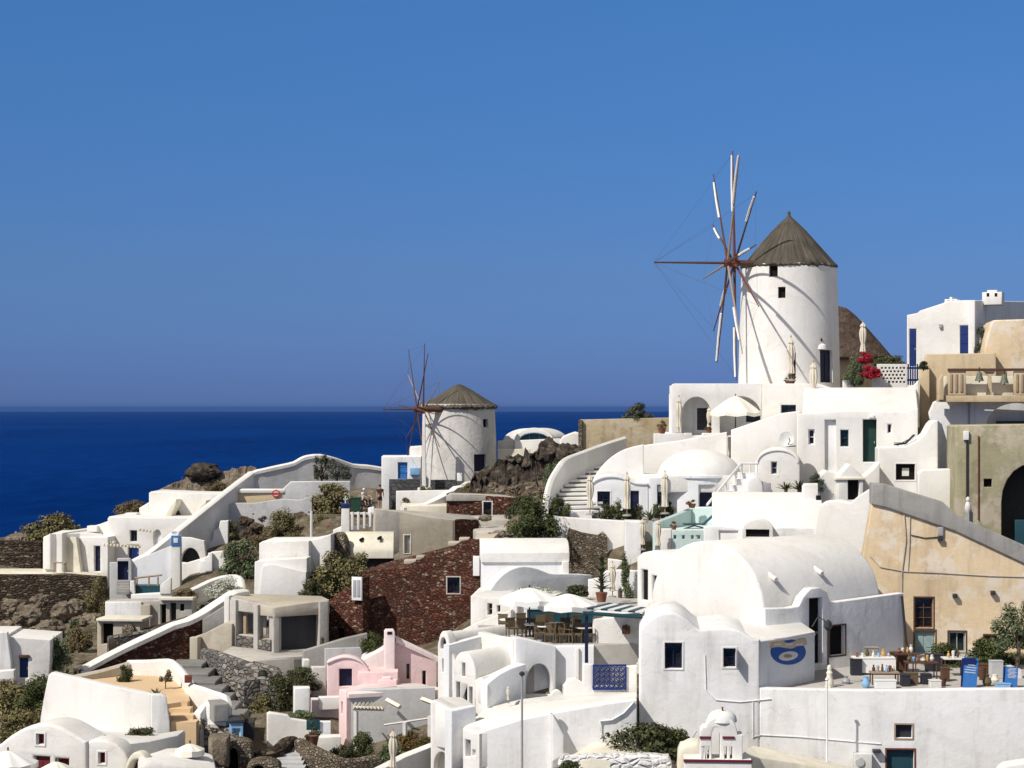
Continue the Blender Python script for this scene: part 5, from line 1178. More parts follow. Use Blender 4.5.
# ------------------------------------------------------------------ left foreground and middle foreground
t = T('stair_wall', 'long white topped diagonal stair wall with red stone face', 'wall', 150, 660, 108, 10)
dw = [(76, 671, 105.2), (88, 665, 105.6), (104, 656.5, 106.2), (130, 643.5, 107), (155, 632, 107.9), (172, 624, 108.5), (186, 620, 109), (200, 613, 109.6), (213, 604.5, 110.2), (224, 597.5, 110.7), (233, 592, 111.2), (244, 590.5, 112)]
t.wall('wall', dw, .7, 3.2, 'redstone', 2); t.wall('white_top', [(a, b_ - 1.5, c_) for a, b_, c_ in dw], .85, .36, 'white', 2)
t.re(214, 620, 109.6, 6); t.ext('grey_face', [(202.5, 640), (202.5, 620), (222, 607.5), (226, 605), (226, 640)], -.6, -.05, 'concrete', .03)
t.re(200, 640, 108.5, -12); t.ext('beige_wall', [(189, 670), (190, 640), (193, 637), (205, 633), (226, 622), (232, 624), (232, 670)], -.8, 0, 'beige', .06); t.ext('beige_post', [(189.5, 670), (189.5, 637.5), (197.5, 637.5), (197.5, 670)], -1.4, -.82, 'beige', .05)
t.bx('pillar', 224, 596, 229, 626, -.2, .4, 'white')
t = T('stone_hut', 'small plain hut with dark open door under a flat pale roof', 'house', 115, 645, 113, -6)
t.op(101.5, 623.5, 113, 644, 'dark', 'dark', rec=.4)
t.ext('wall', [(97, 670), (97, 622), (99, 620.5), (140, 620), (141, 670)], 0, 1.9, 'beige', .06); t.bx('roof_slab', 96, 619, 142, 621.5, -.25, 1.9, 'cream')
t.ext('arch_niche', [(122, 640), (122, 629)] + arch(122, 629, 134, 624) + [(134, 640)], -.3, -.02, 'tanstone', .04)
t = T('white_house', 'weathered white outbuilding row with narrow dark doorways under garden', 'house', 150, 625, 119, -2)
t.op(160.5, 604.5, 166, 626, 'dark', 'dark', rec=.4); t.op(170, 603, 176, 624, 'dark', 'shade', rec=.4); t.op(180, 604, 184, 611, 'dark', 'dark', rec=.2)
t.ext('wall', [(105, 650), (105, 601.5), (160, 600.5), (160, 599), (192, 599), (192, 650)], 0, 1.6, 'warmgrey', .05)
t.ext('white_front', [(105, 650), (105, 602), (141, 602), (141, 650)], -.3, -.01, 'whitewash', .05); t.bx('pilaster', 141, 605, 150, 630, -.4, -.01, 'beige')
t.bx('ledge', 159, 597.5, 193, 600.5, -.4, 0, 'cream')
t = T('white_house', 'white house with blue door cut by the left picture edge', 'house', 20, 690, 103, 4)
t.op(19, 657.5, 28, 678, 'door', 'blue', nx=1, ny=2, rec=.25)
t.ext('wall', [(-60, 720), (-60, 634), (8, 634.5), (8, 637), (50.5, 640), (50.5, 663), (45, 720)], 0, 4, 'white', .07)
t.bx('lintel', 19, 655, 29, 658, -.12, -.01, 'wood'); t.ext('low_wall', [(-60, 720), (-60, 676), (0, 671), (14, 670), (15, 720)], -1.6, -1, 'white', .07)
t.ext('side_block', [(-60, 700), (-60, 632), (7, 632.5), (11, 660), (13, 700)], -.5, -.02, 'whitewash', .06)
t = T('stone_wall', 'low grey dry stone wall beside the hut above the diagonal wall', 'wall', 140, 650, 112, 0)
t.wall('wall', [(108, 636, 111), (125, 633, 111.4), (145, 630, 112.2), (165, 626, 113.4), (178, 620, 115)], .6, 2.6, 'greystone', 2)
t.hull('rubble_slope', [(108, 640, 110.5), (178, 623, 114), (190, 615, 117), (141, 629, 113.5)], -16, 'brownrock', .1)
t = T('white_wall', 'rounded white courtyard wall behind flowering shrub', 'wall', 215, 600, 128, 0)
t.wall('wall', [(186, 590, 128), (196, 586, 128.6), (208, 580, 129.4), (222, 575.5, 130), (236, 574.5, 130), (241, 579, 129), (242, 592, 126)], .5, 2.6, 'white', 2)
# white walled terrace with ochre floor
t = T('white_terrace', 'white walled terrace with ochre floor and steps in the left foreground', 'terrace', 100, 735, 90, -14)
t.re(151, 736, 86.5, -16)
t.ext('front_wall', [(38, 790), (40, 718), (43, 700), (48, 675), (51, 672.5), (60, 674.5), (100, 683.5), (151, 694.5), (151, 790)], 0, .5, 'white', .08)
t.re(151, 736, 86.5, 14); t.ext('right_wall', [(150.8, 790), (150.8, 694.5), (162, 694.5), (166.5, 697), (170, 722), (173, 790)], 0, .5, 'whitewash', .06)
t.foot('floor', [(52, 92), (151, 87), (167, 88.6), (190, 89.6), (187, 95), (150, 98.2), (128, 98.4), (72, 96)], -17, -13.8, 'ochrefloor', .02)
t.wall('back_wall', [(71, 675.5, 96), (100, 669.5, 97.2), (128, 661.5, 98.4)], .45, 1.5, 'beige', 0)
t.wall('back_wall', [(128, 660, 98.6), (150, 659.5, 98.2), (168, 658.5, 97.8), (174, 661, 97), (181, 668, 95.5), (187, 676, 93.5), (189.5, 680, 92.6)], .45, 2.0, 'white', 2)
for i in range(4):
    y = 702 + i * 6.6; D = 89.3 - i * .75
    a = P(167.5 + i * 1.2, y, D); b_ = P(187.5 + i * 3, y, D); bm = bmesh.new(); bm_box(bm, (a.x + b_.x) / 2, D + .3, a.z - .6, b_.x - a.x, .8, 1.2); t.add('step', bm2me(bm), 'ochrefloor')
t.wall('stair_parapet', [(188.5, 680, 92.4), (194, 684, 91.2), (204, 687, 90.4), (215, 691, 89.6), (226, 695, 88.8), (227.5, 706, 88)], .4, 2.4, 'white', 2)
t.wall('stair_parapet', [(197, 711, 88), (205, 702, 88.4), (214, 703, 88.2), (228, 706, 87.8)], .4, 2.4, 'whitewash', 2)
t.bx('red_post', 185, 676, 192, 683, 4.2, 4.6, 'redwood'); t.re(220, 720, 87.2, 20); t.bx('grey_block', 214, 704, 229.5, 722, 0, 1.5, 'concrete', .06)
t = T('domed_house', 'rounded white vault house with two tiny maroon windows at lower left', 'house', 50, 790, 80, -14)
t.op(36.5, 734, 44, 744.5, 'win', 'maroon', nx=1, ny=1, surround='white', glass='maroon'); t.op(34, 757, 49, 800, 'door', 'maroon', nx=2, ny=1); t.op(56, 759, 68, 770, 'win', 'maroon', nx=2, ny=1, glass='maroon')
t.ext('wall', [(-40, 830), (-40, 757), (-10, 748), (0, 744)] + sm([(0, 744), (10, 736), (24, 728), (36, 724.5), (48, 724), (60, 727), (76, 736), (86, 742)], 3)[1:] + [(86, 830)], 0, 2.0, 'white', .15)
t.re(110, 790, 79.6, -10); t.op(98.5, 752.5, 105, 763.5, 'win', 'maroon', nx=1, ny=1, surround='white', glass='maroon')
t.ext('right_wing', [(84, 830), (84, 743), (92, 740), (104, 740), (116, 744), (124, 752), (128, 760), (128, 830)], 0, 1.2, 'white', .12)
t.hull('roof', [(30, 730, 82.5), (60, 732, 82), (84, 744, 81), (116, 745, 80.5), (150, 741, 83), (178, 735, 85), (186, 729, 86.5), (160, 733, 86.3), (120, 731, 88), (70, 722, 90), (45, 720, 90)], -17, 'white', .15)
t = T('vaulted_house', 'low white vault with dark round stone mouth at bottom left', 'house', 170, 790, 78, -16)
t.op(127.5, 760, 146, 800, 'niche', 'darkstone', rec=.5, arched=.5)
t.ext('wall', [(124, 830), (124, 775)] + arch(125, 772, 150, 752, 776, 14) + [(150, 830)], 0, .6, 'cream', .1)
t.ext('vault', [(125, 830), (125, 775)] + arch(125.5, 773, 149.5, 753, 776, 14) + [(149.5, 830)], .55, 1.0, 'cream', .04)
t.hull('vault_roof', [(136, 755, 78), (150, 764, 77.8), (218, 770, 79), (214, 752, 82), (188, 746, 84), (160, 748, 82)], -17, 'white', .3)
# concrete frame building
t = T('concrete_building', 'unfinished bare concrete frame building with stone infill and dark bay', 'building', 280, 655, 106, -45)
t.re(275, 655, 105.6, -40)
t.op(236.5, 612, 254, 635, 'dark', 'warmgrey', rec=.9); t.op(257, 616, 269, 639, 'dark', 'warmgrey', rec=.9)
t.ext('left_wall', [(230.5, 680), (230.5, 597.5), (275, 608), (275, 680)], 0, .5, 'warmgrey', .04)
t.bx('column', 253.2, 605, 257.5, 652, -.2, 0, 'warmgrey'); t.bx('column', 229.5, 600, 235.5, 650, -.2, 0, 'warmgrey'); t.bx('mullion', 243, 612, 246, 634, .3, .5, 'palewood')
t.ext('stone_infill', [(236, 660), (236, 635), (270, 640), (270, 665)], -.12, -.01, 'greystone', .03)
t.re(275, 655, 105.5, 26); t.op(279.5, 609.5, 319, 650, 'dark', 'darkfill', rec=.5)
t.ext('front_wall', [(274.5, 680), (274.5, 608), (329, 600), (329, 680)], 0, .6, 'warmgrey', .04); t.bx('column', 319.5, 601.5, 328, 648, -.2, 0, 'warmgrey'); t.bx('column', 273.5, 608, 279.5, 655, -.15, 0, 'warmgrey')
t.hull('roof_slab', [(230, 597, 108.6), (275, 607.5, 105.3), (329.5, 599.5, 107), (322, 596, 112), (240, 593.5, 113)], -11.6, 'beige', .05)
t.re(280, 680, 103.5, 20); t.hull('lower_terrace', [(222, 652, 104.6), (254, 661, 102.4), (304, 657, 103.6), (303, 651, 106.5), (276, 651, 106), (232, 646, 107)], -17, 'warmgrey', .06)
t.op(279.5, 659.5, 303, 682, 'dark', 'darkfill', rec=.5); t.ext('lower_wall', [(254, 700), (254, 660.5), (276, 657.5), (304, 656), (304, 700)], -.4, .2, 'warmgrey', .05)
t = T('grey_wall', 'triangular shaded concrete wall rising beside the concrete building', 'wall', 335, 666, 103, 14)
t.ext('wall', [(303.5, 700), (303.5, 651), (320, 646), (345, 638.5), (367.5, 633.5), (368, 700)], 0, .5, 'concrete', .05); t.bx('patch', 325, 648, 362, 700, -.25, -.02, 'grey_and_shade')
t.ext('plank_wall', [(312, 720), (312, 667), (326, 667), (327, 720)], -2.2, -1.7, 'marble', .05); t.bx('white_post', 303.5, 660, 309.5, 670, -1.5, -.8, 'white')
t = T('stone_wall', 'grey dry stone retaining walls stepping down below the concrete building', 'wall', 240, 690, 101, 20)
t.wall('wall', [(205.5, 648, 105), (214, 650, 103.6), (226, 654, 102), (240, 659, 100.6), (252, 663, 99.8), (263, 670, 99)], .6, 3.6, 'greystone', 1)
t.wall('wall', [(236, 676, 99.2), (246, 678, 98.6), (262, 676, 99), (275, 681, 98.4), (276, 690, 97.4)], .7, 3.5, 'greystone', 1); t.wall('wall', [(254, 661, 101.7), (276, 667, 100.2), (278, 674, 99.4)], .5, 3, 'greystone', 1)
t.hull('ledge', [(232, 659, 103), (262, 673, 100.3), (278, 667, 102), (254, 662, 103)], -18, 'warmgrey', .05)
t = T('stone_path', 'grey slab path climbing between white terrace and stone walls', 'path', 215, 700, 97)
for i in range(7):
    y = 664 + i * 8.5; D = 102.5 - i * 1.9; x = 184 + i * 6
    a = P(x - 14, y, D); bm = bmesh.new(); bm_box(bm, a.x + .9, D + .8, a.z - .5, 1.8, 2.3, 1.0, Matrix.Identity(4)); bmesh.ops.bevel(bm, geom=list(bm.edges), offset=.05, segments=1, affect='EDGES'); t.add('slab', bm2me(bm), 'path_and_riser_shade')
# pink house
t = T('pink_house', 'small pale pink arched house with dark blue square doorway', 'house', 348, 700, 97, 4)
t.op(339.2, 669, 352, 686.5, 'dark', 'navy', rec=.3)
t.ext('wall', [(327, 730), (327, 664)] + arch(327.5, 663, 369, 658, 672, 4)[:1] + sm([(327.5, 663), (334, 660.5), (342, 658.2), (351, 658.5), (361, 662.5), (369, 671.5)], 3) + [(369, 730)], 0, 1.6, 'pink', .06)
t.ext('coping', sm([(327, 664), (334, 661), (342, 658.6), (351, 658.9), (361, 663), (369, 672)], 3) + sm([(369, 670), (361, 660.5), (351, 656.6), (342, 656.3), (334, 658.8), (327, 662)], 3), -.08, .3, 'palepink', .03)
t.hull('roof_block', [(360, 676, 97.3), (395, 681, 97), (405, 672, 100), (384, 671, 101), (366, 672, 100)], -16, 'palepink', .1)
t.bx('lower_wall', 358, 672, 398, 690, -.4, 1.6, 'pink', .06); t.bx('roof_vent', 378, 680, 397, 687.5, -1.0, -.42, 'pink', .06); t.bx('roof_cap', 382, 677, 391, 681, -.9, -.5, 'palepink', .05)
t = T('pink_house', 'pink house with tall chimney and sloping white edged roof', 'house', 412, 690, 98.5, 6)
t.op(406.5, 664, 409.5, 679, 'win', 'redwood', nx=1, ny=1); t.op(422.5, 671, 426, 688.5, 'win', 'redwood', nx=1, ny=1)
t.ext('wall', [(384, 730), (384, 640), (395, 636.5), (433, 654.5), (437, 660), (437, 730)], 0, .6, 'pink', .05)
t.wall('coping', [(395, 635.6, 98.6), (414, 644.5, 98.8), (437, 655.5, 99.1)], .9, .3, 'palepink', 0)
t.ext('chimney', [(384.5, 690), (384.5, 632), (386, 630), (393.5, 630), (395, 632), (395, 690)], -.6, .1, 'palepink', .05); t.bx('flue', 387.3, 631.8, 392, 634.5, -.63, -.58, 'dark', .01)
t.re(380, 690, 99.5, 2); t.ext('left_slope', [(360, 720), (360, 661), (372, 655), (385, 648), (385, 720)], .2, 3, 'palepink', .07)
t = T('grey_house', 'flat roofed house with pink end wall and long white wall coloured grey as shade', 'house', 390, 740, 93, 16)
t.re(346.5, 740, 91.8, 14); t.ext('wall', [(346, 790), (346, 691.5), (365, 690), (400, 688.5), (435, 687.5), (440, 790)], 0, .6, 'grey_and_shade', .05)  # white wall turned from the sun, its shade put into the grey colour
t.wall('coping', [(346, 690.8, 91.9), (400, 688, 93), (436, 686.6, 94.4)], .8, .3, 'palepink', 0)
t.re(346, 740, 91.7, -52); t.op(340.8, 702, 342.4, 714, 'win', 'redwood', nx=1, ny=1)
t.ext('end_wall', [(338.5, 790), (338.5, 692), (339.5, 689), (346.2, 691.5), (346.2, 790)], 0, 3.0, 'pink', .05)
t.hull('roof', [(339, 690, 92.6), (346.5, 691.5, 91.8), (436, 687.5, 94.3), (420, 683, 97.5), (362, 684, 97)], -15, 'palepink', .04)
t = T('white_wall', 'low white yard wall of stepped panels below the pink houses', 'wall', 300, 735, 91, 10)
t.ext('wall', [(267, 760), (267, 714), (270, 712.5), (288, 715.5), (291, 719), (312, 722), (312, 760)], 0, .5, 'white', .07); t.ext('wall', [(311, 790), (311, 722), (331, 722), (331, 790)], -.6, -.1, 'bluewhite', .05)
t.bx('block', 312, 700, 339, 720, 3.6, 4.6, 'palepink', .06); t.bx('white_roof', 319, 697, 340, 710, 3.0, 3.5, 'white', .06); t.ext('white_block', [(294, 730), (294, 688), (310, 688), (310, 730)], 2.6, 3.4, 'whitewash', .06)
t.bx('bench', 316, 737, 341, 752, -1.6, -.8, 'white', .05); t.bx('blue_door', 306.5, 720, 320, 730, -.7, -.62, 'petrol', .02)
t = T('pergola', 'pale wooden pergola with white posts before the grey shaded wall', 'pergola', 385, 745, 89)
for x, y0, y1 in ((356, 750, 711), (405, 746, 722), (430, 740, 716)): t.add('post', tube_me([P(x, y0, 89), P(x, y1, 89)], .12, .12, 6), 'marble')
t.add('beam', tube_me([P(353, 708, 88.9), P(384, 709, 89.2)], .10, seg=4), 'cream'); t.add('beam', tube_me([P(384, 725, 88.9), P(431, 718, 89.6)], .05, seg=4), 'marble')
for i in range(9): t.add('slat', tube_me([P(354 + i * 3.5, 707 + .2 * i, 88.7), P(356 + i * 4.0, 703, 91.2)], .06, seg=4), 'cream')
for a, b_ in (((387, 700, 92), (400, 707, 91)), ((422, 699, 92), (441, 706, 90))): t.add('roof_board', tube_me([P(*a), P(*b_)], .12, seg=4), 'cream')
t = T('white_wall', 'white ramp wall slanting up to the bottom centre house', 'wall', 410, 770, 86)
t.wall('wall', [(360, 775, 83.5), (385, 763, 84.5), (402, 754, 85.2), (420, 747, 85.9), (433, 742, 86.4)], .45, 3, 'white', 0)
t = T('stone_wall', 'curved brown stone planter walls and dark oven mouths at bottom left centre', 'wall', 270, 765, 84)
t.wall('wall', [(300, 738, 86.5), (312, 745, 85), (330, 753, 84.2), (345, 758, 84), (362, 757, 84.4), (376, 754, 85)], .6, 3, 'tanstone', 2)
for x0, x1, y in ((224, 252, 742), (246, 280, 762)):
    t.re((x0 + x1) / 2, 790, 83.5 if y < 750 else 82, 4); a_, z0 = t.hit(x0 + 3, 800); b_, _ = t.hit(x1 - 12, 800); zt = t.hit(x0 + 10, y + 4)[1]
    t.holes.append([(a_, z0)] + arch(a_, zt - .6, b_, zt, n=10) + [(b_, z0)]); t.ext('oven', [(x0, 800), (x0, y + 8)] + arch(x0, y + 8, x1, y, n=10) + [(x1, 800)], 0, 1.5, 'tanstone', .08); t.ext('mouth', [(x0 + 1, 800), (x0 + 1, y + 9)] + arch(x0 + 1, y + 9, x1 - 8, y + 2, n=8) + [(x1 - 8, 800)], .7, .9, 'dark', .02)
t.wall('wall', [(206, 723, 88.5), (216, 724, 88), (230, 726, 87.6), (232, 740, 86)], .6, 3, 'greystone', 0); t.wall('wall', [(255, 752, 85), (275, 748, 85.4), (286, 738, 86.4), (294, 736, 86.8)], .7, 3, 'darkstone', 2)
t.bx('pale_slab', 208, 738, 228, 768, .5, 2, 'rock', .2)
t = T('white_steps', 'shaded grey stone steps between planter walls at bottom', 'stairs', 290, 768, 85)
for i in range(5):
    y = 754 + i * 4.5; D = 85.5 - i * .6; a = P(275 + i * 1.5, y, D); b_ = P(300 + i * 1.5, y, D); bm = bmesh.new(); bm_box(bm, (a.x + b_.x) / 2, D + .35, a.z - .5, b_.x - a.x, .8, 1.0); t.add('step', bm2me(bm), 'grey_and_shade')
t.hull('landing', [(300, 744, 86.4), (318, 752, 85), (296, 752, 86), (276, 752, 86.4)], -18, 'grey_and_shade', 0)
t = T('shrine', 'tiny blue and white box shrine on stone blocks by the path', 'shrine', 236, 738, 87)
t.re(236, 740, 86.8, 6); t.op(232.5, 728.5, 240.5, 742, 'win', 'marble', nx=1, ny=1, rec=.12, glass='paleblue'); t.ext('wall', [(229.5, 760), (229.5, 722), (243, 722), (243, 760)], 0, 1.2, 'paleblue', .03); t.bx('top', 228.8, 720, 244, 723, -.1, 1.3, 'darkmetal', .02)
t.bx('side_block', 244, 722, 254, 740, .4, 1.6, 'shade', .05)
# bottom centre-right: rock wall and little belfry
t = T('stone_wall', 'whitewashed rough stone garden wall at the bottom edge', 'wall', 610, 790, 79, -3)
t.ext('wall', sm([(556, 830), (558, 762), (570, 757.5), (590, 756), (620, 756), (650, 755.5), (664, 757), (672, 764), (674, 830)], 2), 0, .8, 'whitestone', .1)
t.hull('flower_bed', [(560, 760, 79.2), (590, 757, 79), (650, 757, 79), (672, 762, 79), (664, 748, 82.5), (610, 739, 83), (590, 744, 82.5)], -18, 'cream', .15)
t = T('belfry', 'small white chapel belfry with two arches and maroon trim', 'belfry', 712, 790, 77.5, -4)
for x0, x1 in ((700.5, 706), (709.7, 712.3)): pass
a_, z0 = t.hit(711.5, 762); b_, _ = t.hit(720, 762); zt = t.hit(716, 727)[1]
t.holes.append([(a_, z0)] + arch(a_, zt - .45, b_, zt, n=10) + [(b_, z0)])
t.holes.append([t.hit(701.6, 759), t.hit(704, 759), t.hit(704, 746.5), t.hit(701.6, 746.5)]); t.holes.append([t.hit(707, 759), t.hit(709.4, 759), t.hit(709.4, 746.5), t.hit(707, 746.5)])
t.holes.append([t.hit(724.5, 759), t.hit(727, 759), t.hit(727, 747), t.hit(724.5, 747)]); t.holes.append([t.hit(730, 759), t.hit(732.4, 759), t.hit(732.4, 747), t.hit(730, 747)])
t.ext('wall', [(700, 775), (700, 731), (703, 727)] + arch(706, 727, 736, 717.5) + [(737, 730), (737.5, 735), (742.5, 735), (742.5, 775)], 0, 1.0, 'white', .04)
for x0, x1 in ((699.6, 711.2), (722.5, 734.5)): t.bx('trim', x0, 736.5, x1, 738.8, -.06, 0, 'maroon', .01)
t.bx('base', 684, 762, 752, 800, -.6, 1.2, 'white', .05); t.bx('base_trim', 683.5, 759.8, 752.5, 762.3, -.66, -.6, 'maroon', .01)
t.add('dome', lathe_me([(.62, 0), (.58, .2), (.45, .36), (.2, .46), (.02, .48)], P(722, 721, 78), 20), 'white')
p = P(722.5, 719, 77.8); bm = bmesh.new(); bm_box(bm, 0, 0, .22, .06, .06, .55, Matrix.Translation(p)); bm_box(bm, 0, 0, .3, .28, .06, .06, Matrix.Translation(p)); t.add('cross', bm2me(bm), 'redwood')
t.re(700, 790, 78.6, -4); t.ext('rock_base', sm([(676, 800), (678, 752), (684, 745), (694, 742), (704, 750), (712, 800)], 2), .4, 1.6, 'cream', .2)
t.hull('path_kerb', [(742, 752, 79), (760, 757, 81), (800, 763, 81.5), (860, 775, 81.5), (860, 768, 83.6), (800, 757, 83.6), (752, 745, 83)], -17, 'cream', .1)
t = T('white_wall', 'white curved capping wall peeking at the bottom right corner', 'wall', 1015, 790, 79, -6)
t.ext('wall', sm([(990, 800), (1000, 770), (1012, 764.5), (1030, 762), (1060, 760), (1062, 800)], 2), 0, 1, 'white', .1)
# ------------------------------------------------------------------ loose stones on the scree
def strew(pts, mat, label, group, seed, smin, smax):
    rn = random.Random(seed)
    for i, (x, y) in enumerate(pts):
        h_, hit_ = ray(x, y, True)
        if hit_ is None or hit_.parent or hit_.name.split('.')[0] not in ('terrain', 'rock_outcrop'): continue
        sz = rn.uniform(smin, smax)
        me = rock_me(sz, sz * .8, sz * .7, seed + i, 3, .35, 1.8); finish(me, mat, 22)
        o = bpy.data.objects.new('rock', me); C.objects.link(o); o.location = h_ + Vector((0, 0, sz * .12)); o.rotation_euler = (0, 0, rn.random() * 6)
        o['label'] = label; o['category'] = 'rock'; o['group'] = group
rs = random.Random(21)
strew([(rs.uniform(478, 545), rs.uniform(487, 500)) for i in range(22)] + [(rs.uniform(505, 545), rs.uniform(500, 512)) for i in range(10)], 'rock', 'loose tan stone on the scree below the dark outcrop', 'loose stones on the scree', 31, .35, 1.0)
strew([(rs.uniform(232, 300), rs.uniform(518, 545)) for i in range(26)], 'brownrock', 'loose brown stone on the slope among the olive bushes', 'loose stones on the bushy slope', 61, .4, 1.1)
strew([(rs.uniform(5, 95), rs.uniform(612, 655)) for i in range(24)], 'rock', 'loose pale stone on the slope below the dry stone terrace', 'loose stones below the terraces', 91, .3, .9)
# ------------------------------------------------------------------ vegetation
HILL = 'shrubs on the rocky slopes'
for a in [
    (50, 541, 50, 26, 154, 'olive', 'big round olive green bush at the far left by the sea'),
    (132, 515, 30, 15, 157, 'dryscrub', 'low dry brown scrub on the skyline left of the stepped house roof'),
    (217, 494, 24, 13, 158.5, 'dryscrub', 'dry brown tussock directly under the dark boulder'),
    (329, 516, 44, 30, 146, 'olive', 'large round olive bush below the grey crest wall'),
    (320, 541, 24, 26, 143, 'olive', 'upright olive bush left of the small blue topped shrine'),
    (281, 537, 30, 27, 142, 'olive', 'round olive bush between dark rubble and brown scree'),
    (229, 538, 18, 18, 143, 'olive', 'small round bush beside the tall grey stair wall'),
    (240, 579, 40, 37, 134, 'palegreen', 'large pale green bush above the small white courtyard'),
    (328, 602, 48, 46, 115.5, 'olive', 'dense green bush climbing in front of the yellow vault gable'),
    (357, 590, 36, 36, 115, 'olive', 'dense olive bush under the yellow vault eaves'),
    (310, 606, 22, 26, 114, 'darkgreen', 'dark ivy clump beside the white flat house'),
    (224, 598, 30, 20, 126, 'whiteflower', 'pale flowering shrub behind the white courtyard wall'),
    (96, 612, 24, 34, 133, 'olive', 'olive bush hanging over the right end of the dry stone terrace'),
    (103, 634, 14, 20, 121, 'palegreen', 'small pale bush at the hut corner below stone terrace'),
    (14, 728, 60, 42, 98, 'olive', 'wide olive green thicket on the slope at far left'),
    (38, 712, 40, 36, 97, 'leafgreen', 'green thicket against the left wall of the white terrace'),
    (58, 668, 22, 30, 104, 'palegreen', 'tall pale cactus clump behind the white terrace corner'),
    (35, 645, 20, 16, 113, 'dryscrub', 'dry scrub among tan rocks below stone terraces'),
    (78, 650, 26, 24, 110, 'dryscrub', 'tangled dry scrub under the stone hut steps'),
    (301, 690, 34, 22, 99.5, 'darkgreen', 'dark rounded bush above the other beside the pink house steps'),
    (281, 712, 40, 34, 97.5, 'darkgreen', 'big dark sprawling bush beside the white yard wall'),
    (262, 716, 22, 20, 97, 'olive', 'olive growth at the foot of the grey stone walls'),
    (372, 653, 20, 22, 101.5, 'leafgreen', 'bright green vine left of the pink chimney'),
    (303, 723, 26, 13, 93, 'palegreen', 'low pale plants behind the white yard wall'),
    (341, 770, 30, 24, 86.5, 'darkgreen', 'dark green bush left of the wooden pergola post'),
    (362, 758, 22, 26, 87.5, 'leafgreen', 'leafy bush growing around the pergola post'),
    (389, 766, 24, 22, 87, 'palegreen', 'pale leafy bush behind the closed parasol at bottom'),
    (417, 752, 34, 22, 88.5, 'orangeflower', 'orange flowering bush at the foot of the ramp wall'),
    (428, 762, 20, 14, 86.8, 'leafgreen', 'green bush below the orange flowers'),
    (535, 538, 44, 40, 115, 'leafgreen', 'large loose green bush below the dark outcrop beside the stairs'),
    (524, 520, 32, 24, 130, 'darkgreen', 'dark bush between scree and pale stone terraces'),
    (556, 488, 22, 26, 131, 'palegreen', 'pale grassy bush at the foot of the stair wall'),
    (425, 494, 12, 9, 144, 'olive', 'tiny tuft beside the white slim pillar'),
    (471, 494, 16, 12, 142, 'olive', 'low olive tuft under the dark outcrop'),
    (578, 594, 20, 11, 105, 'darkgreen', 'small dark bush beside the café palm'),
    (948, 669, 38, 24, 93.6, 'leafgreen', 'rounded green bush under the teal window of ochre facade'),
    (988, 669, 44, 30, 93.6, 'leafgreen', 'larger green bush under the right window of ochre facade'),
    (1014, 668, 40, 16, 94.5, 'leafgreen', 'low green hedge at the right picture edge'),
    (638, 418, 26, 15, 141.5, 'greygreen', 'wispy grey shrub on top of the ochre wall'),
    (982, 352, 12, 26, 134, 'greygreen', 'grey green plant beside the blue door at top right'),
    (888, 364, 32, 10, 136.5, 'darkgreen', 'clipped dark hedge behind the white lattice wall'),
    (855, 384, 20, 26, 133.8, 'palegreen', 'pale leafy bush mixed with the red bougainvillea'),
    (924, 368, 9, 8, 128.7, 'darkgreen', 'round dark bush on the ochre pillar top'),
    (816, 491, 16, 18, 116.8, 'greygreen', 'grey green feathery plant beside the chapel shaped chimney'),
    (645, 759, 74, 34, 81, 'darkgreen', 'wide dark green shrub above the rough white garden wall'),
    (678, 757, 44, 26, 81.3, 'leafgreen', 'lower right lobe of green shrub beside small belfry'),
    (572, 772, 24, 12, 78, 'leafgreen', 'small green plant at the bottom edge beside white garden wall'),
    (626, 600, 12, 46, 106, 'palegreen', 'thin climbing plant on the pier under the terrace'),
    (535, 595, 40, 8, 104, 'whiteflower', 'row of white flowers behind the café parasols'),
    (140, 738, 25, 13, 85.3, 'darkgreen', 'dark low bush at the foot of the white terrace front'),
    (230, 502, 16, 9, 152, 'dryscrub', 'tiny dry tuft at the bend of the ridge wall'),
    (405, 502, 8, 6, 143.5, 'dryscrub', 'tiny dry tuft before the basalt wall')]:
    bush(*a, group=HILL if a[4] > 90 and a[5] in ('olive', 'dryscrub') else None)
b_ = bush(866, 362, 15, 11, 133.4, 'redflower', 'upper red bougainvillea bloom beside the lattice wall', 'flowering_shrub', 'flowers')
b_ = bush(871.5, 377, 18, 13, 133.0, 'redflower', 'lower larger red bougainvillea bloom over the planter', 'flowering_shrub', 'flowers')
b_ = bush(328, 534, 9, 9, 142, 'redflower', 'small red flowers beside the little white shrine', 'flowering_shrub', 'flowers')
# the small trees
def tree(px, py, D, hpx, wpx, mat, label, seed, trunk=.5, n=1500):
    s_ = D / F; h = hpx * s_; wd = wpx * s_; o = empty('tree', P(px, py, D) - Vector((0, 0, .2))); tag(o, label, 'tree')
    rnd = random.Random(seed); bm = bmesh.new()
    bm_tube(bm, [(0, 0, 0), (.1, 0, h * trunk * .6), (-.05, 0, h * trunk * 1.2)], .12, .07, 8)
    for i in range(7):
        a = rnd.random() * 6.28; r = wd * rnd.uniform(.2, .4); z0 = h * trunk * rnd.uniform(.5, 1.1)
        bm_tube(bm, [(0, 0, z0), (math.cos(a) * r * .6, math.sin(a) * r * .6, z0 + h * .15), (math.cos(a) * r, math.sin(a) * r, z0 + h * .33)], .06, .02, 5)
    tk = bm2me(bm); finish(tk, 'bark'); k = bpy.data.objects.new('trunk', tk); C.objects.link(k); k.parent = o
    me = leaf_mesh(wd, h * (1 - trunk * .55), wd * .9, n, .17, seed, 16, .3); me.transform(Matrix.Translation((0, 0, h * trunk * .55))); finish(me, mat, 0)
    k = bpy.data.objects.new('crown', me); C.objects.link(k); k.parent = o
    return o
tree(321, 480, 151, 30, 16, 'darkgreen', 'dense dark green small tree before the grey crest wall', 11, .2, 1700)
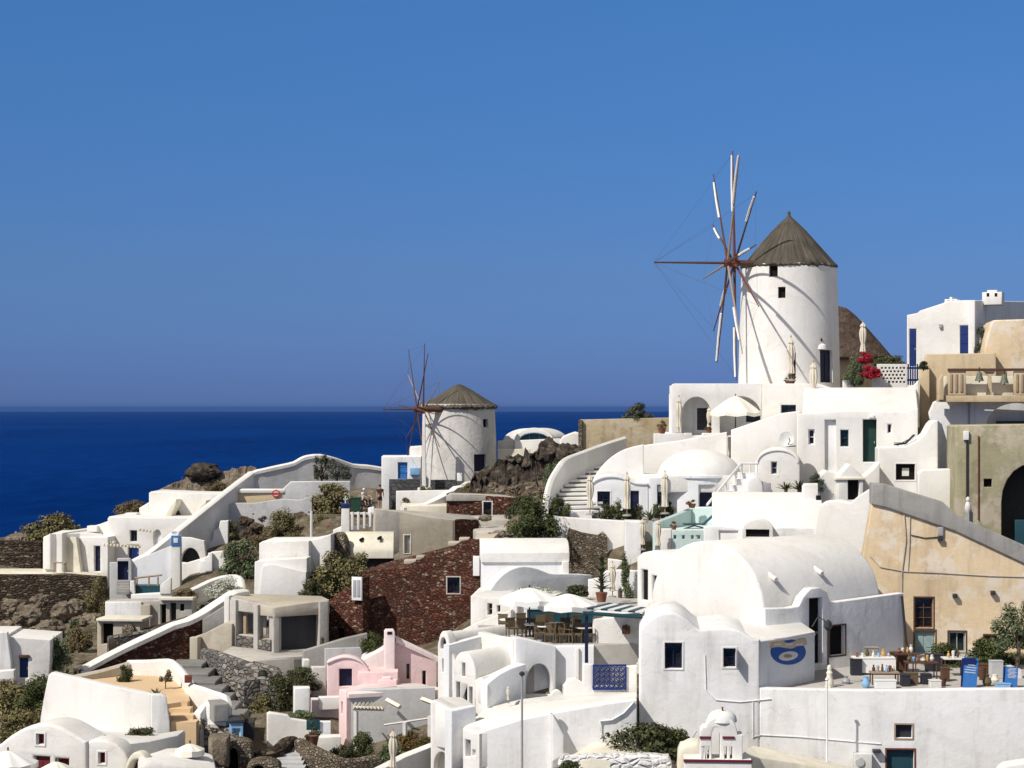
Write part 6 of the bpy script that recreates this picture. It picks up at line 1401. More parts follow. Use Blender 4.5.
tree(336, 481, 150.5, 31, 30, 'greygreen', 'feathery grey green tree beside the dense one on the crest', 12, .25, 1500)
tree(1017, 664, 92.5, 74, 56, 'palegreen', 'slender leafy tree before the ochre facade at right', 13, .45, 3400)
# palms and agaves: blades
def blade_me(n, L, wid, seed, up=.5, droop=.5, zb=0):
    rnd = random.Random(seed); bm = bmesh.new()
    for i in range(n):
        a = 6.283 * i / n * 2.4 + rnd.uniform(-.2, .2); el = rnd.uniform(up - .35, up + .55); l_ = L * rnd.uniform(.7, 1.1)
        d = Vector((math.cos(a), math.sin(a), 0)); sd_ = Vector((-d.y, d.x, 0)); pr = None
        for k in range(6):
            u = k / 5; p = d * (l_ * u * math.cos(el)) + Vector((0, 0, zb + l_ * u * math.sin(el) - droop * l_ * u * u * .6)); w_ = wid * (1 - u ** 2) * (.6 + u) * .5 + .004
            cur = (bm.verts.new(p - sd_ * w_), bm.verts.new(p + Vector((0, 0, -w_ * .6))), bm.verts.new(p + sd_ * w_))
            if pr:
                bm.faces.new((pr[0], pr[1], cur[1], cur[0])); bm.faces.new((pr[1], pr[2], cur[2], cur[1]))
            pr = cur
    me = bpy.data.meshes.new('leaves'); bm.to_mesh(me); bm.free(); return me
def agave(px, py, D, wpx, mat, label, seed, group=None, n=22):
    s_ = D / F; o = empty('agave', P(px, py, D)); tag(o, label, 'plant', group); me = blade_me(n, wpx * s_ * .62, wpx * s_ * .09, seed, .75, .35); finish(me, mat, 60)
    k = bpy.data.objects.new('leaves', me); C.objects.link(k); k.parent = o
    me = lathe_me([(.12, -.3), (.10, .05), (.04, .12)], seg=8); finish(me, 'bark'); k = bpy.data.objects.new('stem', me); C.objects.link(k); k.parent = o
AG = 'spiky agaves'
for a in ((155.5, 695, 91.4, 17, 'greygreen', 'small agave on the ochre floor of the white terrace'), (202.5, 723, 87.2, 13, 'greygreen', 'agave at the foot of the ochre steps'),
          (66, 676, 98, 18, 'palegreen', 'tall agave behind the left corner of the white terrace'), (79, 672, 99, 14, 'greygreen', 'agave beside the start of the diagonal wall'),
          (650, 519, 116.6, 24, 'palegreen', 'big agave between the parasols on the middle terrace'), (786, 490, 117, 20, 'leafgreen', 'left spiky green agave before the arched white wall'),
          (799, 490, 117, 22, 'leafgreen', 'right spiky green agave before the arched white wall'), (620, 592, 104, 12, 'palegreen', 'small agave right of the café palm'), (322, 640, 104, 8, 'greygreen', 'tiny agave under the ruin doorway'),
          (790, 378, 135, 12, 'greygreen', 'bushy plant in the pot at the big windmill foot')):
    agave(*a, seed=int(a[0]), group=AG)
t = T('palm_tree', 'small bright potted palm beside a closed parasol on the café terrace', 'palm', 601.5, 600, 102)
p = P(601.5, 600, 102); t.add('pot', lathe_me([(.22, 0), (.31, .45), (.34, .5), (.29, .52)], p - Vector((0, 0, .1)), 16), 'terracotta')
t.add('trunk', tube_me([p + Vector((0, 0, .4)), p + Vector((.03, 0, 2.0))], .1, .06, 8), 'bark')
for k_, zb in enumerate((.55, .85, 1.15, 1.45, 1.75, 2.0)):
    me = blade_me(22, .72 - k_ * .03, .12, 50 + k_, .6 + k_ * .15, .5); me.transform(Matrix.Translation(p + Vector((0, 0, zb)))); t.add('frond', me, 'leafgreen' if k_ % 2 else 'palegreen')
t = T('topiary', 'small round clipped tree on bare stem at the terrace back wall', 'shrub', 166, 690, 95)
p = P(165.5, 689, 93.3); me = leaf_mesh(.66, .85, .66, 900, .09, 77, 10); me.transform(Matrix.Translation(p + Vector((0, 0, .35)))); t.add('foliage', me, 'dryscrub', smooth=0); t.add('stem', tube_me([p - Vector((0, 0, .15)), p + Vector((0, 0, .7))], .03), 'bark')
bush(124.5, 681, 15, 18, 95.8, 'darkgreen', 'dark bush against the inner left parapet of white terrace')
# hedge plants at the domed house, one by one
for i, (x, y, w_, h_, mt, lb) in enumerate(((606, 518, 12, 14, 'darkgreen', 'dark plant directly below the blue window of domed house'), (616, 518, 13, 18, 'leafgreen', 'taller leafy plant right of the blue window'), (628, 519, 14, 15, 'darkgreen', 'dark plant under the middle parasol'), (638, 519, 12, 14, 'darkgreen', 'dark plant before the navy door of the domed house'), (659, 517, 14, 16, 'darkgreen', 'dark plant left of the right hand terrace parasol'), (668, 515, 12, 14, 'darkgreen', 'dark plant right of the right hand terrace parasol'))):
    bush(x, y, w_, h_, 117.2, mt, lb, group='potted plants along the middle terrace')
# rocks
RK = 'tan boulders below the stone terraces'
for i, (x, y, w_, h_, D) in enumerate(((14, 612, 18, 12, 120), (30, 622, 24, 15, 117), (62, 618, 17, 15, 118), (50, 634, 22, 12, 114), (76, 612, 16, 12, 121), (8, 636, 20, 14, 113), (92, 628, 14, 12, 118), (40, 604, 14, 9, 124))):
    rock(x, y, w_ * 1.25, h_ * 1.1, D + 6, 'rock', ('broad', 'tall', 'squarish', 'flat', 'small', 'low', 'rounded', 'tiny')[i] + ' tan boulder on the slope under the lower dry stone terrace', i + 1.3, group=RK, amp=.22, freq=2.2)
RB = 'dark rubble stones on the slope'
rl = random.Random(9)
for i, (x, y, D) in enumerate(((293, 512, 148), (299, 509, 148.5), (304, 505, 149), (303, 514, 147.5), (287, 508, 149), (252, 518, 146), (245, 524, 145), (256, 530, 144), (262, 521, 146), (248, 538, 142), (268, 541, 141), (257, 545, 140), (236, 516, 147), (300, 522, 146), (297, 531, 144))):
    rock(x, y, rl.uniform(9, 17), rl.uniform(6, 11), D, 'darkrock' if i < 5 else 'brownrock', 'small dark stone in the rubble around the round olive bushes', i + 20.7, group=RB, sub=3, amp=.4)

for a in ((20, 742, 50, 30, 90, 'olive', 'olive thicket low on the slope above the rounded vault house'), (52, 722, 30, 30, 96, 'olive', 'olive shrub squeezed beside the white terrace corner'), (4, 700, 30, 20, 101, 'dryscrub', 'dry scrub right below the far left white house'), (72, 640, 16, 20, 114, 'palegreen', 'pale tall weed among the tan boulders'),
          (292, 545, 26, 12, 139, 'dryscrub', 'dry grass patch under the upright olive bush'), (262, 545, 26, 12, 139, 'dryscrub', 'dry grass patch on the brown scree'), (345, 545, 18, 10, 130, 'dryscrub', 'dry weeds behind the yellow vault'), (495, 500, 26, 11, 139, 'dryscrub', 'dry grass below the dark outcrop'), (560, 520, 20, 24, 117.8, 'leafgreen', 'leafy growth at the stair bottom by the white retaining wall'),
          (184, 598, 22, 10, 125, 'dryscrub', 'dry scrub on the roof of the weathered outbuilding'), (210, 612, 24, 14, 121, 'greygreen', 'grey scrub behind the top of the diagonal stair wall')):
    bush(*a)
# ------------------------------------------------------------------ parasols
def closed_parasol(h=2.6):
    o = empty('closed_parasol', (0, 0, 0))
    def pt(nm, me, m, par=None): finish(me, m, 40); k = bpy.data.objects.new(nm, me); C.objects.link(k); k.parent = par or o; return k
    pt('pole', tube_me([(0, 0, 0), (0, 0, h)], .035, .03, 8), 'palewood')
    pt('canopy', lathe_me([(.10, .42), (.20, .46), (.17, .75), (.12, 1.02), (.19, 1.3), (.23, 1.7), (.20, 2.0), (.13, 2.18), (.19, 2.24), (.15, 2.36), (.05, 2.5), (.02, 2.56)], seg=32, flute=.16, nf=8), 'cloth')
    pt('finial', lathe_me([(.02, 2.55), (.05, 2.62), (.01, 2.72)], seg=8), 'palewood')
    pt('base', lathe_me([(.30, 0), (.28, .08), (.06, .12)], seg=16), 'concrete')
    return o
PG = 'closed cream parasols'; proto = None
for x, y, D, hp, lb in ((590, 515, 117.0, 42, 'closed parasol left of the blue window on the middle terrace'), (627, 516, 117.0, 44, 'closed parasol between blue window and navy door'), (665, 514, 117.0, 44, 'closed parasol before the dome drum on the middle terrace'),
                        (642.5, 550, 112, 33, 'closed parasol left of the teal terrace front'), (658, 551, 111.8, 33, 'closed parasol at the white corner post of teal terrace'), (612.5, 597, 102, 36, 'closed parasol right of the potted palm'),
                        (679, 434, 131.8, 39, 'closed parasol before the left arch of the loggia'), (791, 381, 134.3, 46, 'closed parasol before the big windmill wall'), (813.5, 404, 130, 44, 'closed parasol standing at the big windmill terrace corner'),
                        (863, 358, 136, 38, 'closed parasol on the skyline above the red flowers'), (393, 775, 84.2, 47, 'closed parasol at the bottom edge by the ramp wall'), (508, 703, 86.4, 18, 'small closed parasol in the café courtyard niche'), (709, 432, 132, 26, 'slim closed parasol between the loggia arches')):
    if proto is None: o = proto = closed_parasol(); o.location = P(x, y, D); o.scale = (hp * D / F / 2.7,) * 3; tag(o, lb, 'parasol', PG)
    else: o = copy_tree(proto, P(x, y, D), scale=(hp * D / F / 2.7 * (.85 if hp < 20 else 1),) * 2 + (hp * D / F / 2.7,), label=lb, rz=x)
def open_parasol(px, py_top, D, rad_px, hp, mat, label, seg=8, rz=.3, drop=.30, val=.22):
    s_ = D / F; r = rad_px * s_; h = hp * s_; o = T('open_parasol', label, 'parasol', px, py_top + hp, D); p = P(px, py_top + hp, D)
    bm = bmesh.new(); sub = 6; rings = []
    for j in range(6):
        u = j / 5; ring = []
        for k in range(seg * sub):
            a = rz + 6.28318 * k / (seg * sub); f = abs(((k % sub) / sub) - .5) * 2
            rr = r * u * (math.cos(math.pi / seg) / math.cos(((k % sub) / sub - .5) * 2 * math.pi / seg)) 
            z = h - r * drop * 2 * u ** 1.3 - .10 * r * (1 - f) * u * .5
            ring.append(bm.verts.new((p.x + rr * math.cos(a), p.y + rr * math.sin(a), p.z + z)))
        rings.append(ring)
    rings.append([bm.verts.new(v.co - Vector((0, 0, val))) for v in rings[-1]])
    for A, B in zip(rings, rings[1:]):
        for k in range(len(A)): 
            try: bm.faces.new((A[k], A[(k + 1) % len(A)], B[(k + 1) % len(A)], B[k]))
            except ValueError: pass
    bmesh.ops.remove_doubles(bm, verts=bm.verts, dist=.001)
    bmesh.ops.solidify(bm, geom=list(bm.faces), thickness=.025)
    o.add('canopy', bm2me(bm, weld=False), mat, smooth=40)
    o.add('pole', tube_me([p - Vector((0, 0, .1)), p + Vector((0, 0, h + .15))], .04, .035, 8), 'darkmetal'); o.add('base', lathe_me([(.32, 0), (.28, .1), (.06, .14)], p, 16), 'concrete')
    for k in range(seg):
        a = rz + 6.28318 * k / seg; d = Vector((math.cos(a), math.sin(a), 0)); o.add('rib', tube_me([p + Vector((0, 0, h - .05)), p + d * r * .5 + Vector((0, 0, h - r * drop * 2 * .5 ** 1.3 - .05)), p + d * r * .97 + Vector((0, 0, h - r * drop * 2 - .02))], .018, seg=4), 'palewood')
open_parasol(735.5, 396, 131.5, 27, 44, 'paleyellow', 'wide pale yellow open parasol before the right loggia arch')
open_parasol(529.5, 588, 94, 31, 52, 'whitecloth', 'left white open parasol over the café tables', drop=.17)
open_parasol(568, 594, 93.4, 30, 49, 'whitecloth', 'right white open parasol over the café tables', drop=.17, rz=.1)
open_parasol(8, 751, 77, 29, 50, 'whitecloth', 'white open parasol cut by the lower left corner', drop=.2)
open_parasol(56, 762, 76.5, 20, 50, 'paleyellow', 'cream open parasol top at the lower left edge', drop=.22)
open_parasol(190, 744, 80.5, 14, 40, 'paleyellow', 'small pale parasol top behind the low white vault', drop=.2)

# ------------------------------------------------------------------ café furniture
ZC = ZA(644.5, 92) + .0
def chair():
    o = empty('chair', (0, 0, 0))
    def pt(nm, fn, m='wicker'):
        bm = bmesh.new(); fn(bm); me = bm2me(bm); finish(me, m); k = bpy.data.objects.new(nm, me); C.objects.link(k); k.parent = o
    pt('seat', lambda b: bm_box(b, 0, 0, .44, .5, .48, .07)); pt('backrest', lambda b: (bm_box(b, 0, .24, .68, .5, .05, .42), bm_box(b, 0, .235, .92, .54, .07, .06)))
    for sx in (-1, 1):
        for sy in (-1, 1): pt('leg', lambda b: bm_tube(b, [(sx * .22, sy * .21, 0), (sx * .22, sy * .21, .44)], .03, .03, 6))
        pt('armrest', lambda b: bm_tube(b, [(sx * .25, -.2, .44), (sx * .25, -.2, .66), (sx * .25, .24, .7)], .025, .025, 6))
    return o
CH = [(504.5, 632, 160), (511.7, 637, 20), (519.5, 631, 200), (523.7, 637, 150), (528.5, 637.5, -30), (540, 642, 10), (540.5, 633, 180), (550, 644.5, -15), (558, 644, 25), (564, 647, 5), (571, 645, 60), (577.5, 647, -10), (589.5, 647, 15), (566, 636, 170), (547, 632, 200), (582, 638, 120), (574, 633, -150)]
words = ['leftmost wicker chair on the café terrace', 'wicker chair second from the left along the terrace edge', 'wicker chair turned away at the left café table', 'wicker chair near the left parasol pole', 'wicker chair right beside the left parasol pole', 'wicker chair at the bend of the terrace edge', 'wicker chair behind the bend of the terrace edge', 'wicker chair first past the bend along the edge', 'wicker chair above the white pilaster, left of it', 'wicker chair nearest the terrace edge under the right parasol', 'wicker chair turned sideways by the right parasol', 'wicker chair right above the white pilaster', 'rightmost wicker chair beside the blue pergola post', 'wicker chair in second row under right parasol', 'wicker chair in second row between the parasols', 'wicker chair in second row near the pergola post', 'rearmost wicker chair under the right parasol']
ch0 = None
for (x, y, a), lb in zip(CH, words):
    D = min(99, max(92.6, -ZC * F / (y - HY))); loc = Vector(((x - 512) * D / F, D, ZC))
    if ch0 is None: ch0 = chair(); ch0.location = loc; ch0.rotation_euler = (0, 0, R(a)); tag(ch0, lb, 'chair', 'wicker chairs on the café terrace')
    else: copy_tree(ch0, loc, R(a), label=lb)
def table():
    o = empty('table', (0, 0, 0))
    for nm, me, m in (('table_top', lathe_me([(.42, .70), (.44, .72), (.44, .75), (.41, .76)], seg=24), 'whitepaint'), ('leg', tube_me([(0, 0, 0), (0, 0, .71)], .04), 'darkmetal'), ('base', lathe_me([(.26, 0), (.05, .05)], seg=16), 'darkmetal')):
        finish(me, m); k = bpy.data.objects.new(nm, me); C.objects.link(k); k.parent = o
    return o
tb0 = None
for x, y, lb in ((508, 634, 'round white café table at the left end of the terrace'), (533, 639, 'round white café table below the left parasol'), (545, 641, 'round white café table at the bend of the terrace edge'), (556, 638, 'round white café table in the second row'), (570, 641, 'round white café table below the right parasol'), (584, 644, 'round white café table beside the blue pergola post')):
    D = min(98, max(92.8, -ZC * F / (y - HY))); loc = Vector(((x - 512) * D / F, D, ZC))
    if tb0 is None: tb0 = table(); tb0.location = loc; tag(tb0, lb, 'table', 'round café tables')
    else: copy_tree(tb0, loc, label=lb)
t = T('bar_counter', 'dark green café bar counter under the parasols', 'counter', 555, 625, 98)
bm = bmesh.new(); bm_box(bm, 0, 0, .55, 3.4, .6, 1.1, Matrix.Translation(Vector(((560 - 512) * 98 / F, 98, ZC)))); t.add('front', bm2me(bm), 'petrol')
bm = bmesh.new(); bm_box(bm, 0, 0, 1.13, 3.6, .75, .06, Matrix.Translation(Vector(((560 - 512) * 98 / F, 98, ZC)))); t.add('counter_top', bm2me(bm), 'teal')
t = T('lamp_post', 'slim grey lamp post with small dark head in front of bottom house', 'lamp', 522, 790, 80.6)
t.add('post', tube_me([P(522, 800, 80.6), P(522, 676, 80.6)], .055, .045, 8), 'metal'); t.add('lamp_head', lathe_me([(.05, 0), (.12, .05), (.12, .14), (.04, .2)], P(522, 676, 80.6), 12), 'darkmetal')
t = T('utility_pole', 'thin pale pole standing above the white flat roofed house', 'pole', 311.5, 545, 128); t.add('shaft', tube_me([P(311.5, 560, 128), P(311.5, 511, 128)], .11, .09, 8), 'marble'); t.add('crossarm', tube_me([P(308, 512, 128), P(315, 512, 128)], .05), 'wood')

# ------------------------------------------------------------------ shop terrace
ZT = -12.72
def on_t(px, y): D = min(96.5, max(86.2, -ZT * F / (y - HY))); return Vector(((px - 512) * D / F, D, ZT))
def shop_table(px, y, w_, h_, cloth, label, dpt=.7):
    p = on_t(px, y); o = T('shop_table', label, 'table', px, y, p.y); o.o.location = p
    bm = bmesh.new(); bm_box(bm, 0, 0, h_, w_, dpt, .06, Matrix.Translation(p)); o.add('table_top', bm2me(bm), cloth)
    if cloth == 'whitecloth':
        bm = bmesh.new(); bm_box(bm, 0, 0, h_ * .55 - .02, w_ + .04, dpt + .04, h_ * .8, Matrix.Translation(p)); o.add('tablecloth', bm2me(bm), cloth)
    for a in (-1, 1):
        for b_ in (-1, 1): o.add('leg', tube_me([p + Vector((a * w_ * .45, b_ * dpt * .42, 0)), p + Vector((a * w_ * .45, b_ * dpt * .42, h_))], .03), 'wood')
    return p + Vector((0, 0, h_ + .03))
VG = 'vases and pots for sale on the shop tables'
def vase(p, h, r, mat, label, style=0):
    pr = ([(r * .6, 0), (r, h * .35), (r * .8, h * .65), (r * .35, h * .82), (r * .5, h)], [(r * .7, 0), (r, h * .7), (r * 1.05, h * .95), (r * .9, h)], [(r * .5, 0), (r * .9, h * .2), (r, h * .5), (r * .6, h * .8), (r * .62, h)])[style % 3]
    o = empty('vase', p); tag(o, label, 'vase', VG)
    me = lathe_me(pr, seg=14); finish(me, mat); k = bpy.data.objects.new('body', me); C.objects.link(k); k.parent = o
    me = lathe_me([(r * .5, h), (r * .6, h + .02), (r * .45, h + .03)], seg=14); finish(me, mat); k = bpy.data.objects.new('rim', me); C.objects.link(k); k.parent = o
T1 = shop_table(873, 674, 2.0, .8, 'whitecloth', 'white clothed shop table heaped with pale wares'); T2 = shop_table(921, 678, 1.5, .75, 'wood', 'brown wooden shop table crowded with pottery'); T3 = shop_table(884, 684, 1.3, .55, 'palewood', 'low bench of wares in front of the white clothed table')
T4 = shop_table(953, 676, 1.0, .85, 'marble', 'marble topped side table near the blue board', .8); T5 = shop_table(905, 673, 1.0, .95, 'wood', 'dark tall shop stand behind the tables')
mt = ['terracotta', 'marble', 'wicker', 'cream', 'wood', 'paleblue', 'orangepaint', 'metal']
cols = ['terracotta', 'marble white', 'wicker brown', 'cream', 'dark brown', 'pale blue', 'ochre', 'grey']
rl = random.Random(4)
for ti, (tp, n, w_, nm) in enumerate(((T1, 7, 1.8, 'white clothed shop table'), (T2, 6, 1.3, 'brown wooden shop table'), (T3, 6, 1.1, 'low bench of wares'), (T4, 3, .7, 'marble topped side table'), (T5, 4, .8, 'dark tall shop stand'))):
    for i in range(n):
        q = (i * 3 + ti * 2) % 8 if ti else (i + (i > 3)) % 8
        pos = ['far left', 'left', 'middle left', 'middle', 'middle right', 'right', 'far right'][int(i * 6.99 / n)]
        vase(tp + Vector((-w_ / 2 + w_ * (i + .5) / n, rl.uniform(-.15, .15), 0)), rl.uniform(.16, .36), rl.uniform(.06, .12), mt[q], '%s vase at the %s of the %s' % (cols[q], pos, nm), i)
for px, y, h, r, q, lb in ((866, 688, .5, .2, 5, 'large pale blue tub on the floor before the white clothed table'), (846, 684, .35, .2, 7, 'grey pot on the floor left of the shop tables'), (943, 686, .4, .16, 4, 'dark brown jar on the floor left of the blue board'), (987, 686, .5, .22, 2, 'wicker brown jar on the floor between the blue boards'), (995, 684, .42, .2, 3, 'cream jar on the floor beside the right blue board'), (982, 680, .6, .18, 4, 'tall dark jar behind the left blue board'), (790, 684, .45, .2, 4, 'dark pot against the painted sign wall'), (800, 680, .55, .16, 7, 'grey pot against the painted sign wall right of the dark one')):
    vase(on_t(px, y), h, r, mt[q], lb, int(px))
for px, y, w_, h_, m_, lb in ((885, 688, .95, .35, 'whitepaint', 'long white box on the floor before the low bench'), (935, 688, .5, .34, 'marble', 'small white box on the floor before the brown table'), (905, 686, .4, .5, 'darkcloth', 'dark crate on the floor under the tall stand'), (1003, 688, .6, .2, 'paleblue', 'flat pale blue crate at the foot of the right board')):
    p = on_t(px, y); o = T('crate', lb, 'crate', px, y, p.y); o.o.location = p; bm = bmesh.new(); bm_box(bm, 0, 0, h_ / 2, w_, .45, h_, Matrix.Translation(p)); bmesh.ops.bevel(bm, geom=list(bm.edges), offset=.02, segments=1, affect='EDGES'); o.add('body', bm2me(bm), m_)
    bm = bmesh.new(); bm_box(bm, 0, 0, h_ + .015, w_ + .04, .48, .03, Matrix.Translation(p)); o.add('lid', bm2me(bm), m_)
for px, y, w_, h_, m_, lb in ((856, 675, .5, .75, 'darkcloth', 'dark tall crate left of the white clothed table'), (898, 671, .9, .9, 'wood', 'brown wooden chest behind the white clothed table'), (934, 671, .8, .8, 'darkcloth', 'black chest behind the brown table'), (945, 681, .35, .6, 'wood', 'dark narrow box under the marble topped table'), (981, 676, .7, .55, 'wood', 'brown low crate behind the tall blue board'), (871, 668, .7, 1.0, 'concrete', 'grey cabinet against the shaded vault wall'), (912, 684, .5, .5, 'wicker', 'brown basket box before the brown table'), (926, 684, .45, .45, 'darkcloth', 'black box before the brown table'), (996, 678, .6, .8, 'grey_and_shade', 'grey cabinet between the bushes and right board')):
    p = on_t(px, y); o = T('crate', lb, 'crate', px, y, p.y); o.o.location = p; bm = bmesh.new(); bm_box(bm, 0, 0, h_ / 2, w_, .45, h_, Matrix.Translation(p)); bmesh.ops.bevel(bm, geom=list(bm.edges), offset=.02, segments=1, affect='EDGES'); o.add('body', bm2me(bm), m_)
    bm = bmesh.new(); bm_box(bm, 0, 0, h_ + .015, w_ + .04, .48, .03, Matrix.Translation(p)); o.add('lid', bm2me(bm), m_)
def board(x0, y0, x1, y1, label, lean, lines):
    xm = (x0 + x1) / 2; p = on_t(xm, y1); p.y -= .0; D = p.y; s_ = D / F; h = (y1 - y0) * s_; w_ = (x1 - x0) * s_
    o = T('sandwich_board', label, 'sign', xm, y1, D); o.o.location = p
    M = Matrix.Translation(p) @ Matrix.Rotation(R(6), 4, 'Y') @ Matrix.Rotation(R(-lean), 4, 'X')
    bm = bmesh.new(); bm_box(bm, 0, 0, h / 2, w_, .05, h, M); o.add('panel', bm2me(bm), 'skyblue')
    bm = bmesh.new(); rn = random.Random(int(x0))
    for i in range(lines):
        ll = w_ * rn.uniform(.45, .78); bm_box(bm, rn.uniform(-.03, .03), -.03, h * (.93 - .5 * i / lines), ll, .012, h * .022, M)
    o.add('lettering', bm2me(bm, weld=False), 'marble')
    M2 = Matrix.Translation(p + Vector((0, .35, 0))) @ Matrix.Rotation(R(lean), 4, 'X'); bm = bmesh.new(); bm_box(bm, 0, 0, h / 2, w_, .04, h, M2); o.add('back_panel', bm2me(bm), 'blue')
board(962.5, 658, 976.5, 688, 'tall blue sandwich board with white chalk lines, leaning', 10, 6)
board(1004.5, 667, 1017, 688, 'smaller blue board with white price lines on a white stand', 10, 8)
t = T('display_stand', 'white rounded display hood behind the smaller blue board', 'stand', 1010, 690, 91); p = on_t(1010, 680)
t.re(1010, 690, p.y + .6, -4); t.ext('hood', [(998, 690), (998, 675), (1003, 667), (1012, 666), (1022, 670), (1024, 690)], 0, .5, 'marble', .05); t.bx('shelf', 998, 683, 1024, 685, -.2, -.01, 'palewood')
t = T('figurine', 'pale stone figurine standing on the terrace wall by the flagpole', 'statue', 829.5, 688, 86.4); p = on_t(829.5, 687)
t.add('body', lathe_me([(.16, 0), (.2, .1), (.17, .35), (.12, .55), (.15, .65), (.09, .75), (.12, .86), (.08, .98), (.01, 1.02)], p, 14), 'cream'); t.add('plinth', lathe_me([(.22, -.02), (.22, .06)], p, 4), 'marble')

# pots with orange and green plants on the loggia wall
for x, y, w_, h_, D, m_, lb in ((662, 433.5, 13, 12, 131.2, 'orangeflower', 'terracotta planter of orange flowers on the loggia parapet left end'), (709, 433.5, 9, 10, 131.2, 'orangeflower', 'terracotta pot on the parapet between loggia arches'), (674, 530, 8, 8, 112.8, 'dryscrub', 'small plant pot on the teal terrace corner post'), (692, 508, 12, 8, 117.5, 'orangeflower', 'orange plant box on back wall of teal terrace'), (312, 746, 22, 22, 86, 'leafgreen', 'terracotta pot of leafy geranium on the brown stone wall'), (790, 385, 16, 8, 134.5, 'dryscrub', 'broad terracotta bowl before the big windmill'), (626, 634, 8, 9, 91.8, 'dryscrub', 'little dry plant pot under the striped pergola'), (242, 722, 10, 7, 87.4, 'orangeflower', 'terracotta pot on top of the small shrine')):
    s_ = D / F; p = P(x, y, D); o = empty('potted_plant', p); tag(o, lb, 'potted plant', 'terracotta pots with plants'); r = w_ * s_ * .32; hh = h_ * s_ * .45
    me = lathe_me([(r * .7, 0), (r, hh), (r * 1.08, hh + .04), (r * .9, hh + .05)], seg=16); finish(me, 'terracotta'); k = bpy.data.objects.new('pot', me); C.objects.link(k); k.parent = o
    me = leaf_mesh(w_ * s_, h_ * s_ * .75, w_ * s_, 420, .10, int(x), 7); me.transform(Matrix.Translation((0, 0, hh * .9))); finish(me, m_, 0); k = bpy.data.objects.new('foliage', me); C.objects.link(k); k.parent = o
# ------------------------------------------------------------------ by the small windmill: people, scooter, bin, shrine
def skinned(chains, name='m', sub=2):
    """chains: list of [(point, radius), ...]; the first point of each later chain joins an existing one"""
    bm = bmesh.new(); vs = {}; rad = []
    def gv(p, r):
        k = tuple(round(c, 4) for c in p)
        if k not in vs: vs[k] = bm.verts.new(p); rad.append(r)
        return vs[k]
    for ch in chains:
        last = None
        for p, r in ch:
            v_ = gv(p, r)
            if last is not None and last is not v_: bm.edges.new((last, v_))
            last = v_
    me = bpy.data.meshes.new(name); bm.to_mesh(me); bm.free()
    o = bpy.data.objects.new(name, me); C.objects.link(o); o.modifiers.new('s', 'SKIN')
    for i, r in enumerate(rad): me.skin_vertices[0].data[i].radius = (r, r)
    me.skin_vertices[0].data[0].use_root = True
    m_ = o.modifiers.new('u', 'SUBSURF'); m_.levels = sub
    bpy.context.view_layer.update()
    nm = bpy.data.meshes.new_from_object(o.evaluated_get(bpy.context.evaluated_depsgraph_get())); bpy.data.objects.remove(o)
    return nm
def person(loc, rz, label, pose, shirt, legs, hairm, hat=None):
    o = empty('person', loc); o.rotation_euler = (0, 0, rz); tag(o, label, 'person')
    def pt(nm, me, m, par=None): finish(me, m, 80); k = bpy.data.objects.new(nm, me); C.objects.link(k); k.parent = par or o; return k
    hip, kn, ft, hd, sho = pose['hip'], pose['knee'], pose['foot'], pose['hand'], .48
    V_ = Vector; H_ = V_((0, 0, hip)); up = V_(pose.get('up', (0, 0, 1))); ch = H_ + up * .48; nk = H_ + up * .56; he = H_ + up * .70
    body = [[(H_, .13), (H_ + up * .22, .115), (ch, .13), (nk, .055), (he - up * .02, .075), (he + up * .07, .085)]]
    for s in (-1, 1):
        hp_ = H_ + V_((s * .09, 0, -.04)); k_ = V_((s * kn[0], kn[1], kn[2])); f_ = V_((s * ft[0], ft[1], .07))
        body.append([(H_, .13), (hp_, .095), (k_, .06), (f_, .042), (f_ + V_((0, -.16, -.03)), .035)])
        sh_ = ch + V_((s * .19, 0, 0)); el = sh_ + (V_((s * hd[0], hd[1], hd[2])) - sh_) * .5 + V_((s * .05, .06, -.04)); h_ = V_((s * hd[0], hd[1], hd[2]))
        body.append([(ch, .13), (sh_, .062), (el, .045), (h_, .032), (h_ + (h_ - el).normalized() * .08, .036)])
    pt('body', skinned(body), 'skin')
    pt('shirt', skinned([[(H_ - up * .02, .15), (H_ + up * .22, .135), (ch, .15), (ch + up * .05, .09)]] + [[(ch, .15), (ch + V_((s * .19, 0, 0)), .082), (ch + V_((s * .23, 0, 0)) + (V_((s * hd[0], hd[1], hd[2])) - ch) * .22, .07)] for s in (-1, 1)]), shirt)
    pt('trousers', skinned([[(H_ + up * .05, .14), (H_, .15)]] + [[(H_, .15), (H_ + V_((s * .09, 0, -.04)), .112), (H_ + V_((s * .09, 0, -.04)) + (V_((s * kn[0], kn[1], kn[2])) - H_ - V_((s * .09, 0, -.04))) * .9, .085)] for s in (-1, 1)]), legs)
    me = lathe_me([(.02, .13), (.07, .115), (.098, .07), (.10, .02), (.09, -.02)][::-1], he + up * .04 + V_((0, .015, 0)), 16); pt('hat' if hat else 'hair', me, hat or hairm)
    me = lathe_me([(.012, -.03), (.016, -.01), (.008, .02)], he + up * .02 + V_((0, -.10, 0)), 8); pt('nose', me, 'skin')
person(P(380, 508, 144.6), R(25), 'standing person with bare arms beside white pillar near small windmill', dict(hip=.92, knee=(.10, -.02, .50), foot=(.11, 0), hand=(.27, -.08, .86)), 'wood', 'darkcloth', 'hair')
t = T('motor_scooter', 'dark motor scooter with a rider on the path by the small windmill', 'scooter', 366, 513, 145)
p = P(366, 511, 145); M = Matrix.Translation(p) @ Matrix.Rotation(R(-35), 4, 'Z')
def mp(v): return M @ Vector(v)
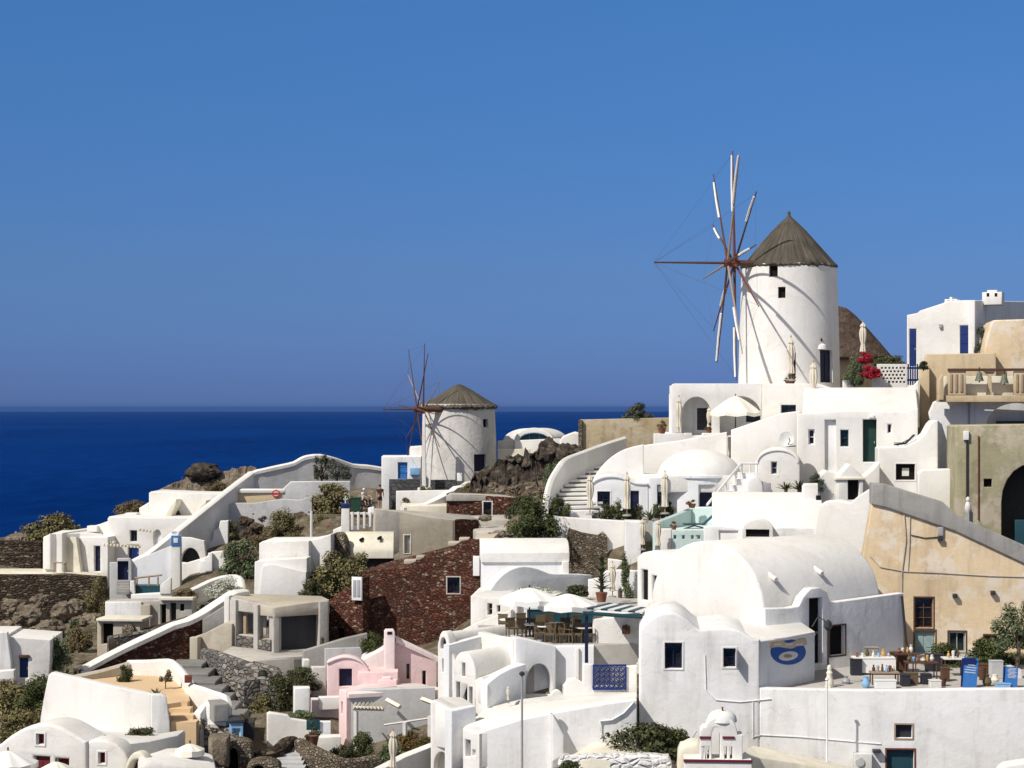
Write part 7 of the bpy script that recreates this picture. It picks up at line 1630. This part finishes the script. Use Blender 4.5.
for x in (-.62, .62):
    bm = bmesh.new(); bm_tube(bm, [mp((x + .25 * math.cos(a), 0, .28 + .25 * math.sin(a))) for a in [6.2832 * k / 18 for k in range(19)]], .065, seg=8); wheel = t.add('wheel', bm2me(bm), 'darkmetal')
    bm = bmesh.new(); bm_tube(bm, [mp((x, -.04, .28)), mp((x, .04, .28))], .17, seg=16); t.add('rim', bm2me(bm), 'metal', parent=wheel)
bm = bmesh.new(); bm_box(bm, -.35, 0, .55, .8, .3, .36, M); bm_box(bm, .1, 0, .32, .6, .3, .1, M); bm_box(bm, .48, 0, .62, .12, .36, .6, M @ Matrix.Translation((.48, 0, .62)) @ Matrix.Rotation(R(-18), 4, 'Y') @ Matrix.Translation((-.48, 0, -.62)))
bmesh.ops.bevel(bm, geom=list(bm.edges), offset=.06, segments=2, affect='EDGES'); t.add('body', bm2me(bm, weld=False), 'darkcloth')
bm = bmesh.new(); bm_box(bm, -.35, 0, .78, .75, .26, .10, M); t.add('seat', bm2me(bm), 'dark'); t.add('handlebar', tube_me([mp((.42, -.33, 1.02)), mp((.46, 0, 1.0)), mp((.42, .33, 1.02))], .025), 'metal'); t.add('headlight', lathe_me([(.03, -.05), (.09, 0), (.03, .06)], mp((.56, 0, .92)), 10), 'marble'); t.add('fork', tube_me([mp((.62, 0, .28)), mp((.45, 0, 1.0))], .035), 'metal')
person(mp((-.28, 0, 0)) , R(-35) + R(90), 'rider in white shirt and white hat sitting on the dark scooter', dict(hip=.88, knee=(.17, -.38, .70), foot=(.14, -.42), hand=(.30, -.62, 1.06), up=(0, -.12, .99)), 'whiteshirt', 'darkcloth', 'hair', 'whitepaint')
t = T('rubbish_bin', 'dark green wheeled rubbish bin by the path near the scooter', 'bin', 356, 514, 144)
p = P(356, 513, 144); bm = bmesh.new(); vs = bm_box(bm, 0, 0, .55, .75, .7, 1.1, Matrix.Translation(p))
for v_ in vs:
    if v_.co.z < p.z + .3: v_.co.x = p.x + (v_.co.x - p.x) * .8
t.add('body', bm2me(bm), 'binGreen'); bm = bmesh.new(); bm_box(bm, 0, 0, 1.14, .82, .78, .1, Matrix.Translation(p)); bmesh.ops.bevel(bm, geom=list(bm.edges), offset=.03, segments=1, affect='EDGES'); t.add('lid', bm2me(bm), 'binGreen')
for x in (-.28, .28): t.add('wheel', tube_me([p + Vector((x - .04, -.36, .1)), p + Vector((x + .04, -.36, .1))], .1, seg=10), 'dark')
t = T('shrine', 'small white pillar shrine with blue cap and cross on the path edge', 'shrine', 345, 532, 138)
t.ext('pillar', [(340.5, 545), (341.5, 508), (349, 508), (350, 545)], 0, .7, 'white', .04); t.bx('cap', 341, 503.5, 349.3, 508, -.05, .75, 'blue', .05); p = P(345.3, 503.5, 138.3)
bm = bmesh.new(); bm_box(bm, 0, 0, .25, .07, .07, .55, Matrix.Translation(p)); bm_box(bm, 0, 0, .32, .3, .07, .07, Matrix.Translation(p)); t.add('cross', bm2me(bm), 'whitepaint')
t = T('white_railing', 'white balustrade parapet beside the small pillar shrine', 'railing', 362, 530, 138)
for x in (351, 357, 363, 369): t.bx('post', x, 512, x + 2.4, 530, 0, .3, 'white', .03)
t.bx('rail', 350, 512.5, 373, 514.5, .05, .25, 'white', .02); t.ext('end_wall', [(367, 540), (368, 508), (374, 507), (376, 540)], .4, 1.2, 'whitewash', .05); t.ext('base_wall', [(332, 560), (333, 530), (340, 527), (376, 525), (376, 560)], .3, 1.4, 'white', .06)
# ------------------------------------------------------------------ the air over the sea
bm = bmesh.new(); bm_box(bm, 0, 0, -44, 130000, 130000, 138)
me = bm2me(bm); hm = bpy.data.materials.new('haze'); hm.use_nodes = True; t_ = hm.node_tree; t_.nodes.clear()
o_ = t_.nodes.new('ShaderNodeOutputMaterial'); pv = t_.nodes.new('ShaderNodeVolumePrincipled')
pv.inputs['Color'].default_value = (.07, .19, .55, 1); pv.inputs['Density'].default_value = HAZE; pv.inputs['Anisotropy'].default_value = .1
t_.links.new(pv.outputs[0], o_.inputs['Volume']); me.materials.append(hm)
ho = bpy.data.objects.new('haze', me); C.objects.link(ho); tag(ho, 'thin bluish haze over the open sea', 'haze', kind='stuff')
